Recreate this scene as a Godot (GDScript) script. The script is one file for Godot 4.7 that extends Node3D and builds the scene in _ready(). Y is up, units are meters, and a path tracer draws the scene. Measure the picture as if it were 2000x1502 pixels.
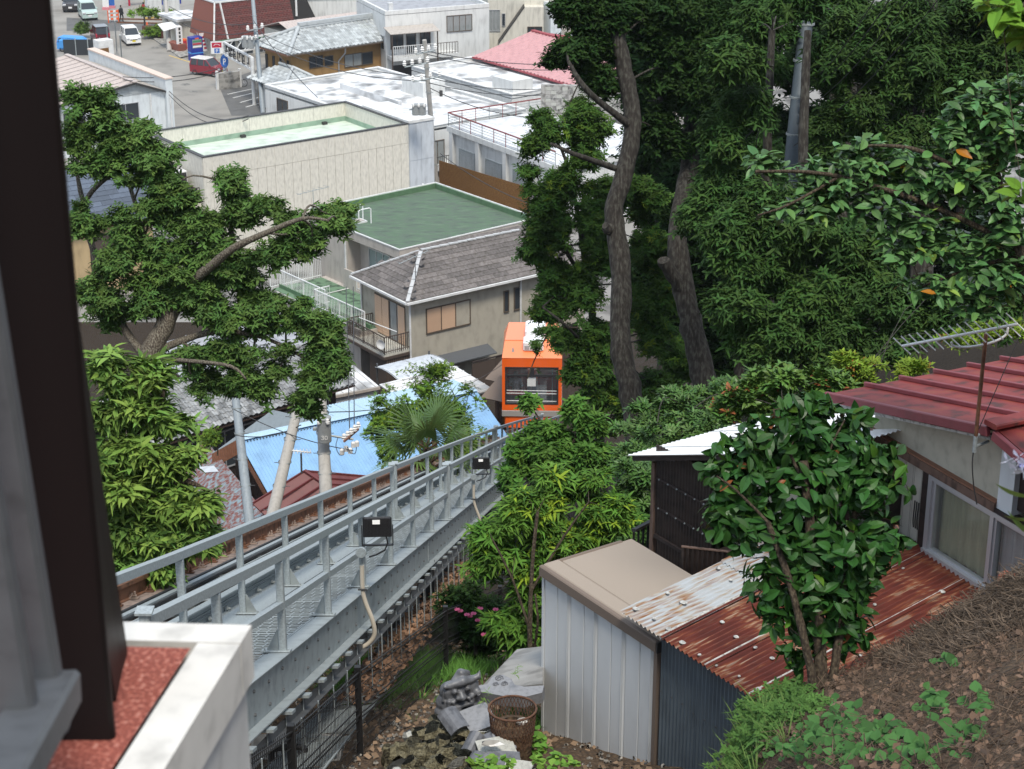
extends Node3D
# A hillside rail above a small town. Units metres, y up. The street of the town is y = 0, the camera stands 38 m above it on the upper platform.
const EYE := Vector3(0,38,0)
const TILT := deg_to_rad(21.4)
const FOCUS := 3700.0
var M := {}
var TX := {}
var taken := {}
var rng := RandomNumberGenerator.new()
# ---------- surveying: where a sight line from the platform meets a level, an upright plane, or a distance ----------
func sight(px: float, py: float) -> Vector3:
	var x := (px - 1000.0) / FOCUS
	var y := -(py - 751.0) / FOCUS
	return Vector3(x, y * cos(TILT) - sin(TILT), -(cos(TILT) + y * sin(TILT)))
func lev(px: float, py: float, y: float) -> Vector3:
	var r := sight(px, py)
	return EYE + r * ((y - EYE.y) / r.y)
func far(px: float, py: float, d: float) -> Vector3:
	return EYE + sight(px, py) * d
func atz(px: float, py: float, z: float) -> Vector3:
	var r := sight(px, py)
	return EYE + r * (z / r.z)
func onplane(px: float, py: float, p: Vector3, n: Vector3) -> Vector3:
	var r := sight(px, py)
	return EYE + r * (n.dot(p - EYE) / n.dot(r))
func azv(a: float) -> Vector3:
	return Vector3(sin(deg_to_rad(a)), 0, -cos(deg_to_rad(a)))
# ---------- naming ----------
func numbered(called: String) -> String:
	if not taken.has(called):
		taken[called] = 0
		return called
	taken[called] += 1
	return "%s_%03d" % [called, taken[called]]
func tag(o: Node3D, label := "", category := "", group := "", kind := "") -> Node3D:
	if label: o.set_meta("label", label)
	if category: o.set_meta("category", category)
	if group: o.set_meta("group", group)
	if kind: o.set_meta("kind", kind)
	return o
func thing(called: String, label: String, category: String, at := Vector3.ZERO, turn := 0.0, group := "") -> Node3D:
	var o := Node3D.new()
	o.name = numbered(called)
	add_child(o)
	o.position = at
	o.rotation.y = turn
	return tag(o, label, category, group)
func put(called: String, mesh: Mesh, m: Material, parent: Node3D, t := Transform3D()) -> MeshInstance3D:
	var o := MeshInstance3D.new()
	o.name = numbered(called) if parent == self else called
	o.mesh = mesh
	o.material_override = m
	o.transform = t
	parent.add_child(o, true)
	return o
func obj(called: String, st: SurfaceTool, m: Material, parent: Node3D = self) -> MeshInstance3D:
	return put(called, st.commit(), m, parent)
func struct(called: String, st: SurfaceTool, m: Material) -> MeshInstance3D:
	var o := obj(called, st, m, self)
	o.set_meta("kind", "structure")
	return o
func dup(root: Node3D, at: Vector3, turn: float, label := "", group := "") -> Node3D:
	var base: String = root.get_meta("base", String(root.name).rstrip("0123456789").trim_suffix("_"))
	var r: Node3D = root.duplicate()
	r.name = numbered(base)
	add_child(r)
	r.position = at
	r.rotation.y = turn
	if label: r.set_meta("label", label)
	if group: r.set_meta("group", group)
	return r
# ---------- mesh building ----------
func mb() -> SurfaceTool:
	var st := SurfaceTool.new()
	st.begin(Mesh.PRIMITIVE_TRIANGLES)
	return st
func tri(st: SurfaceTool, a: Vector3, b: Vector3, c: Vector3) -> void:
	var n := (c - a).cross(b - a).normalized()
	for v in [a, b, c]:
		st.set_normal(n)
		st.set_uv(Vector2.ZERO)
		st.add_vertex(v)
func quad(st: SurfaceTool, a: Vector3, b: Vector3, c: Vector3, d: Vector3) -> void:
	var n := (c - a).cross(b - a).normalized()
	var uv := [Vector2(0,0), Vector2(1,0), Vector2(1,1), Vector2(0,1)]
	var p := [a, b, c, d]
	for k in [0,1,2,0,2,3]:
		st.set_normal(n)
		st.set_uv(uv[k])
		st.add_vertex(p[k])
func hexa(st: SurfaceTool, p: Array) -> void:
	quad(st, p[4], p[7], p[6], p[5])
	quad(st, p[0], p[1], p[2], p[3])
	for k in 4:
		var n: int = (k + 1) % 4
		quad(st, p[k], p[k + 4], p[n + 4], p[n])
func box(st: SurfaceTool, c: Vector3, s: Vector3, b := Basis()) -> void:
	var h := s / 2.0
	var p := []
	for y in [-1,1]:
		for q in [[-1,1],[1,1],[1,-1],[-1,-1]]:
			p.append(c + b * Vector3(q[0] * h.x, y * h.y, q[1] * h.z))
	hexa(st, p)
func bx(st: SurfaceTool, x0: float, y0: float, z0: float, x1: float, y1: float, z1: float) -> void:
	box(st, Vector3(x0 + x1, y0 + y1, z0 + z1) / 2.0, Vector3(abs(x1 - x0), abs(y1 - y0), abs(z1 - z0)))
func cbox(st: SurfaceTool, c: Vector3, s: Vector3, e := 0.01, b := Basis()) -> void:
	var h := s / 2.0
	var e2: float = min(e, min(h.x, min(h.y, h.z)) * 0.6)
	var ring := []
	var prof := [[-h.y, 0.0],[h.y - e2,0.0],[h.y, e2]]
	for pr in prof:
		var r := []
		var ix: float = h.x - pr[1]
		var iz: float = h.z - pr[1]
		for q in [[-ix + e2, iz],[ix - e2, iz],[ix, iz - e2],[ix, -iz + e2],[ix - e2, -iz],[-ix + e2, -iz],[-ix, -iz + e2],[-ix, iz - e2]]:
			r.append(c + b * Vector3(q[0], pr[0], q[1]))
		ring.append(r)
	for k in 2:
		for i in 8:
			var n: int = (i + 1) % 8
			quad(st, ring[k][i], ring[k + 1][i], ring[k + 1][n], ring[k][n])
	for i in range(1,7):
		tri(st, ring[2][0], ring[2][i + 1], ring[2][i])
		tri(st, ring[0][0], ring[0][i], ring[0][i + 1])
func frame_along(a: Vector3, b: Vector3, up := Vector3.UP) -> Basis:
	var x := (b - a).normalized()
	if abs(x.dot(up)) > 0.98: up = Vector3.FORWARD
	var z := x.cross(up).normalized()
	var y := z.cross(x).normalized()
	return Basis(x, y, z)
func bar(st: SurfaceTool, a: Vector3, b: Vector3, w: float, h: float, up := Vector3.UP) -> void:
	box(st, (a + b) / 2.0, Vector3(a.distance_to(b), h, w), frame_along(a, b, up))
func cbar(st: SurfaceTool, a: Vector3, b: Vector3, w: float, h: float, e := 0.006, up := Vector3.UP) -> void:
	var f := frame_along(a, b, up)
	var g := Basis(f.y, f.x, -f.z)
	cbox(st, (a + b) / 2.0, Vector3(h, a.distance_to(b), w), e, g)
func tube(st: SurfaceTool, pts: Array, radii, sides := 6, caps := true) -> void:
	var n := pts.size()
	var rings := []
	var up := Vector3.UP
	var prev := Vector3.ZERO
	for i in n:
		var t: Vector3 = (pts[min(i + 1, n - 1)] - pts[max(i - 1,0)]).normalized()
		var u: Vector3
		if i == 0:
			u = t.cross(Vector3.UP if abs(t.y) < 0.95 else Vector3.RIGHT).normalized()
		else:
			u = (prev - t * prev.dot(t)).normalized()
		prev = u
		var v := t.cross(u)
		var r: float = radii[i] if radii is Array else radii
		var ring := []
		for k in sides:
			var a := TAU * k / sides
			var d := u * cos(a) + v * sin(a)
			ring.append([pts[i] + d * r, d])
		rings.append(ring)
	for i in n - 1:
		for k in sides:
			var k2 := (k + 1) % sides
			var q := [rings[i][k], rings[i][k2], rings[i + 1][k2], rings[i + 1][k]]
			for j in [0,2,1,0,3,2]:
				st.set_normal(q[j][1])
				st.set_uv(Vector2(float(k + (1 if j == 1 or j == 2 else 0)) / sides, i + (1 if j >= 2 else 0)))
				st.add_vertex(q[j][0])
	if caps:
		for e in [0, n - 1]:
			for k in range(1, sides - 1):
				var a: Vector3 = rings[e][0][0]
				var b: Vector3 = rings[e][k][0]
				var c: Vector3 = rings[e][k + 1][0]
				if e == 0: tri(st, a, b, c)
				else: tri(st, a, c, b)
func lathe(st: SurfaceTool, prof: Array, c: Vector3, sides := 12, b := Basis()) -> void:
	for i in prof.size() - 1:
		for k in sides:
			var a0 := TAU * k / sides
			var a1 := TAU * (k + 1) / sides
			var p := []
			for q in [[i, a0],[i, a1],[i + 1, a1],[i + 1, a0]]:
				var pr: Array = prof[q[0]]
				p.append(c + b * Vector3(cos(q[1]) * pr[0], pr[1], sin(q[1]) * pr[0]))
			quad(st, p[0], p[1], p[2], p[3])
func prism(st: SurfaceTool, poly: PackedVector2Array, t: Transform3D, depth: float) -> void:
	var idx := Geometry2D.triangulate_polygon(poly)
	var n := poly.size()
	for k in range(0, idx.size(), 3):
		var a := poly[idx[k]]
		var b := poly[idx[k + 1]]
		var c := poly[idx[k + 2]]
		if (b - a).cross(c - a) > 0:
			var s := b
			b = c
			c = s
		tri(st, t * Vector3(a.x, a.y, 0), t * Vector3(b.x, b.y, 0), t * Vector3(c.x, c.y, 0))
		tri(st, t * Vector3(a.x, a.y, -depth), t * Vector3(c.x, c.y, -depth), t * Vector3(b.x, b.y, -depth))
	var cw := Geometry2D.is_polygon_clockwise(poly)
	for k in n:
		var a := poly[k]
		var b := poly[(k + 1) % n]
		if not cw:
			var s := a
			a = b
			b = s
		quad(st, t * Vector3(a.x, a.y, 0), t * Vector3(a.x, a.y, -depth), t * Vector3(b.x, b.y, -depth), t * Vector3(b.x, b.y, 0))
func rod(st: SurfaceTool, a: Vector3, b: Vector3, r: float, sides := 6) -> void:
	tube(st, [a, b], r, sides)
func sag(a: Vector3, b: Vector3, drop: float, n := 12) -> Array:
	var out := []
	for i in n + 1:
		var t := float(i) / n
		out.append(a.lerp(b, t) - Vector3(0, drop * 4.0 * t * (1 - t), 0))
	return out
# corrugated or ribbed sheet: from o along u (length lu, down the ribs) and v (length lv, across), rising along n
func ribbed(st: SurfaceTool, o: Vector3, u: Vector3, v: Vector3, lu: float, lv: float, pitch: float, amp: float, seg := 6, sharp := false, rows := 1) -> void:
	var n := v.cross(u).normalized()
	if n.y < 0 and abs(n.y) > 0.05: n = -n
	var count := int(ceil(lv / pitch * seg))
	for r in rows:
		for i in count:
			var p := []
			var nn := []
			for k in [i, i + 1]:
				var x: float = min(k * pitch / seg, lv)
				var ph := TAU * x / pitch
				var h := amp * cos(ph)
				var sl := -amp * sin(ph) * TAU / pitch
				if sharp:
					var f := fposmod(x / pitch, 1.0)
					h = amp if f < 0.17 or f > 0.83 else -amp
					sl = 0.0
				p.append(o + v * x + n * h)
				nn.append((n - v * sl).normalized())
			var u0 := u * (lu * r / rows)
			var u1 := u * (lu * (r + 1) / rows)
			var q := [p[0] + u0, p[1] + u0, p[1] + u1, p[0] + u1]
			var qn := [nn[0], nn[1], nn[1], nn[0]]
			var uv := [Vector2(i, r), Vector2(i + 1, r), Vector2(i + 1, r + 1), Vector2(i, r + 1)]
			var order := [0,1,2,0,2,3]
			var fn: Vector3 = (q[2] - q[0]).cross(q[1] - q[0])
			if fn.dot(n) < 0: order = [0,2,1,0,3,2]
			for j in order:
				if sharp: st.set_normal(fn.normalized() * (1.0 if fn.dot(n) > 0 else -1.0))
				else: st.set_normal(qn[j])
				st.set_uv(Vector2(uv[j].x / count, uv[j].y / rows))
				st.add_vertex(q[j])
# ---------- textures and materials ----------
func noise_tex(called: String, size: int, freq: float, stops: Array, octaves := 4, kind := FastNoiseLite.TYPE_SIMPLEX_SMOOTH, sd := 1) -> void:
	var n := FastNoiseLite.new()
	n.noise_type = kind
	n.frequency = freq
	n.fractal_octaves = octaves
	n.seed = sd
	var g := Gradient.new()
	g.offsets = PackedFloat32Array(stops.map(func(s): return s[0]))
	g.colors = PackedColorArray(stops.map(func(s): return Color(s[1], s[1], s[1]) if s[1] is float else s[1]))
	var t := NoiseTexture2D.new()
	t.width = size
	t.height = size
	t.seamless = true
	t.noise = n
	t.color_ramp = g
	TX[called] = t
func mat(called: String, lin: Color, rough := 0.8, o := {}) -> StandardMaterial3D:
	var m := StandardMaterial3D.new()
	m.resource_name = called
	m.albedo_color = lin.linear_to_srgb()
	m.roughness = rough
	m.metallic = o.get("metal", 0.0)
	m.metallic_specular = o.get("spec", 0.5)
	if o.has("tex"):
		m.albedo_texture = TX[o.tex]
		m.uv1_triplanar = true
		m.uv1_world_triplanar = o.get("world", true)
		m.uv1_scale = o.get("scale", Vector3.ONE)
		if o.has("uv"): m.uv1_triplanar = false
	if o.has("bump"):
		m.heightmap_enabled = true
		m.heightmap_texture = TX[o.bump]
		m.heightmap_scale = o.get("bs", 1.0)
		if not o.has("tex"):
			m.uv1_triplanar = true
			m.uv1_world_triplanar = true
			m.uv1_scale = o.get("scale", Vector3.ONE)
	if o.has("back"):
		m.backlight_enabled = true
		m.backlight = Color(o.back, o.back, o.back * 0.5)
	if o.get("vc", false): m.vertex_color_use_as_albedo = true
	if o.has("coat"):
		m.clearcoat_enabled = true
		m.clearcoat = o.coat
		m.clearcoat_roughness = 0.08
	M[called] = m
	return m
func s3(a: float) -> Vector3: return Vector3(a, a, a)
func rgbm(r: int, g: int, b: int, k := 1.0) -> Color:
	var c := Color8(r, g, b).srgb_to_linear()
	return Color(c.r * k, c.g * k, c.b * k)
func make_textures() -> void:
	noise_tex("blotch", 512,0.012,[[0.0,0.80],[0.45,0.95],[1.0,1.0]],5)
	noise_tex("fine", 512,0.09,[[0.0,0.82],[0.5,0.95],[1.0,1.0]],3)
	noise_tex("grime", 512,0.01,[[0.0,0.48],[0.36,0.78],[0.52,0.97],[1.0,1.0]],6, FastNoiseLite.TYPE_SIMPLEX_SMOOTH, 5)
	noise_tex("height", 512,0.03,[[0.0,0.0],[1.0,1.0]],4)
	noise_tex("fineheight", 512,0.12,[[0.0,0.0],[1.0,1.0]],3)
	noise_tex("rust", 512,0.016,[[0.0, Color(0.26,0.10,0.08)],[0.40, Color(0.40,0.15,0.11)],[0.60, Color(0.46,0.20,0.14)],[0.70, Color(0.60,0.34,0.20)],[0.78, Color(0.76,0.66,0.55)],[1.0, Color(0.72,0.72,0.70)]],5, FastNoiseLite.TYPE_SIMPLEX_SMOOTH, 9)
	noise_tex("rustlight", 512,0.016,[[0.0, Color(0.50,0.26,0.14)],[0.25, Color(0.62,0.40,0.24)],[0.36, Color(0.76,0.68,0.58)],[0.45, Color(0.78,0.80,0.82)],[1.0, Color(0.84,0.86,0.88)]],5, FastNoiseLite.TYPE_SIMPLEX_SMOOTH, 12)
	noise_tex("oldred", 512,0.014,[[0.0, Color(0.20,0.15,0.14)],[0.22, Color(0.34,0.17,0.15)],[0.36, Color(0.52,0.20,0.19)],[0.6, Color(0.58,0.23,0.22)],[0.8, Color(0.60,0.29,0.21)],[1.0, Color(0.55,0.30,0.24)]],5, FastNoiseLite.TYPE_SIMPLEX_SMOOTH, 3)
	noise_tex("bluerust", 512,0.018,[[0.0, Color(0.38,0.20,0.19)],[0.42, Color(0.46,0.27,0.25)],[0.5, Color(0.52,0.36,0.33)],[0.58, Color(0.52,0.60,0.64)],[1.0, Color(0.50,0.63,0.70)]],6, FastNoiseLite.TYPE_SIMPLEX_SMOOTH, 21)
	noise_tex("granite", 512,0.11,[[0.0, Color(0.40,0.22,0.19)],[0.4, Color(0.60,0.34,0.29)],[0.6, Color(0.68,0.42,0.36)],[0.8, Color(0.80,0.60,0.55)],[1.0, Color(0.88,0.76,0.72)]],2, FastNoiseLite.TYPE_CELLULAR, 4)
	noise_tex("soil", 512,0.05,[[0.0, Color(0.22,0.17,0.12)],[0.4, Color(0.38,0.31,0.23)],[0.6, Color(0.50,0.42,0.33)],[1.0, Color(0.64,0.56,0.46)]],5, FastNoiseLite.TYPE_SIMPLEX_SMOOTH, 7)
	noise_tex("bark", 512,0.02,[[0.0, Color(0.20,0.17,0.15)],[0.45, Color(0.38,0.35,0.32)],[0.62, Color(0.50,0.48,0.44)],[0.72, Color(0.66,0.66,0.62)],[1.0, Color(0.58,0.57,0.52)]],5, FastNoiseLite.TYPE_SIMPLEX_SMOOTH, 31)
	noise_tex("osb", 512,0.05,[[0.0, Color(0.42,0.29,0.14)],[0.5, Color(0.62,0.46,0.25)],[1.0, Color(0.78,0.62,0.38)]],2, FastNoiseLite.TYPE_CELLULAR, 2)
	noise_tex("greenroof", 512,0.012,[[0.0, Color(0.30,0.36,0.32)],[0.4, Color(0.39,0.45,0.40)],[0.6, Color(0.36,0.46,0.37)],[1.0, Color(0.46,0.52,0.46)]],6, FastNoiseLite.TYPE_SIMPLEX_SMOOTH, 8)
	noise_tex("slate", 512,0.02,[[0.0, Color(0.40,0.38,0.34)],[0.5, Color(0.52,0.50,0.49)],[1.0, Color(0.66,0.64,0.63)]],5, FastNoiseLite.TYPE_SIMPLEX_SMOOTH, 14)
	noise_tex("stone", 512,0.03,[[0.0, Color(0.20,0.19,0.15)],[0.45, Color(0.36,0.34,0.27)],[0.7, Color(0.48,0.46,0.38)],[1.0, Color(0.58,0.56,0.48)]],5, FastNoiseLite.TYPE_SIMPLEX_SMOOTH, 17)
	noise_tex("galv", 512,0.05,[[0.0,0.80],[0.5,0.92],[1.0,1.0]],2, FastNoiseLite.TYPE_CELLULAR, 6)
	# checked cloth of the passenger's shirt
	var im := Image.create(64,64, false, Image.FORMAT_RGBA8)
	for y in 64:
		for x in 64:
			var k := (1 if x % 16 < 7 else 0) + (1 if y % 16 < 7 else 0)
			im.set_pixel(x, y, [Color(0.78,0.80,0.84), Color(0.42,0.46,0.54), Color(0.16,0.19,0.26)][k])
	TX["check"] = ImageTexture.create_from_image(im)
	# brick of the far shop: courses a few centimetres high, seen from 190 m
	var br := Image.create(256,256, false, Image.FORMAT_RGBA8)
	var r2 := RandomNumberGenerator.new()
	r2.seed = 77
	br.fill(Color(0.50,0.40,0.38))
	for row in 16:
		for c in 9:
			var v := r2.randf_range(0.75,1.2)
			br.fill_rect(Rect2i(c * 32 - (16 if row % 2 else 0), row * 16,29,13), Color(0.40 * v, 0.17 * v, 0.16 * v))
	TX["brick"] = ImageTexture.create_from_image(br)
func make_materials() -> void:
	mat("galv", Color(0.42,0.47,0.485), 0.5, {"tex": "galv", "scale": s3(1.6), "metal": 0.15, "bump": "fineheight", "bs": 0.05})
	mat("galv_dull", Color(0.31,0.345,0.35), 0.6, {"tex": "blotch", "scale": s3(0.7)})
	mat("galv_dark", Color(0.10,0.105,0.11), 0.6, {"tex": "blotch", "scale": s3(0.7), "metal": 0.2})
	mat("rail", Color(0.20,0.088,0.045), 0.75, {"tex": "grime", "scale": s3(0.8)})
	mat("rail_bed", Color(0.30,0.225,0.185), 0.9, {"tex": "grime", "scale": s3(1.1)})
	mat("rubber", Color(0.02,0.02,0.022), 0.7)
	mat("black_iron", Color(0.012,0.012,0.013), 0.55)
	mat("black_post", Color(0.004,0.0035,0.004), 0.6, {"spec": 0.1})
	mat("brown_plate", Color(0.012,0.009,0.009), 0.5, {"spec": 0.25})
	mat("steel_grey", Color(0.10,0.107,0.117), 0.5, {"tex": "blotch", "scale": s3(2.0)})
	mat("granite", Color(0.80,0.66,0.62), 0.85, {"tex": "granite", "scale": s3(2.2), "bump": "fineheight", "bs": 0.25})
	mat("marble", Color(0.72,0.70,0.66), 0.6, {"tex": "blotch", "scale": s3(1.3)})
	mat("marble_side", Color(0.58,0.58,0.57), 0.7, {"tex": "blotch", "scale": s3(1.3)})
	mat("white", Color(0.74,0.745,0.74), 0.7, {"tex": "blotch", "scale": s3(0.25)})
	mat("white_wall", Color(0.70,0.71,0.70), 0.85, {"tex": "blotch", "scale": Vector3(0.4,0.07,0.4)})
	mat("white_gloss", Color(0.78,0.79,0.79), 0.35)
	mat("cream", Color(0.74,0.71,0.63), 0.85, {"tex": "fine", "scale": Vector3(0.15,0.04,0.15)})
	mat("cream_joint", Color(0.32,0.31,0.28), 0.9)
	mat("cream_house", Color(0.66,0.63,0.55), 0.85, {"tex": "blotch", "scale": Vector3(0.4,0.07,0.4)})
	mat("bluewhite", Color(0.58,0.62,0.67), 0.6, {"tex": "blotch", "scale": Vector3(0.5,0.1,0.5)})
	mat("paleblue", Color(0.68,0.73,0.76), 0.8, {"tex": "blotch", "scale": Vector3(0.5,0.1,0.5)})
	mat("mint", Color(0.60,0.69,0.60), 0.7, {"tex": "blotch", "scale": Vector3(0.1,0.1,0.16)})
	mat("mint_dark", Color(0.30,0.43,0.33), 0.7, {"tex": "blotch", "scale": s3(0.3)})
	mat("trim_dark", Color(0.035,0.033,0.032), 0.5)
	mat("trim_brown", Color(0.075,0.055,0.045), 0.6)
	mat("greenroof", Color(0.72,0.74,0.70), 0.9, {"tex": "greenroof", "scale": Vector3(0.12,0.12,0.30)})
	mat("greenterrace", Color(0.13,0.22,0.135), 0.85, {"tex": "grime", "scale": s3(0.25)})
	mat("greentrim", Color(0.10,0.19,0.10), 0.75, {"tex": "blotch", "scale": s3(0.4)})
	mat("taupe", Color(0.47,0.43,0.39), 0.85, {"tex": "blotch", "scale": Vector3(0.5,0.1,0.5)})
	mat("tan", Color(0.43,0.395,0.325), 0.9, {"tex": "blotch", "scale": Vector3(0.3,0.12,0.3)})
	mat("shutter", Color(0.60,0.42,0.29), 0.7)
	mat("slate", Color(0.62,0.60,0.60), 0.85, {"tex": "slate", "scale": s3(0.4)})
	mat("ridge_cap", Color(0.52,0.53,0.54), 0.7, {"tex": "blotch", "scale": s3(0.5)})
	mat("ochre", Color(0.36,0.215,0.085), 0.9, {"tex": "blotch", "scale": Vector3(0.3,0.1,0.3)})
	mat("roof_tile", Color(0.33,0.34,0.345), 0.5, {"tex": "grime", "scale": s3(0.35)})
	mat("roof_tile_pale", Color(0.47,0.50,0.51), 0.45, {"tex": "blotch", "scale": s3(0.35)})
	mat("brick", Color(0.72,0.70,0.70), 0.85, {"tex": "brick", "world": false, "scale": s3(0.36)})
	mat("brick_plain", Color(0.25,0.085,0.06), 0.8, {"tex": "fine", "scale": s3(0.5)})
	mat("grey_roof", Color(0.36,0.37,0.40), 0.8, {"tex": "blotch", "scale": s3(0.2)})
	mat("white_roof", Color(0.70,0.71,0.72), 0.7, {"tex": "grime", "scale": s3(0.07)})
	mat("deck_white", Color(0.70,0.72,0.75), 0.6, {"tex": "blotch", "scale": s3(0.15)})
	mat("redroof", Color(0.36,0.06,0.075), 0.5, {"tex": "blotch", "scale": s3(0.3)})
	mat("pinkroof", Color(0.55,0.30,0.31), 0.5, {"tex": "blotch", "scale": s3(0.3)})
	mat("pinkbeige", Color(0.52,0.45,0.42), 0.7, {"tex": "blotch", "scale": s3(0.4)})
	mat("redrail", Color(0.20,0.035,0.03), 0.6)
	mat("concrete", Color(0.36,0.35,0.33), 0.9, {"tex": "grime", "scale": s3(0.3), "bump": "height", "bs": 0.6})
	mat("concrete_dark", Color(0.22,0.215,0.20), 0.9, {"tex": "grime", "scale": s3(0.5)})
	mat("pole", Color(0.42,0.40,0.37), 0.9, {"tex": "blotch", "scale": Vector3(1.2,0.3,1.2)})
	mat("steel_pole", Color(0.27,0.31,0.34), 0.55, {"tex": "blotch", "scale": Vector3(1.5,0.3,1.5)})
	mat("pole_blue", Color(0.065,0.085,0.10), 0.6, {"tex": "blotch", "scale": Vector3(1.5,0.3,1.5)})
	mat("asphalt", Color(0.29,0.275,0.25), 0.95, {"tex": "blotch", "scale": s3(0.04), "bump": "fineheight", "bs": 0.3})
	mat("asphalt_dark", Color(0.13,0.13,0.128), 0.95, {"tex": "blotch", "scale": s3(0.1)})
	mat("town_ground", Color(0.26,0.25,0.235), 0.95, {"tex": "grime", "scale": s3(0.06)})
	mat("paint_white", Color(0.66,0.66,0.64), 0.8, {"tex": "fine", "scale": s3(0.5)})
	mat("paint_yellow", Color(0.60,0.42,0.12), 0.8)
	mat("osb", Color(0.55,0.50,0.45), 0.9, {"tex": "osb", "scale": s3(0.5)})
	mat("glass_dark", Color(0.035,0.042,0.05), 0.08)
	mat("glass_pale", Color(0.30,0.32,0.32), 0.12, {"tex": "blotch", "scale": Vector3(2.5,0.2,2.5)})
	mat("glass_green", Color(0.20,0.27,0.27), 0.1)
	mat("alu", Color(0.50,0.51,0.53), 0.4, {"metal": 0.5})
	mat("bronze", Color(0.10,0.075,0.055), 0.5)
	mat("blueroof", Color(0.25,0.45,0.70), 0.5, {"tex": "blotch", "scale": s3(0.16)})
	mat("blueroof_pale", Color(0.44,0.62,0.76), 0.55, {"tex": "fine", "scale": s3(0.25)})
	mat("darkred", Color(0.15,0.035,0.035), 0.5, {"tex": "blotch", "scale": s3(0.3)})
	mat("copper_brown", Color(0.27,0.125,0.075), 0.6, {"tex": "blotch", "scale": s3(0.6)})
	mat("bluerust", Color(0.9,0.85,0.82), 0.85, {"tex": "bluerust", "scale": Vector3(0.42,0.42,0.42)})
	mat("rustsheet", Color(0.64,0.62,0.62), 0.85, {"tex": "rust", "world": false, "scale": Vector3(2.2,2.2,0.2)})
	mat("rustpale", Color(0.62,0.64,0.65), 0.65, {"tex": "rustlight", "world": false, "scale": Vector3(2.0,2.0,0.2)})
	mat("bluesheet", Color(0.115,0.145,0.17), 0.5, {"tex": "blotch", "scale": Vector3(1.0,0.3,1.0)})
	mat("brownsheet", Color(0.030,0.020,0.017), 0.55, {"tex": "grime", "scale": s3(1.4)})
	mat("oldred", Color(0.72,0.66,0.64), 0.65, {"tex": "oldred", "world": false, "scale": s3(0.42)})
	mat("redtrim", Color(0.23,0.05,0.06), 0.5, {"tex": "blotch", "scale": s3(0.8)})
	mat("oldcream", Color(0.47,0.45,0.37), 0.85, {"tex": "blotch", "scale": Vector3(1.1,0.6,1.1)})
	mat("siding", Color(0.58,0.565,0.50), 0.8, {"tex": "blotch", "scale": Vector3(1.0,0.4,1.0)})
	mat("peel", Color(0.50,0.50,0.48), 0.95, {"tex": "grime", "scale": s3(3.0)})
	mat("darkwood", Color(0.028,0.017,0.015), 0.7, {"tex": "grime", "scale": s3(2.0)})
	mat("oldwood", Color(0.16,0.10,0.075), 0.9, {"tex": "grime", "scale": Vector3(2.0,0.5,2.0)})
	mat("curtain", Color(0.30,0.30,0.18), 0.95, {"tex": "blotch", "scale": Vector3(4.0,0.4,4.0)})
	mat("shedwhite", Color(0.66,0.68,0.69), 0.6, {"tex": "blotch", "scale": Vector3(0.25,0.1,0.25)})
	mat("shedroof", Color(0.36,0.30,0.245), 0.9, {"tex": "fine", "scale": s3(2.2), "bump": "fineheight", "bs": 0.1})
	mat("shedtrim", Color(0.19,0.145,0.115), 0.75, {"tex": "fine", "scale": s3(2.0)})
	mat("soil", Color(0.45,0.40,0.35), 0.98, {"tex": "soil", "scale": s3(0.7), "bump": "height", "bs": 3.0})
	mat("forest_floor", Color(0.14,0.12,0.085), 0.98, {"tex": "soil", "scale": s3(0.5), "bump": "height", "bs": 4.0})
	mat("stone", Color(0.98,0.96,0.88), 0.95, {"tex": "stone", "scale": s3(2.2), "bump": "height", "bs": 1.6})
	mat("stone_pale", Color(0.46,0.46,0.42), 0.95, {"tex": "blotch", "scale": s3(3.0), "bump": "height", "bs": 0.8})
	mat("kawara", Color(0.145,0.15,0.165), 0.42, {"tex": "grime", "scale": s3(1.6)})
	mat("kawara_pale", Color(0.25,0.255,0.27), 0.5, {"tex": "blotch", "scale": s3(3.0)})
	mat("basket_rust", Color(0.13,0.062,0.035), 0.9, {"tex": "grime", "scale": s3(3.0)})
	mat("bark", Color(0.20,0.195,0.19), 0.95, {"tex": "bark", "scale": Vector3(1.2,0.35,1.2), "bump": "height", "bs": 0.7})
	mat("bark_pale", Color(0.66,0.62,0.56), 0.95, {"tex": "bark", "scale": Vector3(3.0,1.5,3.0), "bump": "height", "bs": 0.8})
	mat("bark_brown", Color(0.30,0.24,0.18), 0.95, {"tex": "bark", "scale": Vector3(4.0,2.0,4.0), "bump": "height", "bs": 0.5})
	mat("orange", Color(0.84,0.125,0.012), 0.28, {"coat": 0.5})
	mat("orange_roof", Color(0.86,0.235,0.09), 0.32, {"coat": 0.3})
	mat("skirt_grey", Color(0.30,0.28,0.26), 0.6)
	mat("seat_red", Color(0.30,0.04,0.05), 0.8)
	mat("seat_pink", Color(0.55,0.28,0.29), 0.8)
	mat("cab_inside", Color(0.12,0.125,0.14), 0.7)
	mat("skin", Color(0.50,0.30,0.21), 0.6)
	mat("hair", Color(0.02,0.017,0.016), 0.6)
	mat("shirt", Color(0.9,0.9,0.9), 0.9, {"tex": "check", "world": false, "scale": s3(7.0)})
	mat("paper", Color(0.80,0.80,0.79), 0.9)
	mat("cap", Color(0.12,0.12,0.13), 0.8)
	mat("porcelain", Color(0.72,0.71,0.69), 0.3)
	mat("transformer", Color(0.30,0.315,0.32), 0.5, {"tex": "blotch", "scale": s3(1.0)})
	mat("wire", Color(0.035,0.035,0.037), 0.6)
	mat("cable_beige", Color(0.50,0.45,0.37), 0.6)
	mat("lamp_black", Color(0.012,0.012,0.014), 0.45)
	mat("signwhite", Color(0.76,0.76,0.76), 0.5)
	mat("signred", Color(0.45,0.02,0.05), 0.5)
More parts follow.
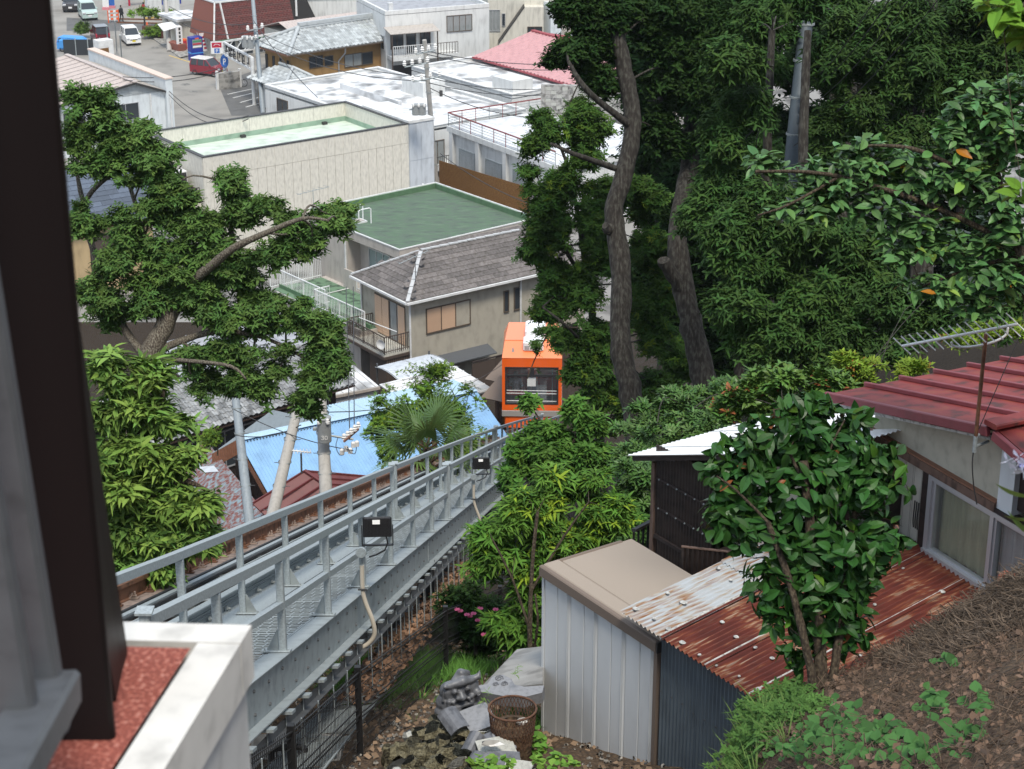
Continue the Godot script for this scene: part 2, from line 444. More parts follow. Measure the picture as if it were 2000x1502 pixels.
	mat("signblue", Color(0.03,0.13,0.45), 0.5)
	mat("deepblue", Color(0.015,0.03,0.26), 0.45)
	mat("signgreen", Color(0.05,0.25,0.12), 0.5)
	mat("signyellow", Color(0.72,0.58,0.03), 0.5)
	mat("pink", Color(0.62,0.22,0.26), 0.8)
	mat("cone_orange", Color(0.75,0.12,0.03), 0.6)
	mat("car_red", Color(0.23,0.012,0.028), 0.25, {"coat": 0.8})
	mat("car_maroon", Color(0.13,0.012,0.022), 0.25, {"coat": 0.8})
	mat("car_white", Color(0.78,0.78,0.77), 0.3, {"coat": 0.6})
	mat("car_green", Color(0.42,0.53,0.50), 0.3, {"coat": 0.6})
	mat("car_black", Color(0.02,0.018,0.02), 0.25, {"coat": 0.8})
	mat("car_silver", Color(0.55,0.56,0.57), 0.3, {"metal": 0.4})
	mat("tyre", Color(0.02,0.02,0.02), 0.85)
	mat("tarp", Color(0.06,0.28,0.66), 0.5)
	mat("netting", Color(0.03,0.035,0.04), 0.9)
	mat("person_dark", Color(0.03,0.032,0.036), 0.9)
	mat("flower_pink", Color(0.62,0.12,0.24), 0.7)
	mat("flower_white", Color(0.72,0.70,0.80), 0.7)
	mat("flower_blue", Color(0.30,0.32,0.66), 0.7)
	# foliage: the colour itself comes with each leaf
	mat("leaf", Color(1,1,1), 0.55, {"vc": true, "back": 0.36, "spec": 0.16})
	mat("leaf_gloss", Color(1,1,1), 0.38, {"vc": true, "back": 0.16, "spec": 0.32})
	mat("litter", Color(1,1,1), 0.95, {"vc": true})
# ---------- plants ----------
# one leaf along +x, folded along its midrib and drooping at the tip
func leaf(st: SurfaceTool, t: Transform3D, l: float, w: float, fold := 0.25, droop := 0.25, segs := 3, peak := 0.45) -> void:
	var mid := []
	var lft := []
	var rgt := []
	for i in segs + 1:
		var f := float(i) / segs
		var ww := w * 0.5 * pow(sin(PI * pow(f, log(0.5) / log(peak))), 0.9) if i > 0 and i < segs else 0.0
		var y := -droop * l * f * f
		mid.append(t * Vector3(l * f, y, 0))
		lft.append(t * Vector3(l * f, y + ww * fold, ww))
		rgt.append(t * Vector3(l * f, y + ww * fold, -ww))
	for i in segs:
		if i == 0:
			tri(st, mid[0], lft[1], mid[1])
			tri(st, mid[0], mid[1], rgt[1])
		elif i == segs - 1:
			tri(st, mid[i], lft[i], mid[i + 1])
			tri(st, mid[i], mid[i + 1], rgt[i])
		else:
			for s in [[lft, mid],[mid, rgt]]:
				tri(st, s[0][i], s[0][i + 1], s[1][i + 1])
				tri(st, s[0][i], s[1][i + 1], s[1][i])
func turned(y: Vector3, spin: float) -> Basis:
	y = y.normalized()
	var x := y.cross(Vector3(0.3,0.1,0.95)).normalized()
	var z := x.cross(y)
	return Basis(x, y, z) * Basis(Vector3.UP, spin)
# a twig end: whorls of leaves along a few short shoots
func spray(sd: int, shoots: int, reach: float, leaves: int, l: float, w: float, droop: float, lift := 0.35, peak := 0.45, segs := 3) -> ArrayMesh:
	var r := RandomNumberGenerator.new()
	r.seed = sd
	var st := mb()
	for s in shoots:
		var d := Vector3(r.randfn(0,1), r.randfn(0.25,0.5), r.randfn(0,1)).normalized()
		var tip := d * reach * r.randf_range(0.35,1.0)
		if shoots == 1: tip = Vector3.ZERO
		for k in leaves:
			var f := float(k) / leaves
			var a := k * 2.4 + r.randf_range(-0.4,0.4)
			var out := Vector3(cos(a), lift * (1.2 * f + 0.2) + r.randf_range(-0.25,0.25), sin(a)).normalized()
			var side := out.cross(Vector3.UP).normalized()
			var b := Basis(out, side.cross(out).normalized(), side).orthonormalized()
			leaf(st, Transform3D(b, tip + d * (f - 1.0) * l * 0.9), l * r.randf_range(0.7,1.15), w * r.randf_range(0.8,1.15), 0.3, droop * r.randf_range(0.6,1.4), segs, peak)
	return st.commit()
var gaps := FastNoiseLite.new()
# places for foliage in a crown made of uneven masses; [transform, tint] each
func places(masses: Array, n: int, tint: Color, o := {}) -> Array:
	var r := RandomNumberGenerator.new()
	r.seed = o.get("seed", 1)
	gaps.seed = o.get("seed", 1)
	gaps.frequency = o.get("gap", 1.0)
	gaps.fractal_octaves = 2
	var cut: float = o.get("cut", -0.1)
	var shell: float = o.get("shell", 0.4)
	var upness: float = o.get("up", 0.7)
	var size: float = o.get("size", 1.0)
	var vary: float = o.get("vary", 0.35)
	var hue: float = o.get("hue", 0.12)
	var young: float = o.get("young", 0.0)
	var wsum := 0.0
	for m in masses:
		wsum += pow(m[1].x * m[1].y * m[1].z, 0.66)
	var out := []
	var tries := 0
	while out.size() < n and tries < n * 8:
		tries += 1
		var pick := r.randf() * wsum
		var m: Array = masses[0]
		for q in masses:
			pick -= pow(q[1].x * q[1].y * q[1].z, 0.66)
			if pick <= 0:
				m = q
				break
		var d := Vector3(r.randfn(0,1), r.randfn(0,1), r.randfn(0,1)).normalized()
		var p: Vector3 = m[0] + d * m[1] * pow(r.randf(), shell)
		if gaps.get_noise_3dv(p) < cut: continue
		var y: Vector3 = d * (1.0 - upness) + Vector3.UP * upness + Vector3(r.randfn(0,1), r.randfn(0,0.5), r.randfn(0,1)) * 0.28
		var k := r.randf_range(1.0 - vary, 1.0 + vary)
		var c := Color(tint.r * k * (1.0 + r.randf_range(-hue, hue * 1.6)), tint.g * k, tint.b * k * (1.0 + r.randf_range(-hue, hue)))
		if young > 0 and r.randf() < young:
			c = Color(c.r * 2.0, c.g * 1.5, c.b * 0.9)
		if o.has("odd") and r.randf() < o.get("oddshare", 0.02):
			c = o.odd
		out.append([Transform3D(turned(y, r.randf() * TAU).scaled(s3(size * r.randf_range(0.7,1.3))), p), c])
	return out
func scatter(called: String, spots: Array, meshes: Array, m: Material, parent: Node3D) -> void:
	for v in meshes.size():
		var mine := []
		for i in range(v, spots.size(), meshes.size()): mine.append(spots[i])
		if mine.is_empty(): continue
		var mm := MultiMesh.new()
		mm.transform_format = MultiMesh.TRANSFORM_3D
		mm.use_colors = true
		mm.mesh = meshes[v]
		mm.instance_count = mine.size()
		for i in mine.size():
			mm.set_instance_transform(i, mine[i][0])
			mm.set_instance_color(i, mine[i][1])
		var o := MultiMeshInstance3D.new()
		o.name = numbered(called) if parent == self else called
		o.multimesh = mm
		o.material_override = m
		parent.add_child(o, true)
		o.set_meta("kind", "stuff")
func smooth_path(pts: Array, n := 4) -> Array:
	var c := Curve3D.new()
	var out := []
	for i in pts.size():
		var a: Vector3 = pts[max(i - 1,0)]
		var b: Vector3 = pts[min(i + 1, pts.size() - 1)]
		c.add_point(pts[i], -(b - a) / 6.0, (b - a) / 6.0)
	for i in pts.size() - 1:
		for k in n:
			out.append(c.sample(i, float(k) / n))
	out.append(pts[-1])
	return out
func limb(st: SurfaceTool, pts: Array, r0: float, r1: float, sides := 9, wob := 0.08, sd := 1) -> void:
	var p := smooth_path(pts)
	var r := RandomNumberGenerator.new()
	r.seed = sd
	var rad := []
	for i in p.size():
		var f := float(i) / (p.size() - 1)
		rad.append(lerpf(r0, r1, f) * (1.0 + r.randf_range(-wob, wob)))
		if i > 0 and i < p.size() - 1: p[i] += Vector3(r.randfn(0,1), 0, r.randfn(0,1)) * rad[i] * wob
	tube(st, p, rad, sides)
# twigs reach from a point on the wood to the masses of the crown
func twigs(st: SurfaceTool, from: Vector3, masses: Array, r0: float, sd := 1) -> void:
	var r := RandomNumberGenerator.new()
	r.seed = sd
	for m in masses:
		var mid: Vector3 = from.lerp(m[0],0.5) + Vector3(r.randfn(0,0.1), r.randfn(0.1,0.1), r.randfn(0,0.1)) * from.distance_to(m[0])
		limb(st, [from, mid, m[0]], r0, r0 * 0.35,6,0.1, sd)
		for k in 3:
			var e: Vector3 = m[0] + Vector3(r.randfn(0,0.5), r.randfn(0.2,0.4), r.randfn(0,0.5)) * m[1]
			limb(st, [mid.lerp(m[0],0.6), e], r0 * 0.3, r0 * 0.1,5,0.1, sd + k)
func _ready() -> void:
	# camera, sky, sun, exposure
	var cam := Camera3D.new()
	cam.name = "camera"
	cam.position = EYE
	cam.rotation.x = -TILT
	cam.far = 900.0
	cam.near = 0.1
	var lens := CameraAttributesPhysical.new()
	lens.frustum_focal_length = 59.1
	lens.frustum_focus_distance = 22.0
	lens.frustum_near = 0.1
	lens.frustum_far = 900.0
	lens.exposure_aperture = 9.0
	cam.attributes = lens
	cam.fov = 22.95
	add_child(cam)
	cam.current = true
	var sky_mat := ProceduralSkyMaterial.new()
	sky_mat.sky_top_color = Color(0.80,0.86,0.94)
	sky_mat.sky_horizon_color = Color(0.90,0.93,0.96)
	sky_mat.ground_bottom_color = Color(0.30,0.31,0.29)
	sky_mat.ground_horizon_color = Color(0.72,0.74,0.75)
	sky_mat.sky_energy_multiplier = 0.9
	var env := Environment.new()
	env.background_mode = Environment.BG_SKY
	env.sky = Sky.new()
	env.sky.sky_material = sky_mat
	env.tonemap_mode = Environment.TONE_MAPPER_LINEAR
	env.tonemap_exposure = 1.7
	env.sdfgi_enabled = true
	env.ssao_enabled = true
	env.ssil_enabled = true
	env.fog_enabled = true
	env.fog_density = 0.00012
	env.fog_light_color = Color(0.86,0.90,0.95)
	var we := WorldEnvironment.new()
	we.name = "world_environment"
	we.environment = env
	add_child(we)
	var sun := DirectionalLight3D.new()
	sun.name = "sun"
	sun.light_energy = 0.66
	sun.light_angular_distance = 14.0
	sun.light_color = Color(1.0,0.97,0.92)
	sun.shadow_enabled = true
	add_child(sun)
	sun.rotation_degrees = Vector3(-60,14,0)
	rng.seed = 20
	make_textures()
	make_materials()
	ground_and_roads()
	platform()
	viaduct()
	slope_car()
	sheds()
	red_roof_house()
	yard()
	middle_houses()
	town()
	street()
	poles_and_wires()
	plants()
func smooth(a: float, b: float, x: float) -> float:
	return smoothstep(a, b, x)
func hill(x: float, d: float) -> float:
	var prof := [[-20,37.0],[0,34.0],[8,31.5],[12,29.2],[14,28.6],[17,27.45],[21,25.8],[35,19.3],[60,8.6],[70,4.8],[83,1.7],[92,0.5],[102,-0.15],[400,-0.15]]
	var y := 0.0
	for i in prof.size() - 1:
		if d >= prof[i][0] and d <= prof[i + 1][0]:
			y = lerpf(prof[i][1], prof[i + 1][1], (d - prof[i][0]) / float(prof[i + 1][0] - prof[i][0]))
	y += smooth(2.0,16.0, x) * smooth(22.0,34.0, d) * 9.0 * (1.0 - smooth(85.0,110.0, d))
	var bank := 30.7 + (x - 1.67) * 0.5 + (12.0 - d) * 0.5
	y = lerpf(y, bank, smooth(1.1,1.75, x) * (1.0 - smooth(12.0,12.9, d)))
	return y
func ground_and_roads() -> void:
	var g := mb()
	quad(g, Vector3(-700,-0.2,300), Vector3(-700,-0.2,-800), Vector3(700,-0.2,-800), Vector3(700,-0.2,300))
	struct("ground", g, M.town_ground)
	# the hillside
	var xs := []
	var ds := []
	var v := -46.0
	while v < 62.0:
		xs.append(v)
		v += 0.35 if v > -4.5 and v < 6.0 else (1.5 if v > -14.0 and v < 20.0 else 4.0)
	v = -14.0
	while v < 108.0:
		ds.append(v)
		v += 0.35 if v > 6.0 and v < 26.0 else 1.6
	var n := FastNoiseLite.new()
	n.frequency = 0.5
	n.seed = 3
	var st := mb()
	var near := mb()
	for i in xs.size() - 1:
		for k in ds.size() - 1:
			var p := []
			for q in [[i, k],[i, k + 1],[i + 1, k + 1],[i + 1, k]]:
				var x: float = xs[q[0]]
				var d: float = ds[q[1]]
				p.append(Vector3(x, hill(x, d) + n.get_noise_2d(x * 2.0, d * 2.0) * 0.09, -d))
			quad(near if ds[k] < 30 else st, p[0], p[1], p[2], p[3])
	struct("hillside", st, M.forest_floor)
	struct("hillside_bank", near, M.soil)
	# street, level crossing, parking ground
	var a := mb()
	quad(a, lev(-420,330,0), lev(-420,-60,0), lev(690,-60,0), lev(600,330,0))
	struct("street", a, M.asphalt)
	var c := mb()
	var c0 := [lev(130,60,0.008), lev(130,34,0.008), lev(330,47,0.008), lev(330,60,0.008)]
	quad(c, c0[0], c0[1], c0[2], c0[3])
	struct("crossing_surface", c, M.asphalt_dark)
	var pk := mb()
	quad(pk, lev(452,226,0.004), lev(425,162,0.004), lev(520,130,0.004), lev(560,226,0.004))
	struct("parking_ground", pk, M.asphalt_dark)
	var lines := [[444,184,500,172],[455,191,500,180],[469,200,505,190],[480,209,508,201]]
	for l in lines:
		var p0 := lev(l[0], l[1],0.012)
		var p1 := lev(l[2], l[3],0.012)
		var w := (p1 - p0).normalized().cross(Vector3.UP) * 0.09
		var s := mb()
		quad(s, p0 - w, p1 - w, p1 + w, p0 + w)
		struct("parking_line", s, M.paint_white)
	var yl := mb()
	for e in [[330,108,392,128]]:
		var p0 := lev(e[0], e[1],0.012)
		var p1 := lev(e[2], e[3],0.012)
		var w := (p1 - p0).normalized().cross(Vector3.UP) * 0.08
		quad(yl, p0 - w, p1 - w, p1 + w, p0 + w)
	struct("yellow_line", yl, M.paint_yellow)
	var pv := mb()
	var k0 := lev(292,70,0.12)
	var k1 := lev(352,112,0.12)
	var k2 := lev(420,96,0.12)
	var k3 := lev(330,60,0.12)
	var lo := Vector3(0,-0.12,0)
	quad(pv, k0, k3, k2, k1)
	quad(pv, k0 + lo, k0, k1, k1 + lo)
	struct("pavement", pv, M.concrete)
	for e in [[362,165],[378,179],[303,93],[262,90]]:
		var m := mb()
		lathe(m, [[0.001,0.016],[0.42,0.016],[0.45,0.0]], lev(e[0], e[1],0.0), 14)
		var o := struct("manhole_cover", m, M.concrete_dark)
# ---------- the platform in front of the lens: parapet with its granite top, column, frame ----------
func platform() -> void:
	var t := thing("parapet_wall", "white edged parapet block with a red granite top, at the lower left", "parapet")
	# level top at y = 36.4; corner seen at (490,1240)
	var y := 36.42
	var c := lev(492,1233, y)
	var e := lev(330,1502, y)
	var out := (e - c).normalized()
	var along := lev(232,1226, y) - c
	along = along.normalized()
	var L := 1.9
	var W := 1.7
	var top := mb()
	var q := func(u: float, w: float, h: float) -> Vector3: return c + along * u + out * w + Vector3(0, h, 0)
	var b := 0.08
	var st := mb()
	quad(st, q.call(b, b, 0.009), q.call(L, b, 0.009), q.call(L, W, 0.009), q.call(b, W, 0.009))
	obj("granite_top", st, M.granite, t)
	for part in [["edge_stone", 0.0, L, 0.0, b * 0.8],["edge_stone", 0.0, b * 0.9, b * 0.8 + 0.003, W]]:
		var s := mb()
		var p := []
		for h in [-0.09,0.012]:
			for k in [[part[1], part[3]],[part[2], part[3]],[part[2], part[4]],[part[1], part[4]]]:
				p.append(q.call(k[0], k[1], h))
		hexa(s, p)
		obj(part[0], s, M.marble, t)
	var body := mb()
	var p2 := []
	for h in [-1.6,-0.092]:
		for k in [[0.012,0.012],[L, 0.012],[L, W],[0.012, W]]:
			p2.append(q.call(k[0], k[1], h))
	hexa(body, p2)
	obj("block", body, M.marble_side, t)
	# the black column: an H section with a brown flange
	var col := thing("steel_column", "tall black steel column rising past the left edge of the view", "column")
	var zc := lev(210,1388, y).z
	var pr := lev(236,1345, y)
	var pl := lev(116,1378, y)
	var s1 := mb()
	var d1 := Vector3(pl.x - pr.x, 0,0)
	var pcs := []
	for h in [0.0,2.6]:
		for k in [Vector3(lev(116,1402, y).x, 0, pl.z), Vector3(lev(205,1400, y).x, 0, pl.z), Vector3(lev(205,1400, y).x, 0, pl.z - 0.16), Vector3(lev(116,1402, y).x, 0, pl.z - 0.16)]:
			pcs.append(Vector3(k.x - h * 0.055, y + h, k.z))
	hexa(s1, pcs)
	obj("web", s1, M.black_post, col)
	var s2 := mb()
	var x0 := lev(206,1400, y).x
	var p3 := []
	for h in [0.0,2.6]:
		for k in [Vector3(x0,0, pl.z + 0.004), Vector3(x0 + 0.012,0, pl.z + 0.004), Vector3(x0 + 0.004,0, pl.z - 0.085), Vector3(x0 + 0.001,0, pl.z - 0.15)]:
			p3.append(Vector3(k.x - h * 0.055, y + h, k.z))
	hexa(s2, p3)
	obj("flange", s2, M.brown_plate, col)
	# the grey frame left of it
	var fr := thing("grey_window_frame", "grey steel frame with a broad lower rail beside the black column", "frame")
	var f1 := far(20,1480,2.2)
	var f2 := far(112,1330,2.5)
	for k in 2:
		var s := mb()
		var base: Vector3 = [far(36,1370,2.42), far(92,1350,2.60)][k]
		cbar(s, base + Vector3(0,-0.06,0), base + Vector3(-0.12,2.3,0), 0.05,0.035)
		obj("upright", s, [M.steel_grey, M.steel_grey][k], fr)
	var s3_ := mb()
	cbar(s3_, far(104,1345,2.62), far(-70,1640,1.95), 0.075,0.05)
	obj("lower_rail", s3_, M.steel_grey, fr)
	var s4 := mb()
	cbar(s4, far(30,900,2.75) + Vector3(-0.04,-0.9,0), far(30,900,2.75) + Vector3(-0.04,1.9,0), 0.30,0.02)
	obj("panel", s4, M.brown_plate, fr)
# ---------- the viaduct ----------
const TB := Vector3(-2.003,29.56,-14.951)
func tk(u: float, v: float, s: float) -> Vector3:
	return TB + Vector3(0.0675,-0.3908,-1.0) * s + Vector3(u, v + 0.18 * sin(PI * clampf(s, 0,72) / 72.0), 0)
func run(st: SurfaceTool, u0: float, v0: float, u1: float, v1: float, s0: float, s1: float, step := 4.0) -> void:
	var n := int(ceil((s1 - s0) / step))
	for i in n:
		var a := lerpf(s0, s1, float(i) / n)
		var b := lerpf(s0, s1, float(i + 1) / n)
		hexa(st, [tk(u0, v0, a), tk(u1, v0, a), tk(u1, v0, b), tk(u0, v0, b), tk(u0, v1, a), tk(u1, v1, a), tk(u1, v1, b), tk(u0, v1, b)])
func handrail(u: float, s0: float, s1: float, first: float, gus: float, label: String) -> void:
	var t := thing("handrail", label, "handrail", tk(u, 0, s0), 0.0, "handrails of the viaduct walkway")
	var o := -tk(u, 0, s0)
	var H := 1.0
	var r := mb()
	run(r, u - 0.037, H - 0.08, u + 0.037, H, s0, s1,2.5)
	var mr := mb()
	run(mr, u - 0.032,0.44, u + 0.032,0.51, s0, s1,2.5)
	for m in [["top_rail", r],["mid_rail", mr]]:
		var part := obj(m[0], m[1], M.galv, t)
		part.position = o
	var spots := [s0, s1]
	var s := first
	while s < s1 - 0.25:
		if s > s0 + 0.25: spots.append(s)
		s += 2.3635
	for k in spots.size():
		var f: float = spots[k]
		var ends := k < 2
		var b := tk(u, 0.012, f)
		var st := mb()
		var e := tk(u, H - (0.082 if not ends else -0.03), f)
		cbox(st, Vector3(b.x, (b.y + e.y) / 2.0, b.z), Vector3(0.068, e.y - b.y, 0.072), 0.006)
		var p := obj("post", st, M.galv, t)
		p.position = o
		var pl := mb()
		box(pl, tk(u + gus * 0.06,0.018, f), Vector3(0.26,0.014,0.15), Basis(Vector3.RIGHT, -0.372))
		obj("base_plate", pl, M.galv, p)
		var g := mb()
		var x := u + gus * 0.035
		var a0 := tk(x, 0.026, f)
		for w in [-0.005]:
			var poly := PackedVector2Array([Vector2(0,0), Vector2(gus * 0.11,0), Vector2(gus * 0.015,0.2), Vector2(0,0.2)])
			prism(g, poly, Transform3D(Basis(), a0 + Vector3(0,0,0.005)), 0.01)
		obj("gusset", g, M.galv_dull, p)
		for bx_ in [-0.045,0.16]:
			var bo := mb()
			lathe(bo, [[0.014,0.0],[0.014,0.022],[0.006,0.024],[0.006,0.04],[0.0,0.04]], tk(u + gus * bx_, 0.024, f) + Vector3(0,0,0.05), 6)
			obj("bolt", bo, M.galv_dull, p)
		if ends:
			var c := mb()
			box(c, e + Vector3(0,0.008,0), Vector3(0.11,0.016,0.11))
			obj("cap", c, M.galv, p)
func viaduct() -> void:
	var t := thing("rail_viaduct", "long galvanised steel rail viaduct running down the slope to the town", "viaduct", tk(-1.2,0,-6))
	var o := -t.position
	var P := func(called: String, st: SurfaceTool, m: Material, parent: Node3D) -> Node3D:
		var x := obj(called, st, m, parent)
		if parent == t: x.position = o
		return x
	var A := -6.0
	var Z := 74.0
	# right girder in three lengths
	for seg in [[A, 11.02],[11.03,36.2],[36.21, Z]]:
		var g := mb()
		run(g, -0.03,-0.43,-0.012,-0.014, seg[0], seg[1])
		run(g, -0.165,-0.012,0.022,0.0, seg[0], seg[1])
		run(g, -0.17,-0.446,0.09,-0.432, seg[0], seg[1])
		P.call("side_girder", g, M.galv_dull, t)
	var sp := mb()
	run(sp, -0.011,-0.40,0.0,-0.03,10.9,11.0,1.0)
	P.call("splice_plate", sp, M.galv, t)
	# bolt heads along the web
	var s := -5.0
	var k := 0
	while s < 34.0:
		for vv in [-0.11,-0.33]:
			var b := mb()
			var c := tk(-0.012, vv - (0.02 if k % 2 else 0.0), s)
			lathe(b, [[0.017,0.0],[0.015,0.016],[0.0,0.018]], c, 6, Basis(Vector3(0,0,1), Vector3(1,0,0), Vector3(0,1,0)))
			P.call("bolt", b, M.galv_dark, t)
		s += 0.59
		k += 1
	# the grating walkway, panel by panel
	s = -4.7
	var var_i := 0
	while s < 44.0:
		var g := mb()
		var L := 1.17
		run(g, -0.785,-0.03,-0.765,-0.004, s, s + L, 2.0)
		run(g, -0.195,-0.03,-0.175,-0.004, s, s + L, 2.0)
		for i in 12:
			var q := s + 0.02 + (L - 0.04) * i / 11.0
			hexa(g, [tk(-0.765,-0.014, q - 0.024), tk(-0.195,-0.014, q - 0.024), tk(-0.195,-0.014, q + 0.024), tk(-0.765,-0.014, q + 0.024), tk(-0.765,-0.011, q - 0.024), tk(-0.195,-0.011, q - 0.024), tk(-0.195,-0.011, q + 0.024), tk(-0.765,-0.011, q + 0.024)])
		P.call("grating_panel", g, M.galv_dull, t)
		var br := mb()
		for i in 4:
			for j in 6:
				var q := s + L * (i + 0.04) / 4.0
				var u := -0.75 + 0.098 * j + (0.049 if i % 2 else 0.0)
				run(br, u - 0.006,-0.0105, u + 0.006,-0.006, q, q + L / 4.0 * 0.92,1.0)
		P.call("grating_bar", br, M.galv, t)
		s += 1.18
	# inner plate beam with the black slot, rack beam, left girder
	var ip := mb()
	run(ip, -1.13,-0.014,-0.815,0.0, A, Z)
	run(ip, -0.99,-0.44,-0.97,-0.015, A, Z)
	run(ip, -1.12,-0.456,-0.83,-0.442, A, Z)
	P.call("inner_girder", ip, M.galv, t)
	var sl := mb()
	run(sl, -0.814,-0.05,-0.79,-0.006, A, Z)
	P.call("rubber_strip", sl, M.rubber, t)
	var rk := mb()
	run(rk, -1.31,-0.06,-1.295,0.13, A, Z)
	run(rk, -1.33,0.131,-1.235,0.15, A, Z)
	run(rk, -1.294,0.045,-1.275,0.06, A, Z)
	run(rk, -1.294,0.0,-1.28,0.012, A, Z)
	run(rk, -1.33,-0.075,-1.22,-0.061, A, Z)
	P.call("guide_rail", rk, M.galv, t)
	s = -4.0
	while s < 36.0:
		var b := mb()
		var c := tk(-1.275,-0.03, s)
		lathe(b, [[0.028,0.0],[0.028,0.02],[0.014,0.022],[0.014,0.05],[0.0,0.052]], c, 6, Basis(Vector3(0,0,1), Vector3(1,0,0), Vector3(0,1,0)))
		P.call("guide_bolt", b, M.galv_dull, t)
		s += 0.79
	var lg := mb()
	run(lg, -2.62,0.045,-2.13,0.06, A, Z)
	run(lg, -2.40,-0.40,-2.38,0.044, A, Z)
	run(lg, -2.56,-0.416,-2.22,-0.401, A, Z)
	P.call("rail_girder", lg, M.rail_bed, t)
	var ra := mb()
	run(ra, -2.47,0.061,-2.33,0.072, A, Z)
	run(ra, -2.414,0.073,-2.386,0.215, A, Z)
	run(ra, -2.445,0.216,-2.355,0.262, A, Z)
	P.call("running_rail", ra, M.rail, t)
	s = -4.6
	while s < 62.0:
		var c := tk(-2.30,0.066, s)
		var b := mb()
		box(b, c + Vector3(0,0.008,0), Vector3(0.10,0.018,0.09), Basis(Vector3.RIGHT, -0.372))
		lathe(b, [[0.022,0.0],[0.022,0.03],[0.012,0.032],[0.011,0.075],[0.0,0.078]], c + Vector3(0.01,0.012,0), 6)
		tube(b, [c + Vector3(-0.05,0.01,0.04), c + Vector3(-0.02,0.05,0.02), c + Vector3(-0.02,0.05,-0.03), c + Vector3(-0.055,0.01,-0.05)],0.008,5)
		P.call("rail_clip", b, M.rail_bed if int(s * 7) % 3 else M.rail, t)
		s += 0.605
	for cb in [[-2.10,0.062,-2.065,0.10, "rubber"],[-2.055,0.05,-1.985,0.085, "galv"],[-1.975,0.03,-1.945,0.065, "rubber"],[-1.93,0.0,-1.90,0.02, "galv_dull"]]:
		var c := mb()
		run(c, cb[0], cb[1], cb[2], cb[3], A, Z)
		P.call("cable_duct", c, M[cb[4]], t)
	# cross beams
	s = -5.2
	while s < 70.0:
		var c := mb()
		var wv := 0.05
		for q in [[-0.085,-0.10,0.075],[-0.10,-0.30,0.012],[-0.30,-0.312,0.075]]:
			hexa(c, [tk(-2.38, q[1], s - q[2]), tk(-0.03, q[1], s - q[2]), tk(-0.03, q[1], s + q[2]), tk(-2.38, q[1], s + q[2]), tk(-2.38, q[0], s - q[2]), tk(-0.03, q[0], s - q[2]), tk(-0.03, q[0], s + q[2]), tk(-2.38, q[0], s + q[2])])
		P.call("cross_beam", c, M.galv, t)
		s += 2.3635
	# trestles: two legs on a sill beam and a concrete pad
	for ps in [-4.2,11.0,26.5,41.0,56.0]:
		for u in [-0.05,-2.35]:
			var c := mb()
			var top := tk(u, -0.45, ps)
			var gy: float = hill(top.x, -top.z) + 0.55
			bx(c, top.x - 0.13, gy, top.z - 0.01, top.x + 0.13, top.y, top.z + 0.01)
			for e in [-1,1]:
				bx(c, top.x - 0.13 + (0.12 if e > 0 else -0.012) + (0.012 if e < 0 else 0.0), gy, top.z - 0.13, top.x - 0.13 + (0.26 if e > 0 else 0.0) - (0.0 if e > 0 else 0.0) + (0.012 if e < 0 else 0.0), top.y - 0.002, top.z + 0.13) if e < 0 else bx(c, top.x + 0.118, gy, top.z - 0.13, top.x + 0.13, top.y - 0.002, top.z + 0.13)
			P.call("column", c, M.galv_dark, t)
			var bp := mb()
			bx(bp, top.x - 0.24, gy - 0.025, top.z - 0.2, top.x + 0.24, gy - 0.001, top.z + 0.2)
			P.call("column_base", bp, M.galv_dull, t)
		var sb := mb()
		var l := tk(-2.7,0, ps)
		var rr := tk(0.3,0, ps)
		var gy2: float = hill(rr.x, -rr.z)
		bx(sb, l.x, gy2 + 0.50, l.z - 0.2, rr.x, gy2 + 0.52, l.z + 0.2)
		bx(sb, l.x, gy2 + 0.05, l.z - 0.2, rr.x, gy2 + 0.07, l.z + 0.2)
		bx(sb, l.x, gy2 + 0.071, l.z - 0.01, rr.x, gy2 + 0.499, l.z + 0.01)
		bx(sb, rr.x - 0.3, gy2 + 0.072, l.z - 0.18, rr.x - 0.28, gy2 + 0.498, l.z + 0.18)
		P.call("sill_beam", sb, M.galv_dark, t)
	# the catch net slung below the right side: hangers, angle, brackets, mesh with dead leaves
	var an := mb()
	run(an, 0.05,-0.66,0.06,-0.56, A, 34.0)
	run(an, 0.061,-0.66,0.13,-0.65, A, 34.0)
	P.call("net_angle", an, M.galv_dark, t)
	s = -3.8
	while s < 17.0:
		var h := mb()
		for u in [0.07,0.30]:
			rod(h, tk(u, -0.44, s + (0.0 if u < 0.2 else 0.3)), tk(u, -1.12, s + (0.0 if u < 0.2 else 0.3)), 0.007,5)
		P.call("hanger_rod", h, M.galv, t)
		var b := mb()
		hexa(b, [tk(-0.16,-0.50, s - 0.08), tk(0.14,-0.50, s - 0.08), tk(0.14,-0.50, s + 0.08), tk(-0.16,-0.50, s + 0.08), tk(-0.16,-0.47, s - 0.08), tk(0.14,-0.47, s - 0.08), tk(0.14,-0.47, s + 0.08), tk(-0.16,-0.47, s + 0.08)])
		hexa(b, [tk(-0.2,-1.16, s - 0.025), tk(0.36,-1.16, s - 0.025), tk(0.36,-1.16, s + 0.025), tk(-0.2,-1.16, s + 0.025), tk(-0.2,-1.12, s - 0.025), tk(0.36,-1.12, s - 0.025), tk(0.36,-1.12, s + 0.025), tk(-0.2,-1.12, s + 0.025)])
		P.call("net_bracket", b, M.galv, t)
		s += 0.8
	s = -4.0
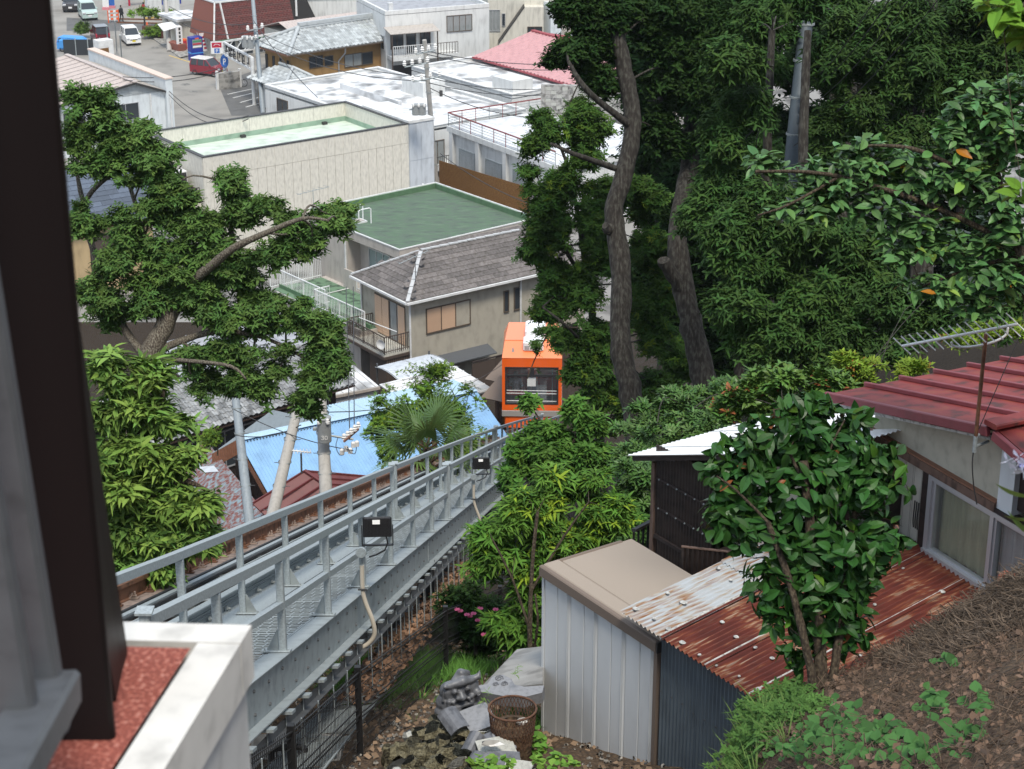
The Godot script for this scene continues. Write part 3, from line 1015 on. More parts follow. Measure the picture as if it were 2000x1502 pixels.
	while s < 16.0:
		var m := mb()
		var L := 1.55
		for i in 26:
			for dir in [-1,1]:
				var a := s + L * i / 26.0
				var b2: float = a + dir * 0.34
				if b2 < s or b2 > s + L: continue
				bar(m, tk(-0.15,-1.10, a), tk(0.40,-1.04, b2), 0.006,0.006)
		for u in [-0.15,0.40]:
			run(m, u - 0.008,-1.112 if u < 0 else -1.05, u + 0.008,-1.096 if u < 0 else -1.034, s, s + L, 2.0)
		P.call("mesh_panel", m, M.galv_dull if s < 3.0 else M.galv_dark, t)
		s += 1.6
	# handrails, two rows in three lengths
	handrail(-0.05,-4.25,14.0,-2.36,-1.0, "nearest length of the outer handrail along the grating walkway, carrying the nearer floodlight")
	handrail(-0.05,14.38,36.5,14.38,-1.0, "middle length of the outer handrail behind the second floodlight, right of the grating walkway")
	handrail(-0.05,36.85,60.0,36.85,-1.0, "far length of the outer handrail half hidden by the leafy branches near the orange car")
	handrail(-0.95,-4.9,14.0,-2.26,1.0, "nearest length of the inner handrail between the guide rail and the walkway")
	handrail(-0.95,14.38,36.5,14.38,1.0, "middle length of the inner handrail, in front of the blue roof and the palm")
	handrail(-0.95,36.85,64.0,36.85,1.0, "far length of the inner handrail ending at the orange car")
	# chains that close the gaps
	for f in [14.19,36.68]:
		var c := mb()
		var p := sag(tk(-0.95,0.85, f - 0.16), tk(-0.95,0.85, f + 0.16), 0.14,9)
		for i in 9:
			var d: Vector3 = (p[i + 1] - p[i]).normalized()
			var q: Vector3 = (p[i] + p[i + 1]) / 2.0
			var side := d.cross(Vector3.UP if i % 2 else Vector3.RIGHT).normalized()
			tube(c, [q - d * 0.03, q - d * 0.015 + side * 0.014, q + d * 0.015 + side * 0.014, q + d * 0.03, q + d * 0.015 - side * 0.014, q - d * 0.015 - side * 0.014, q - d * 0.03],0.005,5)
		tag(obj("chain", c, M.galv), "short chain across the nearer gap in the inner handrail" if f < 20 else "short chain across the gap in the inner handrail near the orange car", "chain")
	floodlight(4.55,1.0, "nearer black floodlight on the outer handrail with a beige conduit below it")
	floodlight(18.5,1.0, "farther black floodlight on the outer handrail, beside the leafy shrub")
func floodlight(s: float, k: float, label: String) -> void:
	var c := tk(0.16,0.80, s)
	var t := thing("floodlight", label, "floodlight", c, 0.06, "floodlights on the handrail")
	var st := mb()
	cbox(st, Vector3(0,0,0), Vector3(0.33,0.23,0.05), 0.02, Basis(Vector3.RIGHT, -0.25))
	obj("housing", st, M.lamp_black, t)
	for i in 19:
		var f := mb()
		box(f, Vector3(-0.14 + 0.28 * i / 18.0,0.005,0.035), Vector3(0.005,0.20,0.03), Basis(Vector3.RIGHT, -0.25))
		obj("fin", f, M.lamp_black, t)
	var lb := mb()
	box(lb, Vector3(-0.01,0.075,0.036), Vector3(0.085,0.05,0.003), Basis(Vector3.RIGHT, -0.25))
	obj("label_plate", lb, M.paper, t)
	var b := mb()
	for x in [-0.175,0.175]:
		cbox(b, Vector3(x, -0.10,0.01), Vector3(0.012,0.25,0.03), 0.003)
	box(b, Vector3(0,-0.225,0.01), Vector3(0.36,0.014,0.035))
	obj("bracket", b, M.lamp_black, t)
	var cb := mb()
	tube(cb, [Vector3(0.10,-0.11,0.03), Vector3(0.115,-0.18,0.06), Vector3(0.08,-0.27,0.06), Vector3(-0.02,-0.33,0.05), Vector3(-0.10,-0.36,0.04)],0.01,6)
	obj("cable", cb, M.lamp_black, t)
	# the junction box and conduit on the post below
	var j := thing("conduit", "round grey junction box with a beige flexible conduit hanging below the %s floodlight" % ["nearer" if s < 10 else "farther"], "conduit", tk(0.07,0.55, s - 0.62), 0.0, "conduits of the floodlights")
	var d := mb()
	lathe(d, [[0.0,0.10],[0.056,0.10],[0.06,0.085],[0.06,0.0],[0.0,0.0]], Vector3(0.0,0.0,0.0), 14, Basis(Vector3(1,0,0), Vector3(0,0.35,0.94).normalized(), Vector3(0,-0.94,0.35).normalized()))
	obj("junction_box", d, M.galv, j)
	var p := mb()
	tube(p, [Vector3(0.0,-0.05,0.02), Vector3(0.0,-0.16,0.02)],0.02,8)
	obj("pipe", p, M.galv, j)
	var h := mb()
	tube(h, smooth_path([Vector3(0.0,-0.15,0.02), Vector3(0.0,-0.45,0.02), Vector3(0.03,-0.62,0.03), Vector3(0.10,-0.82,0.05), Vector3(0.12,-1.0,0.05), Vector3(0.05,-1.12,0.05), Vector3(-0.08,-1.2,0.05)],4), 0.026,8)
	obj("hose", h, M.cable_beige, j)
	var cl := mb()
	for y in [-0.44]:
		tube(cl, [Vector3(-0.05, y, 0.05), Vector3(0.05, y, 0.05)],0.012,5)
	obj("clamp", cl, M.lamp_black, j)
# ---------- the orange car ----------
func slope_car() -> void:
	var at := tk(-1.62,0.24,67.5)
	var t := thing("slope_railcar", "bright orange rail cabin with a wide window and a white box on its roof", "railcar", at, deg_to_rad(-1.5))
	var W := 1.40
	var Ht := 3.55
	var L := 3.7
	var sh := mb()
	cbox(sh, Vector3(0,0.32, -L / 2), Vector3(2 * W - 0.25,0.6, L - 0.1), 0.06)
	obj("skirt", sh, M.orange, t)
	var bd := mb()
	cbox(bd, Vector3(0,0.77, -L / 2), Vector3(2 * W + 0.03,0.30, L + 0.03), 0.03)
	obj("grey_band", bd, M.skirt_grey, t)
	var f := mb()
	var wl := -1.26
	var wr := 1.24
	var wb := 1.22
	var wt := 3.10
	bx(f, -W, 0.92,0, W, wb, -0.08)
	bx(f, -W, wt, 0, W, Ht, -0.08)
	bx(f, -W, wb, 0, wl, wt, -0.08)
	bx(f, wr, wb, 0, W, wt, -0.08)
	obj("front_panel", f, M.orange, t)
	for x in [-1,1]:
		var sd := mb()
		bx(sd, x * W, 0.92,-0.081, x * (W - 0.06), 1.45, -L)
		bx(sd, x * W, 2.95,-0.081, x * (W - 0.06), Ht, -L)
		for z in [-0.081,-1.3,-2.5, -L + 0.2]:
			bx(sd, x * W, 1.451, z, x * (W - 0.06), 2.949, z - 0.2)
		obj("side_panel", sd, M.orange, t)
		var gl := mb()
		bx(gl, x * (W - 0.025), 1.45,-0.25, x * (W - 0.035), 2.95, -L + 0.1)
		obj("side_window", gl, M.glass_dark, t)
	var bk := mb()
	bx(bk, -W, 0.92, -L, W, 1.6, -L + 0.06)
	bx(bk, -W, 2.9, -L, W, Ht, -L + 0.06)
	bx(bk, -W, 1.6, -L, -W + 0.3,2.9, -L + 0.06)
	bx(bk, W - 0.3,1.6, -L, W, 2.9, -L + 0.06)
	obj("rear_panel", bk, M.orange, t)
	# roof: sloping front part, then a crown
	var rf := mb()
	var a := [Vector3(-W, Ht, 0.02), Vector3(W, Ht, 0.02), Vector3(W - 0.1, Ht + 0.38,-1.35), Vector3(-W + 0.1, Ht + 0.38,-1.35)]
	quad(rf, a[0], a[3], a[2], a[1])
	var b := [Vector3(-W + 0.1, Ht + 0.38,-1.35), Vector3(W - 0.1, Ht + 0.38,-1.35), Vector3(W - 0.22, Ht + 0.45, -L), Vector3(-W + 0.22, Ht + 0.45, -L)]
	quad(rf, b[0], b[3], b[2], b[1])
	for x in [-1,1]:
		var p := [Vector3(x * W, Ht, 0.02), Vector3(x * W, Ht, -L), Vector3(x * (W - 0.22), Ht + 0.45, -L), Vector3(x * (W - 0.1), Ht + 0.38,-1.35)]
		tri(rf, p[0], p[3], p[1])
		tri(rf, p[1], p[3], p[2])
	obj("roof", rf, M.orange_roof, t)
	var lip := mb()
	bx(lip, -W + 0.1, Ht + 0.35,-1.33, W - 0.1, Ht + 0.40,-1.38)
	obj("roof_lip", lip, M.orange, t)
	var ac := mb()
	cbox(ac, Vector3(0.05, Ht + 0.42,-0.9), Vector3(0.95,0.42,0.9), 0.06)
	cbox(ac, Vector3(0.12, Ht + 0.62,-2.1), Vector3(0.95,0.5,1.5), 0.06)
	var acm := obj("roof_unit", ac, M.white_gloss, t)
	var lv := mb()
	for i in 3:
		for j in 2:
			bx(lv, -0.36 + 0.26 * i, Ht + 0.25 + 0.1 * j, -0.445,-0.14 + 0.26 * i, Ht + 0.33 + 0.1 * j, -0.44)
	obj("louvre", lv, M.galv, acm)
	var ant := mb()
	lathe(ant, [[0.07,0],[0.05,0.08],[0.02,0.2],[0,0.22]], Vector3(-0.9, Ht + 0.12,-0.5), 8)
	obj("roof_aerial", ant, M.galv_dull, t)
	# window: black gasket, transom, glass, rails
	var ga := mb()
	for e in [[wl, wb, wr, wb + 0.07],[wl, wt - 0.07, wr, wt],[wl, wb + 0.07, wl + 0.07, wt - 0.07],[wr - 0.07, wb + 0.07, wr, wt - 0.07],[wl + 0.07,2.62, wr - 0.07,2.72],[-0.1,2.72,0.1, wt - 0.07]]:
		bx(ga, e[0], e[1],0.012, e[2], e[3],-0.06)
	obj("window_frame", ga, M.rubber, t)
	var m := StandardMaterial3D.new()
	m.transparency = BaseMaterial3D.TRANSPARENCY_ALPHA
	m.albedo_color = Color(0.55,0.60,0.62,0.12)
	m.roughness = 0.03
	M["pane"] = m
	for e in [[wl + 0.07, wb + 0.07, wr - 0.07,2.62],[wl + 0.07,2.72,-0.1, wt - 0.07],[0.1,2.72, wr - 0.07, wt - 0.07]]:
		var g := mb()
		quad(g, Vector3(e[0], e[1],-0.02), Vector3(e[0], e[3],-0.02), Vector3(e[2], e[3],-0.02), Vector3(e[2], e[1],-0.02))
		obj("pane", g, m, t)
	for y in [1.36,1.74,1.88,2.60]:
		var r := mb()
		rod(r, Vector3(wl + 0.05, y, -0.12), Vector3(wr - 0.05, y - 0.02,-0.12), 0.022,6)
		obj("window_rail", r, M.white_gloss, t)
	var nt := mb()
	bx(nt, -0.22,2.12,-0.05,0.18,2.58,-0.045)
	obj("notice", nt, M.paper, t)
	# inside: floor, seats, driver's desk
	var fl := mb()
	bx(fl, -W + 0.07,0.93,-0.1, W - 0.07,1.0, -L + 0.07)
	obj("cabin_floor", fl, M.cab_inside, t)
	for z in [-1.15,-2.4]:
		for x in [-0.72,0.72]:
			var s := mb()
			cbox(s, Vector3(x, 1.42, z), Vector3(0.95,0.16,0.5), 0.04)
			cbox(s, Vector3(x, 1.85, z - 0.28), Vector3(0.95,0.8,0.14), 0.05)
			obj("seat", s, M.seat_pink if z < -2 else M.seat_red, t)
	var dk := mb()
	cbox(dk, Vector3(0.45,1.5,-0.55), Vector3(0.45,0.9,0.35), 0.03)
	obj("control_desk", dk, M.cab_inside, t)
	var st := mb()
	for x in [-0.05,0.95]:
		rod(st, Vector3(x, 1.0,-0.8), Vector3(x, 3.4,-0.8), 0.025,6)
	obj("grab_pole", st, M.galv, t)
	# wheels under the skirt
	for x in [-0.62,0.62]:
		for z in [-0.6, -L + 0.6]:
			var w := mb()
			lathe(w, [[0,-0.05],[0.2,-0.05],[0.2,0.05],[0,0.05]], Vector3(x, 0.02 - 0.39 * z * -0.0, z), 12, Basis(Vector3(0,1,0), Vector3(1,0,0), Vector3(0,0,1)))
			obj("wheel", w, M.galv_dark, t)
	passenger(t.transform * Vector3(-0.78,1.50,-1.05))
# a seated passenger seen from behind the glass, in a checked shirt: one surface from a field of tapered capsules
func passenger(at: Vector3) -> void:
	var t := thing("person", "seated passenger in a checked shirt and dark cap behind the orange cabin's window", "person", at, PI * 0.94)
	var J := {"hip": Vector3(0,0.10,0), "chest": Vector3(0,0.48,-0.03), "neck": Vector3(0,0.66,-0.01), "sl": Vector3(-0.19,0.56,-0.02), "sr": Vector3(0.19,0.56,-0.02), "el": Vector3(-0.30,0.28,0.04), "er": Vector3(0.30,0.28,0.04), "wl": Vector3(-0.20,0.14,0.26), "wr": Vector3(0.20,0.14,0.26), "kl": Vector3(-0.14,0.10,0.46), "kr": Vector3(0.14,0.10,0.46), "al": Vector3(-0.14,-0.34,0.44), "ar": Vector3(0.14,-0.34,0.44)}
	var shirt := [["hip", "chest", 0.16,0.175],["sl", "sr", 0.10,0.10],["chest", "neck", 0.13,0.07],["sl", "el", 0.075,0.06],["sr", "er", 0.075,0.06],["el", "wl", 0.058,0.045],["er", "wr", 0.058,0.045]]
	var legs := [["hip", "kl", 0.12,0.085],["hip", "kr", 0.12,0.085],["kl", "al", 0.075,0.05],["kr", "ar", 0.075,0.05]]
	var conv := func(l: Array) -> Array: return l.map(func(b): return [J[b[0]], J[b[1]], b[2], b[3]])
	obj("body", field_mesh(conv.call(shirt + legs), 0.03,0.05), M.shirt, t)
	var head := mb()
	obj("head", field_mesh([[Vector3(0,0.64,0), Vector3(0,0.74,0.01), 0.055,0.06],[Vector3(0,0.82,0.0), Vector3(0,0.88,0.0), 0.085,0.095],[Vector3(0,0.80,0.06), Vector3(0,0.84,0.09), 0.045,0.02],[Vector3(-0.09,0.83,0), Vector3(-0.1,0.86,0), 0.02,0.02],[Vector3(0.09,0.83,0), Vector3(0.1,0.86,0), 0.02,0.02]],0.016,0.025), M.skin, t)
	obj("cap", field_mesh([[Vector3(0,0.90,-0.01), Vector3(0,0.93,-0.02), 0.105,0.09],[Vector3(-0.05,0.92,0.12), Vector3(0.05,0.92,0.12), 0.03,0.03]],0.02,0.02), M.cap, t)
	for x in [-1,1]:
		var b := [[J["wl"] * Vector3(-x, 1,1), J["wl"] * Vector3(-x, 1,1) + Vector3(-x * 0.02,-0.01,0.07), 0.035,0.03]]
		for k in 4:
			var base: Vector3 = J["wl"] * Vector3(-x, 1,1) + Vector3(-x * 0.02 + (k - 1.5) * 0.018,-0.01,0.08)
			b.append([base, base + Vector3(0,-0.015,0.04), 0.010,0.009])
			b.append([base + Vector3(0,-0.015,0.04), base + Vector3(0,-0.045,0.05), 0.009,0.008])
		b.append([J["wl"] * Vector3(-x, 1,1) + Vector3(-x * 0.03,0,0.03), J["wl"] * Vector3(-x, 1,1) + Vector3(-x * 0.06,-0.01,0.07), 0.012,0.010])
		obj("hand", field_mesh(b, 0.010,0.008), M.skin, t)
# surface nets over a smooth union of tapered capsules [a, b, ra, rb]
func field_mesh(bones: Array, cell: float, k: float) -> SurfaceTool:
	var lo := Vector3.ONE * 1e9
	var hi := -lo
	for b in bones:
		var r: float = max(b[2], b[3]) + cell * 2.0
		for p in [b[0], b[1]]:
			lo = lo.min(p - Vector3.ONE * r)
			hi = hi.max(p + Vector3.ONE * r)
	var n := Vector3i(((hi - lo) / cell).ceil()) + Vector3i.ONE
	var f := PackedFloat32Array()
	f.resize(n.x * n.y * n.z)
	f.fill(1.0)
	var sum := PackedFloat32Array()
	sum.resize(f.size())
	for b in bones:
		var ab: Vector3 = b[1] - b[0]
		var r: float = max(b[2], b[3]) + k + cell * 2.0
		var l := Vector3i(((b[0].min(b[1]) - Vector3.ONE * r - lo) / cell).floor()).clamp(Vector3i.ZERO, n - Vector3i.ONE)
		var h := Vector3i(((b[0].max(b[1]) + Vector3.ONE * r - lo) / cell).ceil()).clamp(Vector3i.ZERO, n - Vector3i.ONE)
		for z in range(l.z, h.z + 1):
			for y in range(l.y, h.y + 1):
				for x in range(l.x, h.x + 1):
					var p := lo + Vector3(x, y, z) * cell
					var s := clampf((p - b[0]).dot(ab) / max(ab.length_squared(), 1e-9), 0,1)
					sum[x + n.x * (y + n.y * z)] += exp(-(p.distance_to(b[0] + ab * s) - lerpf(b[2], b[3], s)) / (k * 0.35))
	for i in f.size():
		f[i] = -log(sum[i]) * k * 0.35 if sum[i] > 1e-12 else 1.0
	var at := func(x: int, y: int, z: int) -> float: return f[x + n.x * (y + n.y * z)]
	var vert := {}
	for z in n.z - 1:
		for y in n.y - 1:
			for x in n.x - 1:
				var m := 0
				var c := []
				for q in 8:
					var d: float = f[x + (q & 1) + n.x * (y + ((q >> 1) & 1) + n.y * (z + (q >> 2)))]
					c.append(d)
					if d < 0: m += 1
				if m == 0 or m == 8: continue
				var p := Vector3.ZERO
				var cnt := 0
				for e in [[0,1],[2,3],[4,5],[6,7],[0,2],[1,3],[4,6],[5,7],[0,4],[1,5],[2,6],[3,7]]:
					if (c[e[0]] < 0) != (c[e[1]] < 0):
						var w: float = c[e[0]] / (c[e[0]] - c[e[1]])
						var pa := Vector3(e[0] & 1, (e[0] >> 1) & 1, e[0] >> 2)
						var pb := Vector3(e[1] & 1, (e[1] >> 1) & 1, e[1] >> 2)
						p += pa.lerp(pb, w)
						cnt += 1
				var gr := Vector3(c[1] + c[3] + c[5] + c[7] - c[0] - c[2] - c[4] - c[6], c[2] + c[3] + c[6] + c[7] - c[0] - c[1] - c[4] - c[5], c[4] + c[5] + c[6] + c[7] - c[0] - c[1] - c[2] - c[3])
				vert[Vector3i(x, y, z)] = [lo + (Vector3(x, y, z) + p / cnt) * cell, gr.normalized()]
	var st := mb()
	for v in vert:
		for ax in 3:
			var d := Vector3i.ZERO
			d[ax] = 1
			var e: Vector3i = v + d
			if e[ax] >= n[ax] - 1: continue
			var a: float = at.call(v.x, v.y, v.z)
			var b: float = at.call(e.x, e.y, e.z)
			if (a < 0) == (b < 0): continue
			var u := Vector3i.ZERO
			var w := Vector3i.ZERO
			u[(ax + 1) % 3] = 1
			w[(ax + 2) % 3] = 1
			var q := [v, v - u, v - u - w, v - w]
			if q.any(func(g): return not vert.has(g)): continue
			if a < 0: q.reverse()
			for j in [0,1,2,0,2,3]:
				st.set_normal(vert[q[j]][1])
				st.add_vertex(vert[q[j]][0])
	return st
# ---------- building helpers: local x runs along the facade (azimuth a), -z into the depth, near corner at the origin ----------
func lot(called: String, label: String, category: String, px: float, py: float, y: float, a: float, group := "", ground := 0.0) -> Node3D:
	var p := lev(px, py, y)
	return thing(called, label, category, Vector3(p.x, ground, p.z), deg_to_rad(90.0 - a), group)
func loc(o: Node3D, w: Vector3) -> Vector3:
	return o.transform.affine_inverse() * w
func spot(o: Node3D, face: String, off: float, px: float, py: float) -> Vector2:
	var n := Vector3(0,0,1) if face == "f" else Vector3(-1,0,0)
	var p := Vector3(0,0, off) if face == "f" else Vector3(off, 0,0)
	var l := loc(o, onplane(px, py, o.transform * p, o.transform.basis * n))
	return Vector2(l.x if face == "f" else l.z, l.y)
func fp(face: String, off: float, u: float, y: float, d: float) -> Vector3:
	return Vector3(u, y, off + d) if face == "f" else Vector3(off - d, y, u)
func fbox(st: SurfaceTool, face: String, off: float, u0: float, y0: float, u1: float, y1: float, d0: float, d1: float) -> void:
	var a := fp(face, off, u0, y0, d0)
	var b := fp(face, off, u1, y1, d1)
	bx(st, a.x, a.y, a.z, b.x, b.y, b.z)
# a window: frame proud of the wall, panes a little behind the frame's face
func win(o: Node3D, face: String, off: float, x0: float, y0: float, x1: float, y1: float, panes := 2, fm := "alu", gm := "glass_dark", called := "window") -> void:
	var a := spot(o, face, off, x0, y0)
	var b := spot(o, face, off, x1, y1)
	winr(o, face, off, a.x, b.y, b.x, a.y, panes, fm, gm, called)
func winr(o: Node3D, face: String, off: float, u0: float, v0: float, u1: float, v1: float, panes := 2, fm := "alu", gm := "glass_dark", called := "window") -> void:
	if u0 > u1:
		var s := u0
		u0 = u1
		u1 = s
	if v0 > v1:
		var s := v0
		v0 = v1
		v1 = s
	var t := 0.055
	var st := mb()
	fbox(st, face, off, u0 - t, v0 - t, u1 + t, v0,0.0,0.07)
	fbox(st, face, off, u0 - t, v1, u1 + t, v1 + t, 0.0,0.06)
	fbox(st, face, off, u0 - t, v0, u0, v1,0.0,0.055)
	fbox(st, face, off, u1, v0, u1 + t, v1,0.0,0.055)
	for k in range(1, panes):
		var u := lerpf(u0, u1, float(k) / panes)
		fbox(st, face, off, u - 0.025, v0, u + 0.025, v1,0.0,0.045)
	var f := obj(called, st, M[fm], o)
	for k in panes:
		var ua := lerpf(u0, u1, float(k) / panes) + (0.026 if k > 0 else 0.0)
		var ub := lerpf(u0, u1, float(k + 1) / panes) - (0.026 if k < panes - 1 else 0.0)
		var g := mb()
		fbox(g, face, off, ua, v0, ub, v1,0.004,0.018 + 0.006 * (k % 2))
		obj("pane", g, M[gm], f)
func solid(o: Node3D, called: String, m: String, x0: float, y0: float, z0: float, x1: float, y1: float, z1: float) -> MeshInstance3D:
	var st := mb()
	bx(st, x0, y0, z0, x1, y1, z1)
	return obj(called, st, M[m], o)
func pipe(o: Node3D, called: String, m: String, pts: Array, r: float, sides := 6) -> MeshInstance3D:
	var st := mb()
	tube(st, pts, r, sides)
	return obj(called, st, M[m], o)
# a flat roof behind a parapet
func flat_top(o: Node3D, w: float, d: float, h: float, para: float, pm_: String, rm: String, cap: String, thick := 0.18) -> void:
	var st := mb()
	bx(st, 0, h - para, 0, w, h, -thick)
	bx(st, 0, h - para, -d, w, h, -d + thick)
	bx(st, 0, h - para, -thick, thick, h, -d + thick)
	bx(st, w - thick, h - para, -thick, w, h, -d + thick)
	obj("parapet", st, M[pm_], o)
	var r := mb()
	bx(r, thick, h - para - 0.1, -thick, w - thick, h - para + 0.004, -d + thick)
	obj("flat_roof", r, M[rm], o)
	if cap:
		var c := mb()
		var e := 0.05
		bx(c, -e, h + 0.002, e, w + e, h + 0.06, -thick - e)
		bx(c, -e, h + 0.002, -d + thick + e, w + e, h + 0.06, -d - e)
		bx(c, -e, h + 0.002, -thick - e, thick + e, h + 0.058, -d + thick + e)
		bx(c, w - thick - e, h + 0.002, -thick - e, w + e, h + 0.058, -d + thick + e)
		obj("coping", c, M[cap], o)
func railing(o: Node3D, called: String, m: String, a: Vector3, b: Vector3, h: float, gap: float, r := 0.02) -> void:
	var t := Node3D.new()
	t.name = called
	o.add_child(t, true)
	var st := mb()
	bar(st, a + Vector3(0, h, 0), b + Vector3(0, h, 0), 0.05,0.05)
	bar(st, a + Vector3(0,0.12,0), b + Vector3(0,0.12,0), 0.035,0.035)
	obj("rail", st, M[m], t)
	var n := int(max(2, a.distance_to(b) / gap))
	for i in n + 1:
		var p := a.lerp(b, float(i) / n)
		var s := mb()
		var thick := 0.05 if i % 8 == 0 else r
		bx(s, p.x - thick / 2, p.y, p.z - thick / 2, p.x + thick / 2, p.y + h - 0.02, p.z + thick / 2)
		obj("baluster", s, M[m], t)
# tiles on a slope: o lower left corner, u unit along the eave, v unit up the slope
func tile_mesh(w: float, l: float) -> ArrayMesh:
	var st := mb()
	var n := 5
	for i in n:
		var q := []
		for k in [i, i + 1]:
			var f := float(k) / n
			var y := 0.045 * sin(f * TAU * 0.95 + 0.5)
			q.append(Vector3((f - 0.5) * w * 1.06, y, 0))
		for face in [0,1]:
			var lift := 0.045
			var a: Vector3 = q[0] + Vector3(0, lift, 0)
			var b: Vector3 = q[1] + Vector3(0, lift, 0)
			var c: Vector3 = q[1] + Vector3(0,0.012, -l * 1.1)
			var d: Vector3 = q[0] + Vector3(0,0.012, -l * 1.1)
			if face == 0: quad(st, a, d, c, b)
			else: quad(st, a, b, b - Vector3(0,0.035,0), a - Vector3(0,0.035,0))
	return st.commit()
func tiles(o: Node3D, at: Vector3, u: Vector3, v: Vector3, lu: float, lv: float, w: float, l: float, m: String, inside: Callable, single := 300, called := "roof_tile") -> int:
	var n := v.cross(u).normalized()
	if n.y < 0: n = -n
	var mesh := tile_mesh(w, l)
	var basis := Basis(u, n, -v)
	if basis.determinant() < 0: basis = Basis(-u, n, -v)
	var spots := []
	var r := RandomNumberGenerator.new()
	r.seed = 11
	for j in int(lv / l):
		for i in int(lu / w):
			var x := (i + 0.5) * w
			var y := j * l
			if not inside.call(x, y + l * 0.5): continue
			var k := r.randf_range(0.72,1.18)
			spots.append([Transform3D(basis.rotated(n, r.randfn(0,0.012)), at + u * x + v * y + n * 0.03), Color(k, k, k * r.randf_range(0.97,1.03))])
	var keyed := []
	for s in spots: keyed.append([(o.transform * s[0].origin).distance_to(EYE), s])
	keyed.sort_custom(func(a, b): return a[0] < b[0])
	var tones := []
	for k in 4:
		var t: StandardMaterial3D = M[m].duplicate()
		t.albedo_color = (M[m].albedo_color.srgb_to_linear() * [0.75,0.92,1.05,1.2][k]).linear_to_srgb()
		tones.append(t)
	var vm: StandardMaterial3D = M[m].duplicate()
	vm.vertex_color_use_as_albedo = true
	var rest := []
	for i in keyed.size():
		var s: Array = keyed[i][1]
		if i < single: put(called, mesh, tones[clampi(int((s[1].r - 0.72) / 0.115), 0,3)], o, s[0])
		else: rest.append(s)
	scatter("roof_tiles", rest, [mesh], vm, o)
	return mini(single, keyed.size())
# slates: flat thin pieces in broken courses
func slates(o: Node3D, at: Vector3, u: Vector3, v: Vector3, lu: float, lv: float, w: float, l: float, m: String, inside: Callable) -> void:
	var n := v.cross(u).normalized()
	if n.y < 0: n = -n
	var st := mb()
	hexa(st, [Vector3(-w / 2 + 0.006,0.006,0), Vector3(w / 2 - 0.006,0.006,0), Vector3(w / 2 - 0.006,-0.012, -l * 1.05), Vector3(-w / 2 + 0.006,-0.012, -l * 1.05), Vector3(-w / 2 + 0.006,0.028,0), Vector3(w / 2 - 0.006,0.028,0), Vector3(w / 2 - 0.006,0.004, -l * 1.05), Vector3(-w / 2 + 0.006,0.004, -l * 1.05)])
	var mesh := st.commit()
	var tones := []
	for k in [0.72,0.84,0.95,1.06]:
		var t: StandardMaterial3D = M[m].duplicate()
		t.albedo_color = (M[m].albedo_color.srgb_to_linear() * k).linear_to_srgb()
		tones.append(t)
	var basis := Basis(u, n, -v)
	if basis.determinant() < 0: basis = Basis(-u, n, -v)
	for j in int(ceil(lv / l)):
		for i in int(lu / w) + 1:
			var x := (i + 0.5) * w - (w * 0.5 if j % 2 else 0.0)
			var y := j * l
			if not inside.call(x, y + l * 0.5): continue
			put("slate", mesh, tones[rng.randi() % 4], o, Transform3D(basis, at + u * x + v * y + n * 0.02))
func middle_houses() -> void:
	green_house()
	tan_house()
	blue_house()
	tile_house()
	small_sheds()
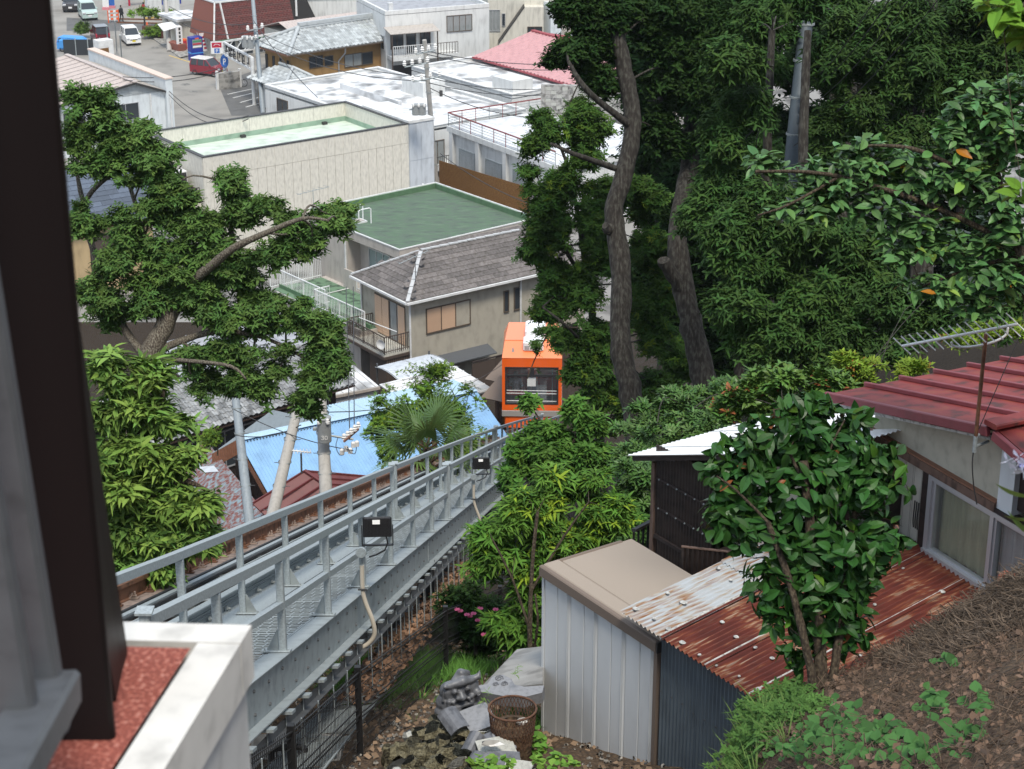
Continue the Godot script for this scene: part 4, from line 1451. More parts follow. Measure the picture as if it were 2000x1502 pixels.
func green_house() -> void:
	var o := lot("flat_roof_house", "beige house with a weathered green flat roof and white trim", "house", 780,488,6.5,51.0)
	var w := 9.3
	var d := 9.05
	solid(o, "roof_slab", "taupe", 0,5.95,0, w, 6.47, -d)
	solid(o, "flat_roof", "greenroof", 0.06,6.471,-0.06, w - 0.1,6.49, -d + 0.1)
	var tr := mb()
	bx(tr, -0.03,6.475,0.03, w + 0.03,6.535,-0.055)
	bx(tr, -0.03,6.475,-0.056,0.055,6.533, -d)
	bx(tr, w - 0.02,6.80,-0.056, w + 0.06,6.86, -d - 0.06)
	bx(tr, 0.0,6.80, -d + 0.02, w - 0.021,6.86, -d - 0.06)
	obj("white_trim", tr, M.white, o)
	var up := mb()
	bx(up, w - 0.10,6.48,-0.06, w, 6.80, -d)
	bx(up, 0.06,6.48, -d + 0.10, w - 0.101,6.80, -d)
	obj("green_upstand", up, M.greentrim, o)
	for k in 6:
		var j := mb()
		bx(j, 1.5 * (k + 1), 5.95,0.0,1.5 * (k + 1) + 0.02,6.47,0.006)
		obj("fascia_joint", j, M.cream_joint, o)
	var wl := mb()
	bx(wl, 0.9,0,-0.5, w, 5.949, -d)
	bx(wl, 0.0,0,-5.2,0.899,5.949, -d)
	obj("wall", wl, M.taupe, o)
	# left side: balcony, glazed door, window, air conditioner
	var bal := mb()
	bx(bal, -0.35,3.05,-0.4,0.898,3.2,-5.19)
	obj("balcony_floor", bal, M.taupe, o)
	railing(o, "balcony_railing", "white", Vector3(-0.3,3.2,-0.5), Vector3(-0.3,3.2,-3.9), 0.95,0.14)
	solid(o, "balcony_wall", "taupe", -0.35,3.2,-3.95,-0.22,4.2,-5.1)
	winr(o, "l", 0.9,-4.2,3.25,-2.2,5.4,3, "alu", "glass_green", "glazed_door")
	winr(o, "l", 0.9,-1.5,4.1,-0.8,5.3,1, "alu", "glass_dark")
	winr(o, "f", -0.5,1.4,4.0,2.7,5.3,2, "alu", "glass_dark")
	solid(o, "window_hood", "white", 1.2,5.36,-0.49,2.9,5.5,-0.1)
	solid(o, "roof_hatch", "white", 1.1,6.491,-5.6,1.75,6.58,-6.3)
	solid(o, "hatch_lid", "taupe", 1.2,6.581,-5.7,1.65,6.60,-6.2)
	for k in 2:
		var p := mb()
		var x := 1.8 + 0.05 * k
		var z := -5.3 - 0.9 * k
		tube(p, [Vector3(x, 6.49, z), Vector3(x, 7.35, z), Vector3(x - 0.1,7.42, z), Vector3(x - 0.75,7.42, z), Vector3(x - 0.85,7.35, z), Vector3(x - 0.85,6.9, z)],0.035,6)
		obj("hatch_handrail", p, M.white_gloss, o)
	solid(o, "downpipe", "white", -0.06,3.2,-5.3,0.0,5.9,-5.4)
	# lower terrace with white railings
	var te := thing("terrace", "lower green roof terrace with white railings beside the flat roofed house", "terrace", o.position, o.rotation.y)
	solid(te, "terrace_block", "taupe", -4.1,0,1.9,0.899,3.05,-7.6)
	solid(te, "terrace_floor", "greenterrace", -4.0,3.051,1.8,-0.36,3.07,-7.5)
	solid(te, "terrace_edge", "concrete", -4.15,3.051,1.95,-4.001,3.22,-7.65)
	solid(te, "upstand", "greentrim", -3.35,3.071,1.8,-3.25,3.3,-7.4)
	railing(te, "railing", "white_gloss", Vector3(-3.3,3.1,-7.3), Vector3(-3.3,3.1,-2.6), 1.05,0.15)
	railing(te, "railing", "white_gloss", Vector3(-3.7,3.1,-3.1), Vector3(-3.7,3.1,1.8), 1.05,0.15)
	railing(te, "railing", "white_gloss", Vector3(-3.7,3.1,-3.1), Vector3(-2.7,3.1,-3.1), 1.05,0.15)
	railing(te, "railing", "white_gloss", Vector3(-3.9,3.1,-7.45), Vector3(-0.4,3.1,-7.45), 1.25,0.12)
	var c := mb()
	rod(c, Vector3(-3.2,3.13,-4.6), Vector3(-0.4,3.13,-4.6), 0.03)
	obj("drain_pipe", c, M.white, te)
	# small things on the terrace edge
	var am := thing("rooftop_aerial", "thin aerial mast on the edge of the green flat roof, against the cream wall", "aerial", o.transform * Vector3(0.2,6.5,-8.9), o.rotation.y)
	pipe(am, "mast", "galv", [Vector3.ZERO, Vector3(0,1.5,0)],0.02)
	pipe(am, "boom", "galv", [Vector3(-1.1,1.4,0), Vector3(1.0,1.55,0.2)],0.018)
	for k in 6: pipe(am, "element", "galv", [Vector3(-1.0 + 0.38 * k, 1.4 + 0.03 * k, -0.25), Vector3(-1.0 + 0.38 * k, 1.45 + 0.03 * k, 0.3)],0.01,4)
func tan_house() -> void:
	var o := lot("hip_roof_house", "tan two storey house with a grey slate hip roof and pale shutters", "house", 796,592,5.6,54.5)
	var w := 12.5
	var d := 5.75
	var e := 0.42
	solid(o, "wall", "tan", e, 0, -e, w - e, 5.55, -d + e)
	var sof := mb()
	bx(sof, 0.02,5.551,-0.02, w - 0.02,5.60, -d + 0.02)
	obj("soffit", sof, M.white_wall, o)
	# roof: two long slopes and two hips
	var ry := 7.25
	var hx := 2.75
	var c := [Vector3(0,5.62,0), Vector3(w, 5.62,0), Vector3(w, 5.62, -d), Vector3(0,5.62, -d)]
	var r0 := Vector3(hx, ry, -d / 2)
	var r1 := Vector3(w - hx, ry, -d / 2)
	var rf := mb()
	quad(rf, c[0], r0, r1, c[1])
	quad(rf, c[2], r1, r0, c[3])
	tri(rf, c[3], r0, c[0])
	tri(rf, c[1], r1, c[2])
	obj("roof_deck", rf, M.slate, o)
	var run_ := d / 2
	var sl := sqrt(run_ * run_ + (ry - 5.62) * (ry - 5.62))
	var v := Vector3(0, (ry - 5.62) / sl, -run_ / sl)
	slates(o, c[0], Vector3.RIGHT, v, w, sl, 0.9,0.33, "slate", func(x, y): return x > y / sl * hx - 0.1 and x < w - y / sl * hx + 0.1)
	var sl2 := sqrt(hx * hx + (ry - 5.62) * (ry - 5.62))
	var v2 := Vector3(hx / sl2, (ry - 5.62) / sl2,0)
	slates(o, c[3], Vector3(0,0,1), v2, d, sl2,0.9,0.33, "slate", func(x, y): return x > y / sl2 * run_ - 0.1 and x < d - y / sl2 * run_ + 0.1)
	for l in [[c[0], r0],[c[3], r0],[r0, r1]]:
		var cp := mb()
		var a: Vector3 = l[0] + Vector3(0,0.05,0)
		var b: Vector3 = l[1] + Vector3(0,0.05,0)
		for k in int(a.distance_to(b) / 0.6):
			var f0 := a.lerp(b, k * 0.6 / a.distance_to(b))
			var f1 := a.lerp(b, (k * 0.6 + 0.58) / a.distance_to(b))
			bar(cp, f0 + Vector3(0,0.02,0), f1,0.2,0.07)
		obj("ridge_cap", cp, M.ridge_cap, o)
	# gutters and downpipes
	var gt := mb()
	bar(gt, Vector3(-0.07,5.56,0.07), Vector3(w, 5.56,0.07), 0.12,0.12)
	bar(gt, Vector3(-0.07,5.555,0.0), Vector3(-0.07,5.555, -d), 0.12,0.115)
	obj("gutter", gt, M.white, o)
	for p in [[0.36,-0.36,0.0],[e - 0.06, -d + e, 1.5],[7.6,-0.36,1.9]]:
		pipe(o, "downpipe", "white", [Vector3(p[0],5.5, p[1]), Vector3(p[0], p[2], p[1])],0.055,8)
	# front: shuttered window, two slit windows
	var a := spot(o, "f", -e, 833,603)
	var b := spot(o, "f", -e, 917,625)
	winr(o, "f", -e, a.x, b.y - 0.18, b.x, a.y - 0.05,3, "bronze", "shutter", "shuttered_window")
	var pan := mb()
	fbox(pan, "f", -e, lerpf(a.x, b.x, 0.68), b.y - 0.17, b.x - 0.01, a.y - 0.06,0.025,0.034)
	obj("blind_panel", pan, M.tan, o)
	for k in 22:
		var s := mb()
		var y := lerpf(b.y - 0.15, a.y - 0.08, k / 21.0)
		fbox(s, "f", -e, a.x + 0.02, y, lerpf(a.x, b.x, 0.65), y + 0.016,0.026,0.038)
		obj("shutter_slat", s, M.shutter, o)
	win(o, "f", -e, 985,570,992,607,1, "bronze", "glass_dark")
	win(o, "f", -e, 1005,563,1015,602,1, "bronze", "glass_dark")
	# awning low on the front
	var aw := mb()
	var p0 := loc(o, lev(848,699,1.9))
	hexa(aw, [Vector3(1.7,1.75,0.5), Vector3(5.4,1.75,0.5), Vector3(5.4,2.0, -e + 0.005), Vector3(1.7,2.0, -e + 0.005), Vector3(1.7,1.81,0.5), Vector3(5.4,1.81,0.5), Vector3(5.4,2.06, -e + 0.005), Vector3(1.7,2.06, -e + 0.005)])
	obj("awning", aw, M.steel_grey, o)
	# left end: balcony door with folding shutters, balcony
	winr(o, "l", e, -3.9,2.85,-1.0,5.0,4, "bronze", "glass_pale", "balcony_door")
	for q in [[-3.9,-3.2],[-3.15,-2.5],[-1.55,-0.9]]:
		var s := mb()
		fbox(s, "l", e, q[0],2.87, q[1],4.98,0.06,0.085)
		obj("shutter", s, M.shutter, o)
		for k in 14:
			var t := mb()
			fbox(t, "l", e, q[0] + 0.05,2.95 + k * 0.145, q[1] - 0.05,2.98 + k * 0.145,0.086,0.1)
			obj("shutter_slat", t, M.shutter, o)
	solid(o, "balcony_floor", "siding", -1.2,2.66,-0.5, e - 0.005,2.8,-4.3)
	solid(o, "balcony_edge", "trim_brown", -1.27,2.5,-0.43, e - 0.006,2.655,-4.37)
	railing(o, "balcony_railing", "trim_brown", Vector3(-1.18,2.81,-0.5), Vector3(-1.18,2.81,-4.25), 0.95,0.13,0.03)
	railing(o, "balcony_railing", "trim_brown", Vector3(-1.18,2.81,-0.5), Vector3(e - 0.03,2.81,-0.5), 0.95,0.13,0.03)
	railing(o, "balcony_railing", "trim_brown", Vector3(-1.18,2.81,-4.25), Vector3(e - 0.03,2.81,-4.25), 0.95,0.13,0.03)
	pipe(o, "clothes_pole", "white_gloss", [Vector3(-0.5,3.7,-4.2), Vector3(-0.35,3.9,-0.6)],0.025)
	var pb := mb()
	ribbed(pb, Vector3(-1.1,2.49,-0.5), Vector3(0,-1,0), Vector3(1,0,0), 2.6,1.5,0.12,0.012,4, true)
	ribbed(pb, Vector3(-1.1,2.49,-2.2), Vector3(0,-1,0), Vector3(0,0,1), 2.6,1.7,0.12,0.012,4, true)
	obj("porch_cladding", pb, M.trim_brown, o)
	var ds := mb()
	lathe(ds, [[0.0,0.0],[0.12,0.015],[0.22,0.05],[0.27,0.09],[0.26,0.09],[0.12,0.03],[0.0,0.012]], Vector3(-1.3,3.4,-0.6), 16, Basis(Vector3(0,1,0), Vector3(-0.85,0.4,0.4).normalized(), Vector3(0.3,0,0.9)).orthonormalized())
	obj("satellite_dish", ds, M.white, o)
	var am := thing("rooftop_aerial", "thin aerial on a mast standing on the grey slate roof's left slope", "aerial", o.transform * Vector3(1.1,6.2,-0.9), o.rotation.y)
	pipe(am, "mast", "galv_dark", [Vector3(0,-0.2,0), Vector3(0,1.6,0)],0.02)
	pipe(am, "boom", "galv", [Vector3(-1.1,1.35,0.1), Vector3(0.8,1.7,0)],0.018)
	for k in 7: pipe(am, "element", "galv", [Vector3(-1.0 + 0.3 * k, 1.37 + 0.056 * k, -0.25), Vector3(-1.0 + 0.3 * k, 1.39 + 0.056 * k, 0.25)],0.009,4)
	# the dark fence in front
	var f := thing("board_fence", "tall dark brown fence at the foot of the tan house", "fence", o.transform * Vector3(3.0,0,1.6), o.rotation.y)
	for k in 6:
		var s := mb()
		bx(s, 1.55 * k, 0.1,0,1.55 * k + 1.53,2.0 + 0.05 * (k % 2), -0.05)
		obj("board", s, M.trim_brown, f)
	var s2 := mb()
	bx(s2,0,2.06,0.03,9.3,2.11,-0.08)
	obj("fence_cap", s2, M.darkwood, f)
func gable_quad(o: Node3D, called: String, m: String, p: Array, th := 0.06) -> MeshInstance3D:
	var st := mb()
	var n: Vector3 = (p[2] - p[0]).cross(p[1] - p[0]).normalized()
	if n.y < 0: n = -n
	var lo := p.map(func(v): return v - n * th)
	hexa(st, [lo[3], lo[2], lo[1], lo[0], p[3], p[2], p[1], p[0]])
	return obj(called, st, M[m], o)
func blue_house() -> void:
	var a := 60.0
	var ridge := lev(464,858,9.0)
	var o := thing("blue_roof_house", "low house under a bright blue corrugated metal roof", "house", Vector3(ridge.x, 5.0, ridge.z), deg_to_rad(90 - a))
	var L := 10.6
	var ry := 4.0
	var run1 := 3.25
	var dr := 1.35
	# near slope in sheets
	var n := 16
	for k in n:
		var x0 := L * k / n
		var st := mb()
		var v0 := Vector3(x0, ry - dr, run1)
		var up := Vector3(0, dr, -run1)
		ribbed(st, Vector3(x0, ry + 0.002 * (k % 2), 0), -up.normalized(), Vector3.RIGHT, up.length(), L / n + 0.02,0.135,0.014,4)
		obj("roof_sheet", st, M.blueroof, o)
	for k in 10:
		var x0 := 3.6 + (L - 3.6) * k / 10.0
		var st := mb()
		ribbed(st, Vector3(x0, ry, -0.05), Vector3(0,-0.2,-1.9).normalized(), Vector3.RIGHT, 1.9, (L - 3.6) / 10.0 + 0.02,0.135,0.014,4)
		obj("rear_sheet", st, M.blueroof_pale, o)
	var cp := mb()
	quad(cp, Vector3(0, ry + 0.02,0.22), Vector3(0, ry + 0.06,0), Vector3(L, ry + 0.06,0), Vector3(L, ry + 0.02,0.22))
	quad(cp, Vector3(0, ry + 0.06,0), Vector3(0, ry + 0.03,-0.25), Vector3(L, ry + 0.03,-0.25), Vector3(L, ry + 0.06,0))
	obj("ridge_cap", cp, M.blueroof_pale, o)
	var i := 0
	while i < 78:
		var s := mb()
		bx(s, 0.135 * i + 0.02, ry - 0.11,0.225,0.135 * i + 0.075, ry - 0.055,0.24)
		obj("cap_notch", s, M.galv_dark, o)
		i += 1
	# verge boards at the left end, ribbed and brown
	var vb := mb()
	ribbed(vb, Vector3(-0.03, ry - 0.02,0.02), Vector3(0,-1,0), Vector3(0, -dr, run1).normalized(), 0.34, Vector2(run1, dr).length(), 0.11,0.012,4, true)
	obj("verge_board", vb, M.copper_brown, o)
	var vb2 := mb()
	var e := loc(o, lev(415,886,8.25))
	var dv := Vector3(e.x, e.y - (ry - 0.02), e.z)
	ribbed(vb2, Vector3(-0.03, ry - 0.02,0), Vector3(0,-1,0), dv.normalized(), 0.62, dv.length(), 0.11,0.012,4, true)
	obj("gable_board", vb2, M.copper_brown, o)
	gable_quad(o, "gable_roof", "galv_dull", [Vector3(0, ry + 0.01,0), Vector3(e.x, e.y + 0.02, e.z), Vector3(e.x + 3.4, e.y + 0.5, e.z - 1.9), Vector3(3.6, ry + 0.01,-0.06)])
	var w := mb()
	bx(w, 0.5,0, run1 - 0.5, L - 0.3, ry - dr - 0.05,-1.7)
	obj("wall", w, M.oldwood, o)
	var g := mb()
	tri(g, Vector3(0.5, ry - dr - 0.05, run1 - 0.5), Vector3(0.5, ry - dr - 0.05,-1.5), Vector3(0.5, ry - 0.15,0))
	obj("gable_wall", g, M.darkwood, o)
	# rusty roof beside it
	var r := thing("rusty_roof_house", "low building with a blue sheet roof mostly gone to dark red rust", "house", lev(450,960,5.0))
	var q := [loc(r, lev(400,858,8.05)), loc(r, lev(524,1008,8.05)), loc(r, lev(448,1046,7.25)), loc(r, lev(335,905,7.25))]
	for k in 7:
		var st := mb()
		var p0: Vector3 = q[0].lerp(q[1], k / 7.0)
		var p1: Vector3 = q[0].lerp(q[1], (k + 1.03) / 7.0)
		var dn: Vector3 = (q[3] - q[0])
		ribbed(st, p0 + Vector3(0,0.003 * (k % 2), 0), dn.normalized(), (p1 - p0).normalized(), dn.length(), p0.distance_to(p1), 0.16,0.012,4)
		obj("roof_sheet", st, M.bluerust, r)
	gable_quad(r, "patch", "bluewhite", [q[0].lerp(q[3],0.55).lerp(q[1].lerp(q[2],0.55), 0.22) + Vector3(0,0.04,0), q[0].lerp(q[3],0.25).lerp(q[1].lerp(q[2],0.25), 0.30) + Vector3(0,0.04,0), q[0].lerp(q[3],0.25).lerp(q[1].lerp(q[2],0.25), 0.38) + Vector3(0,0.04,0), q[0].lerp(q[3],0.55).lerp(q[1].lerp(q[2],0.55), 0.30) + Vector3(0,0.04,0)],0.02)
	var rw := mb()
	var in_ := func(v: Vector3, y: float) -> Vector3: return Vector3(v.x * 0.92, y, v.z * 0.92)
	hexa(rw, [in_.call(q[3],-1.0), in_.call(q[2],-1.0), in_.call(q[1],-1.0), in_.call(q[0],-1.0), in_.call(q[3],2.1), in_.call(q[2],2.1), in_.call(q[1],2.6), in_.call(q[0],2.6)])
	obj("wall", rw, M.oldwood, r)
	var rc := mb()
	ribbed(rc, in_.call(q[3],2.12) + Vector3(0,0,0.05), Vector3(0,-1,0), (in_.call(q[2],0) - in_.call(q[3],0)).normalized(), 3.0, in_.call(q[3],0).distance_to(in_.call(q[2],0)), 0.1,0.014,4)
	obj("wall_sheet", rc, M.copper_brown, r)
	# the dark red corner roof
	var h := thing("red_roof_hut", "hut with a dark red seamed metal corner roof below the blue roof", "hut", lev(610,960,5.6))
	var P := func(x: float, y: float, z: float) -> Vector3: return loc(h, lev(x, y, z))
	var A: Vector3 = P.call(595,921,9.6)
	var C1: Vector3 = P.call(494,984,8.75)
	var X: Vector3 = P.call(575,1060,8.2)
	var Hh: Vector3 = P.call(690,985,8.75)
	var B: Vector3 = P.call(850,944,8.9)
	var Y: Vector3 = P.call(900,985,8.3)
	gable_quad(h, "left_slope", "darkred", [A, Hh, X, C1])
	gable_quad(h, "right_slope", "darkred", [A, B, Y, Hh])
	for k in 6:
		var f := k / 5.0
		var s := mb()
		bar(s, A.lerp(Hh, f) + Vector3(0,0.03,0), C1.lerp(X, f) + Vector3(0,0.03,0), 0.05,0.07)
		obj("seam", s, M.darkred, h)
		var s2 := mb()
		bar(s2, A.lerp(Hh, f) + Vector3(0,0.03,0), B.lerp(Y, f) + Vector3(0,0.03,0), 0.05,0.07)
		obj("seam", s2, M.darkred, h)
	var hp := mb()
	bar(hp, A + Vector3(0,0.05,0), Hh + Vector3(0,0.05,0), 0.14,0.06)
	obj("hip_cap", hp, M.darkred, h)
	var hw := mb()
	bx(hw, -1.2,-1,-2.0,3.2,2.3,0.8)
	obj("wall", hw, M.darkwood, h)
func tile_house() -> void:
	var o := lot("tile_roof_house", "old low house with a roof of grey wavy clay tiles", "house", 350,855,6.0,47.6, "", 2.0)
	var L := 9.6
	var rise := 1.3
	var run_ := 2.6
	var ey := 4.0
	gable_quad(o, "roof_deck", "oldwood", [Vector3(-3.0, ey, 0), Vector3(-3.0, ey + rise, -run_), Vector3(L, ey + rise, -run_), Vector3(L, ey, 0)])
	gable_quad(o, "rear_slope", "roof_tile", [Vector3(-3.0, ey + rise, -run_), Vector3(-3.0, ey, -2 * run_), Vector3(L, ey, -2 * run_), Vector3(L, ey + rise, -run_)])
	var sl := Vector2(run_, rise).length()
	tiles(o, Vector3(-3.0, ey + 0.01,0.1), Vector3.RIGHT, Vector3(0, rise / sl, -run_ / sl), L + 3.0, sl + 0.1,0.30,0.29, "roof_tile", func(_x, _y): return true)
	var rc := mb()
	for k in 30:
		var x := -3.0 + 0.42 * k
		tube(rc, [Vector3(x, ey + rise + 0.12, -run_), Vector3(x + 0.4, ey + rise + 0.12, -run_)],0.12,8)
	obj("ridge_tile", rc, M.roof_tile, o)
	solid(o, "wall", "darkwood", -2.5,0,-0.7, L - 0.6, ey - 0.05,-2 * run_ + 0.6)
	solid(o, "eave_board", "oldwood", -3.0, ey - 0.16,0.02, L, ey - 0.07,-0.05)
	for k in 5:
		winr(o, "f", -0.7,0.4 + k * 1.7,1.6,1.7 + k * 1.7,3.3,2, "alu", "glass_dark")
	# corrugated grey-brown roof behind, rising to the left
	var b := thing("brown_sheet_roof", "flat grey brown sheet roof behind the tiled roof, below the terrace", "roof", o.position, o.rotation.y)
	gable_quad(b, "sheet", "grey_roof", [Vector3(4.0, ey + 0.1,-5.8), Vector3(4.0, ey + 0.5,-9.5), Vector3(13.0, ey + 0.5,-9.5), Vector3(13.0, ey + 0.1,-5.8)])
	for k in 8:
		var s := mb()
		bar(s, Vector3(4.3 + 1.15 * k, ey + 0.13,-5.8), Vector3(4.3 + 1.15 * k, ey + 0.53,-9.5), 0.06,0.05)
		obj("batten", s, M.grey_roof, b)
	solid(b, "wall", "oldwood", 4.3,0,-6.2,12.7, ey + 0.0,-9.2)
func small_sheds() -> void:
	# white ribbed roof right of the leaning pole
	var o := lot("white_roof_shed", "small shed with a white ribbed roof and pale blue sliding panels", "shed", 634,775,4.0,60.7, "", 0.5)
	gable_quad(o, "roof", "white_roof", [Vector3(-2.6,3.55,0.1), Vector3(-2.6,3.7,-3.0), Vector3(2.85,3.7,-3.0), Vector3(2.85,3.55,0.1)])
	for k in 13:
		var s := mb()
		bar(s, Vector3(-2.5 + 0.43 * k, 3.575,0.1), Vector3(-2.5 + 0.43 * k, 3.725,-3.0), 0.04,0.04)
		obj("rib", s, M.white_roof, o)
	solid(o, "eave_trim", "taupe", -2.6,3.38,0.16,2.9,3.52,0.1)
	for k in 4: solid(o, "panel", "bluewhite", -2.3 + 1.28 * k, 0,0.0,-1.05 + 1.28 * k, 3.37,-0.08)
	solid(o, "wall", "white_wall", -2.4,0,-0.1,2.75,3.5,-2.8)
	# white roof right, near the gate
	var q := lot("white_roof_store", "store with a white standing seam roof and dark gutter beside the gate", "shed", 900,775,3.6,55.0, "", 0.8)
	gable_quad(q, "roof", "white_roof", [Vector3(-2.6,2.8,0), Vector3(-2.6,2.95,-3.4), Vector3(1.9,2.95,-3.4), Vector3(1.9,2.8,0)])
	for k in 6:
		var s := mb()
		bar(s, Vector3(-2.5,2.82 + 0.03 * k, -0.1 - 0.62 * k), Vector3(1.9,2.82 + 0.03 * k, -0.1 - 0.62 * k), 0.04,0.05)
		obj("seam", s, M.white_roof, q)
	solid(q, "gutter", "trim_dark", -2.6,2.62,0.12,1.95,2.74,0.0)
	solid(q, "wall", "taupe", -2.3,0,-0.3,1.7,2.7,-3.2)
	# curved clear carport roof behind
	var cp := thing("carport", "carport with a curved pale translucent roof behind the yellow green shrub", "carport", q.transform * Vector3(-0.6,-0.3,-4.2), q.rotation.y)
	var rs := mb()
	var prev := []
	for k in 9:
		var a := k / 8.0
		prev.append(Vector3(0,2.7 + 0.55 * sin(a * PI * 0.8) * 0.6 - 0.35,-3.0 * a))
	for k in 8: quad(rs, prev[k], prev[k + 1], prev[k + 1] + Vector3(3.4,0,0), prev[k] + Vector3(3.4,0,0))
	obj("roof_sheet", rs, M.bluewhite, cp)
	for x in [0.05,1.7,3.35]: pipe(cp, "rib", "galv_dark", prev.map(func(v): return v + Vector3(x, -0.03,0)), 0.04)
	for x in [0.1,3.3]:
		for z in [-0.1,-2.9]: pipe(cp, "post", "galv_dark", [Vector3(x, 0, z), Vector3(x, 2.75, z)],0.05)
	# two little brown roofed gates left of the orange car
	for k in 2:
		var p := [lev(950,752,4.2), lev(958,721,4.1)][k] as Vector3
		var g := thing("roofed_gate", ["nearer small brown roofed gate on timber posts, left of the orange car", "farther small brown roofed gate on timber posts, behind the left edge of the orange car"][k], "gate", Vector3(p.x, 1.0, p.z), deg_to_rad(-30), "brown roofed gates")
		gable_quad(g, "roof_slope", "shedtrim", [Vector3(0,2.75,0.55), Vector3(0.3,3.5,-0.75), Vector3(2.4,3.5,-0.75), Vector3(2.4,2.75,0.55)])
		gable_quad(g, "roof_slope", "shedtrim", [Vector3(0.3,3.5,-0.76), Vector3(0.3,2.9,-1.8), Vector3(2.4,2.9,-1.8), Vector3(2.4,3.5,-0.76)])
		for x in [0.5,2.1]: solid(g, "post", "oldwood", x - 0.07,0,-0.1, x + 0.07,2.9,-0.24)
		solid(g, "beam", "oldwood", 0.1,2.62,-0.08,2.4,2.74,-0.26)
		solid(g, "infill", "osb", 0.6,0.0,-0.5,2.0,1.5,-0.55)
	var f := thing("sloping_fence", "dark brown sloping fence with a pale cap beside the track's foot", "fence", lev(944,800,2.2))
	var a0 := Vector3.ZERO
	var a1 := loc(f, lev(976,831,2.2))
	for k in 5:
		var s := mb()
		var u := a0.lerp(a1, k / 5.0)
		var w := a0.lerp(a1, (k + 0.97) / 5.0)
		bar(s, u + Vector3(0,-0.9,0), w + Vector3(0,-0.9,0), 0.05,1.8)
		obj("board", s, M.trim_brown, f)
	var s := mb()
	bar(s, a0 + Vector3(0,0.04,0), a1 + Vector3(0,0.04,0), 0.12,0.06)
	obj("fence_cap", s, M.taupe, f)
	# things glimpsed under the tree: red awning, blue sheet
	var rw := thing("red_awning", "dull red awning half hidden behind the leafy boughs", "awning", lev(450,690,4.5))
	gable_quad(rw, "sheet", "redroof", [loc(rw, lev(400,715,4.3)), loc(rw, lev(420,650,4.8)), loc(rw, lev(500,690,4.8)), loc(rw, lev(485,705,4.3))])
	for x in [405,480]: pipe(rw, "post", "galv", [loc(rw, lev(x, 708,4.2)), loc(rw, lev(x, 708,4.2)) - Vector3(0,4.3,0)],0.04)
	var bs := thing("blue_tarpaulin", "bright blue sheet spread under the boughs near the red awning", "tarpaulin", lev(335,725,4.0))
	gable_quad(bs, "sheet", "tarp", [loc(bs, lev(295,738,4.0)), loc(bs, lev(318,705,4.2)), loc(bs, lev(362,712,4.2)), loc(bs, lev(350,738,4.0))])
	solid(bs, "stack", "oldwood", -1.0,-4.1,-0.9,0.8,-0.15,0.5)
	# a cream corner house hidden in the leaves on the left, with a dark shuttered window, and its blue slate roof
	var h := lot("blue_slate_house", "tan house with a dark blue slate roof seen through the leaves at the left", "house", 296,420,4.4,56.0)
	solid(h, "wall", "pinkbeige", -14.0,0,0,0.0,4.3,-4.5)
	(h.get_node("wall") as MeshInstance3D).material_override = M.osb_wall if M.has("osb_wall") else mat("osb_wall", Color(0.52,0.39,0.22), 0.9, {"tex": "blotch", "scale": Vector3(0.3,0.1,0.3)})
	var rise := 2.6
	gable_quad(h, "roof_deck", "netting", [Vector3(-14.0,4.35,0.5), Vector3(-14.0,4.35 + rise, -4.0), Vector3(0.5,4.35 + rise, -4.0), Vector3(0.5,4.35,0.5)])
	if not M.has("blueslate"): mat("blueslate", Color(0.10,0.125,0.17), 0.6, {"tex": "blotch", "scale": s3(0.5)})
	var sl := Vector2(4.5, rise).length()
	slates(h, Vector3(-14.0,4.37,0.5), Vector3.RIGHT, Vector3(0, rise / sl, -4.5 / sl), 14.5, sl, 1.4,0.42, "blueslate", func(_x, _y): return true)
	winr(h, "f", 0.0,-4.2,1.5,-2.0,3.7,1, "trim_dark", "trim_brown", "shuttered_window")
	winr(h, "f", 0.0,-9.0,1.5,-7.0,3.7,2, "trim_dark", "glass_dark")
func town() -> void:
	cream_building()
	left_house()
	ochre_house()
	brick_shop()
	white_blocks()
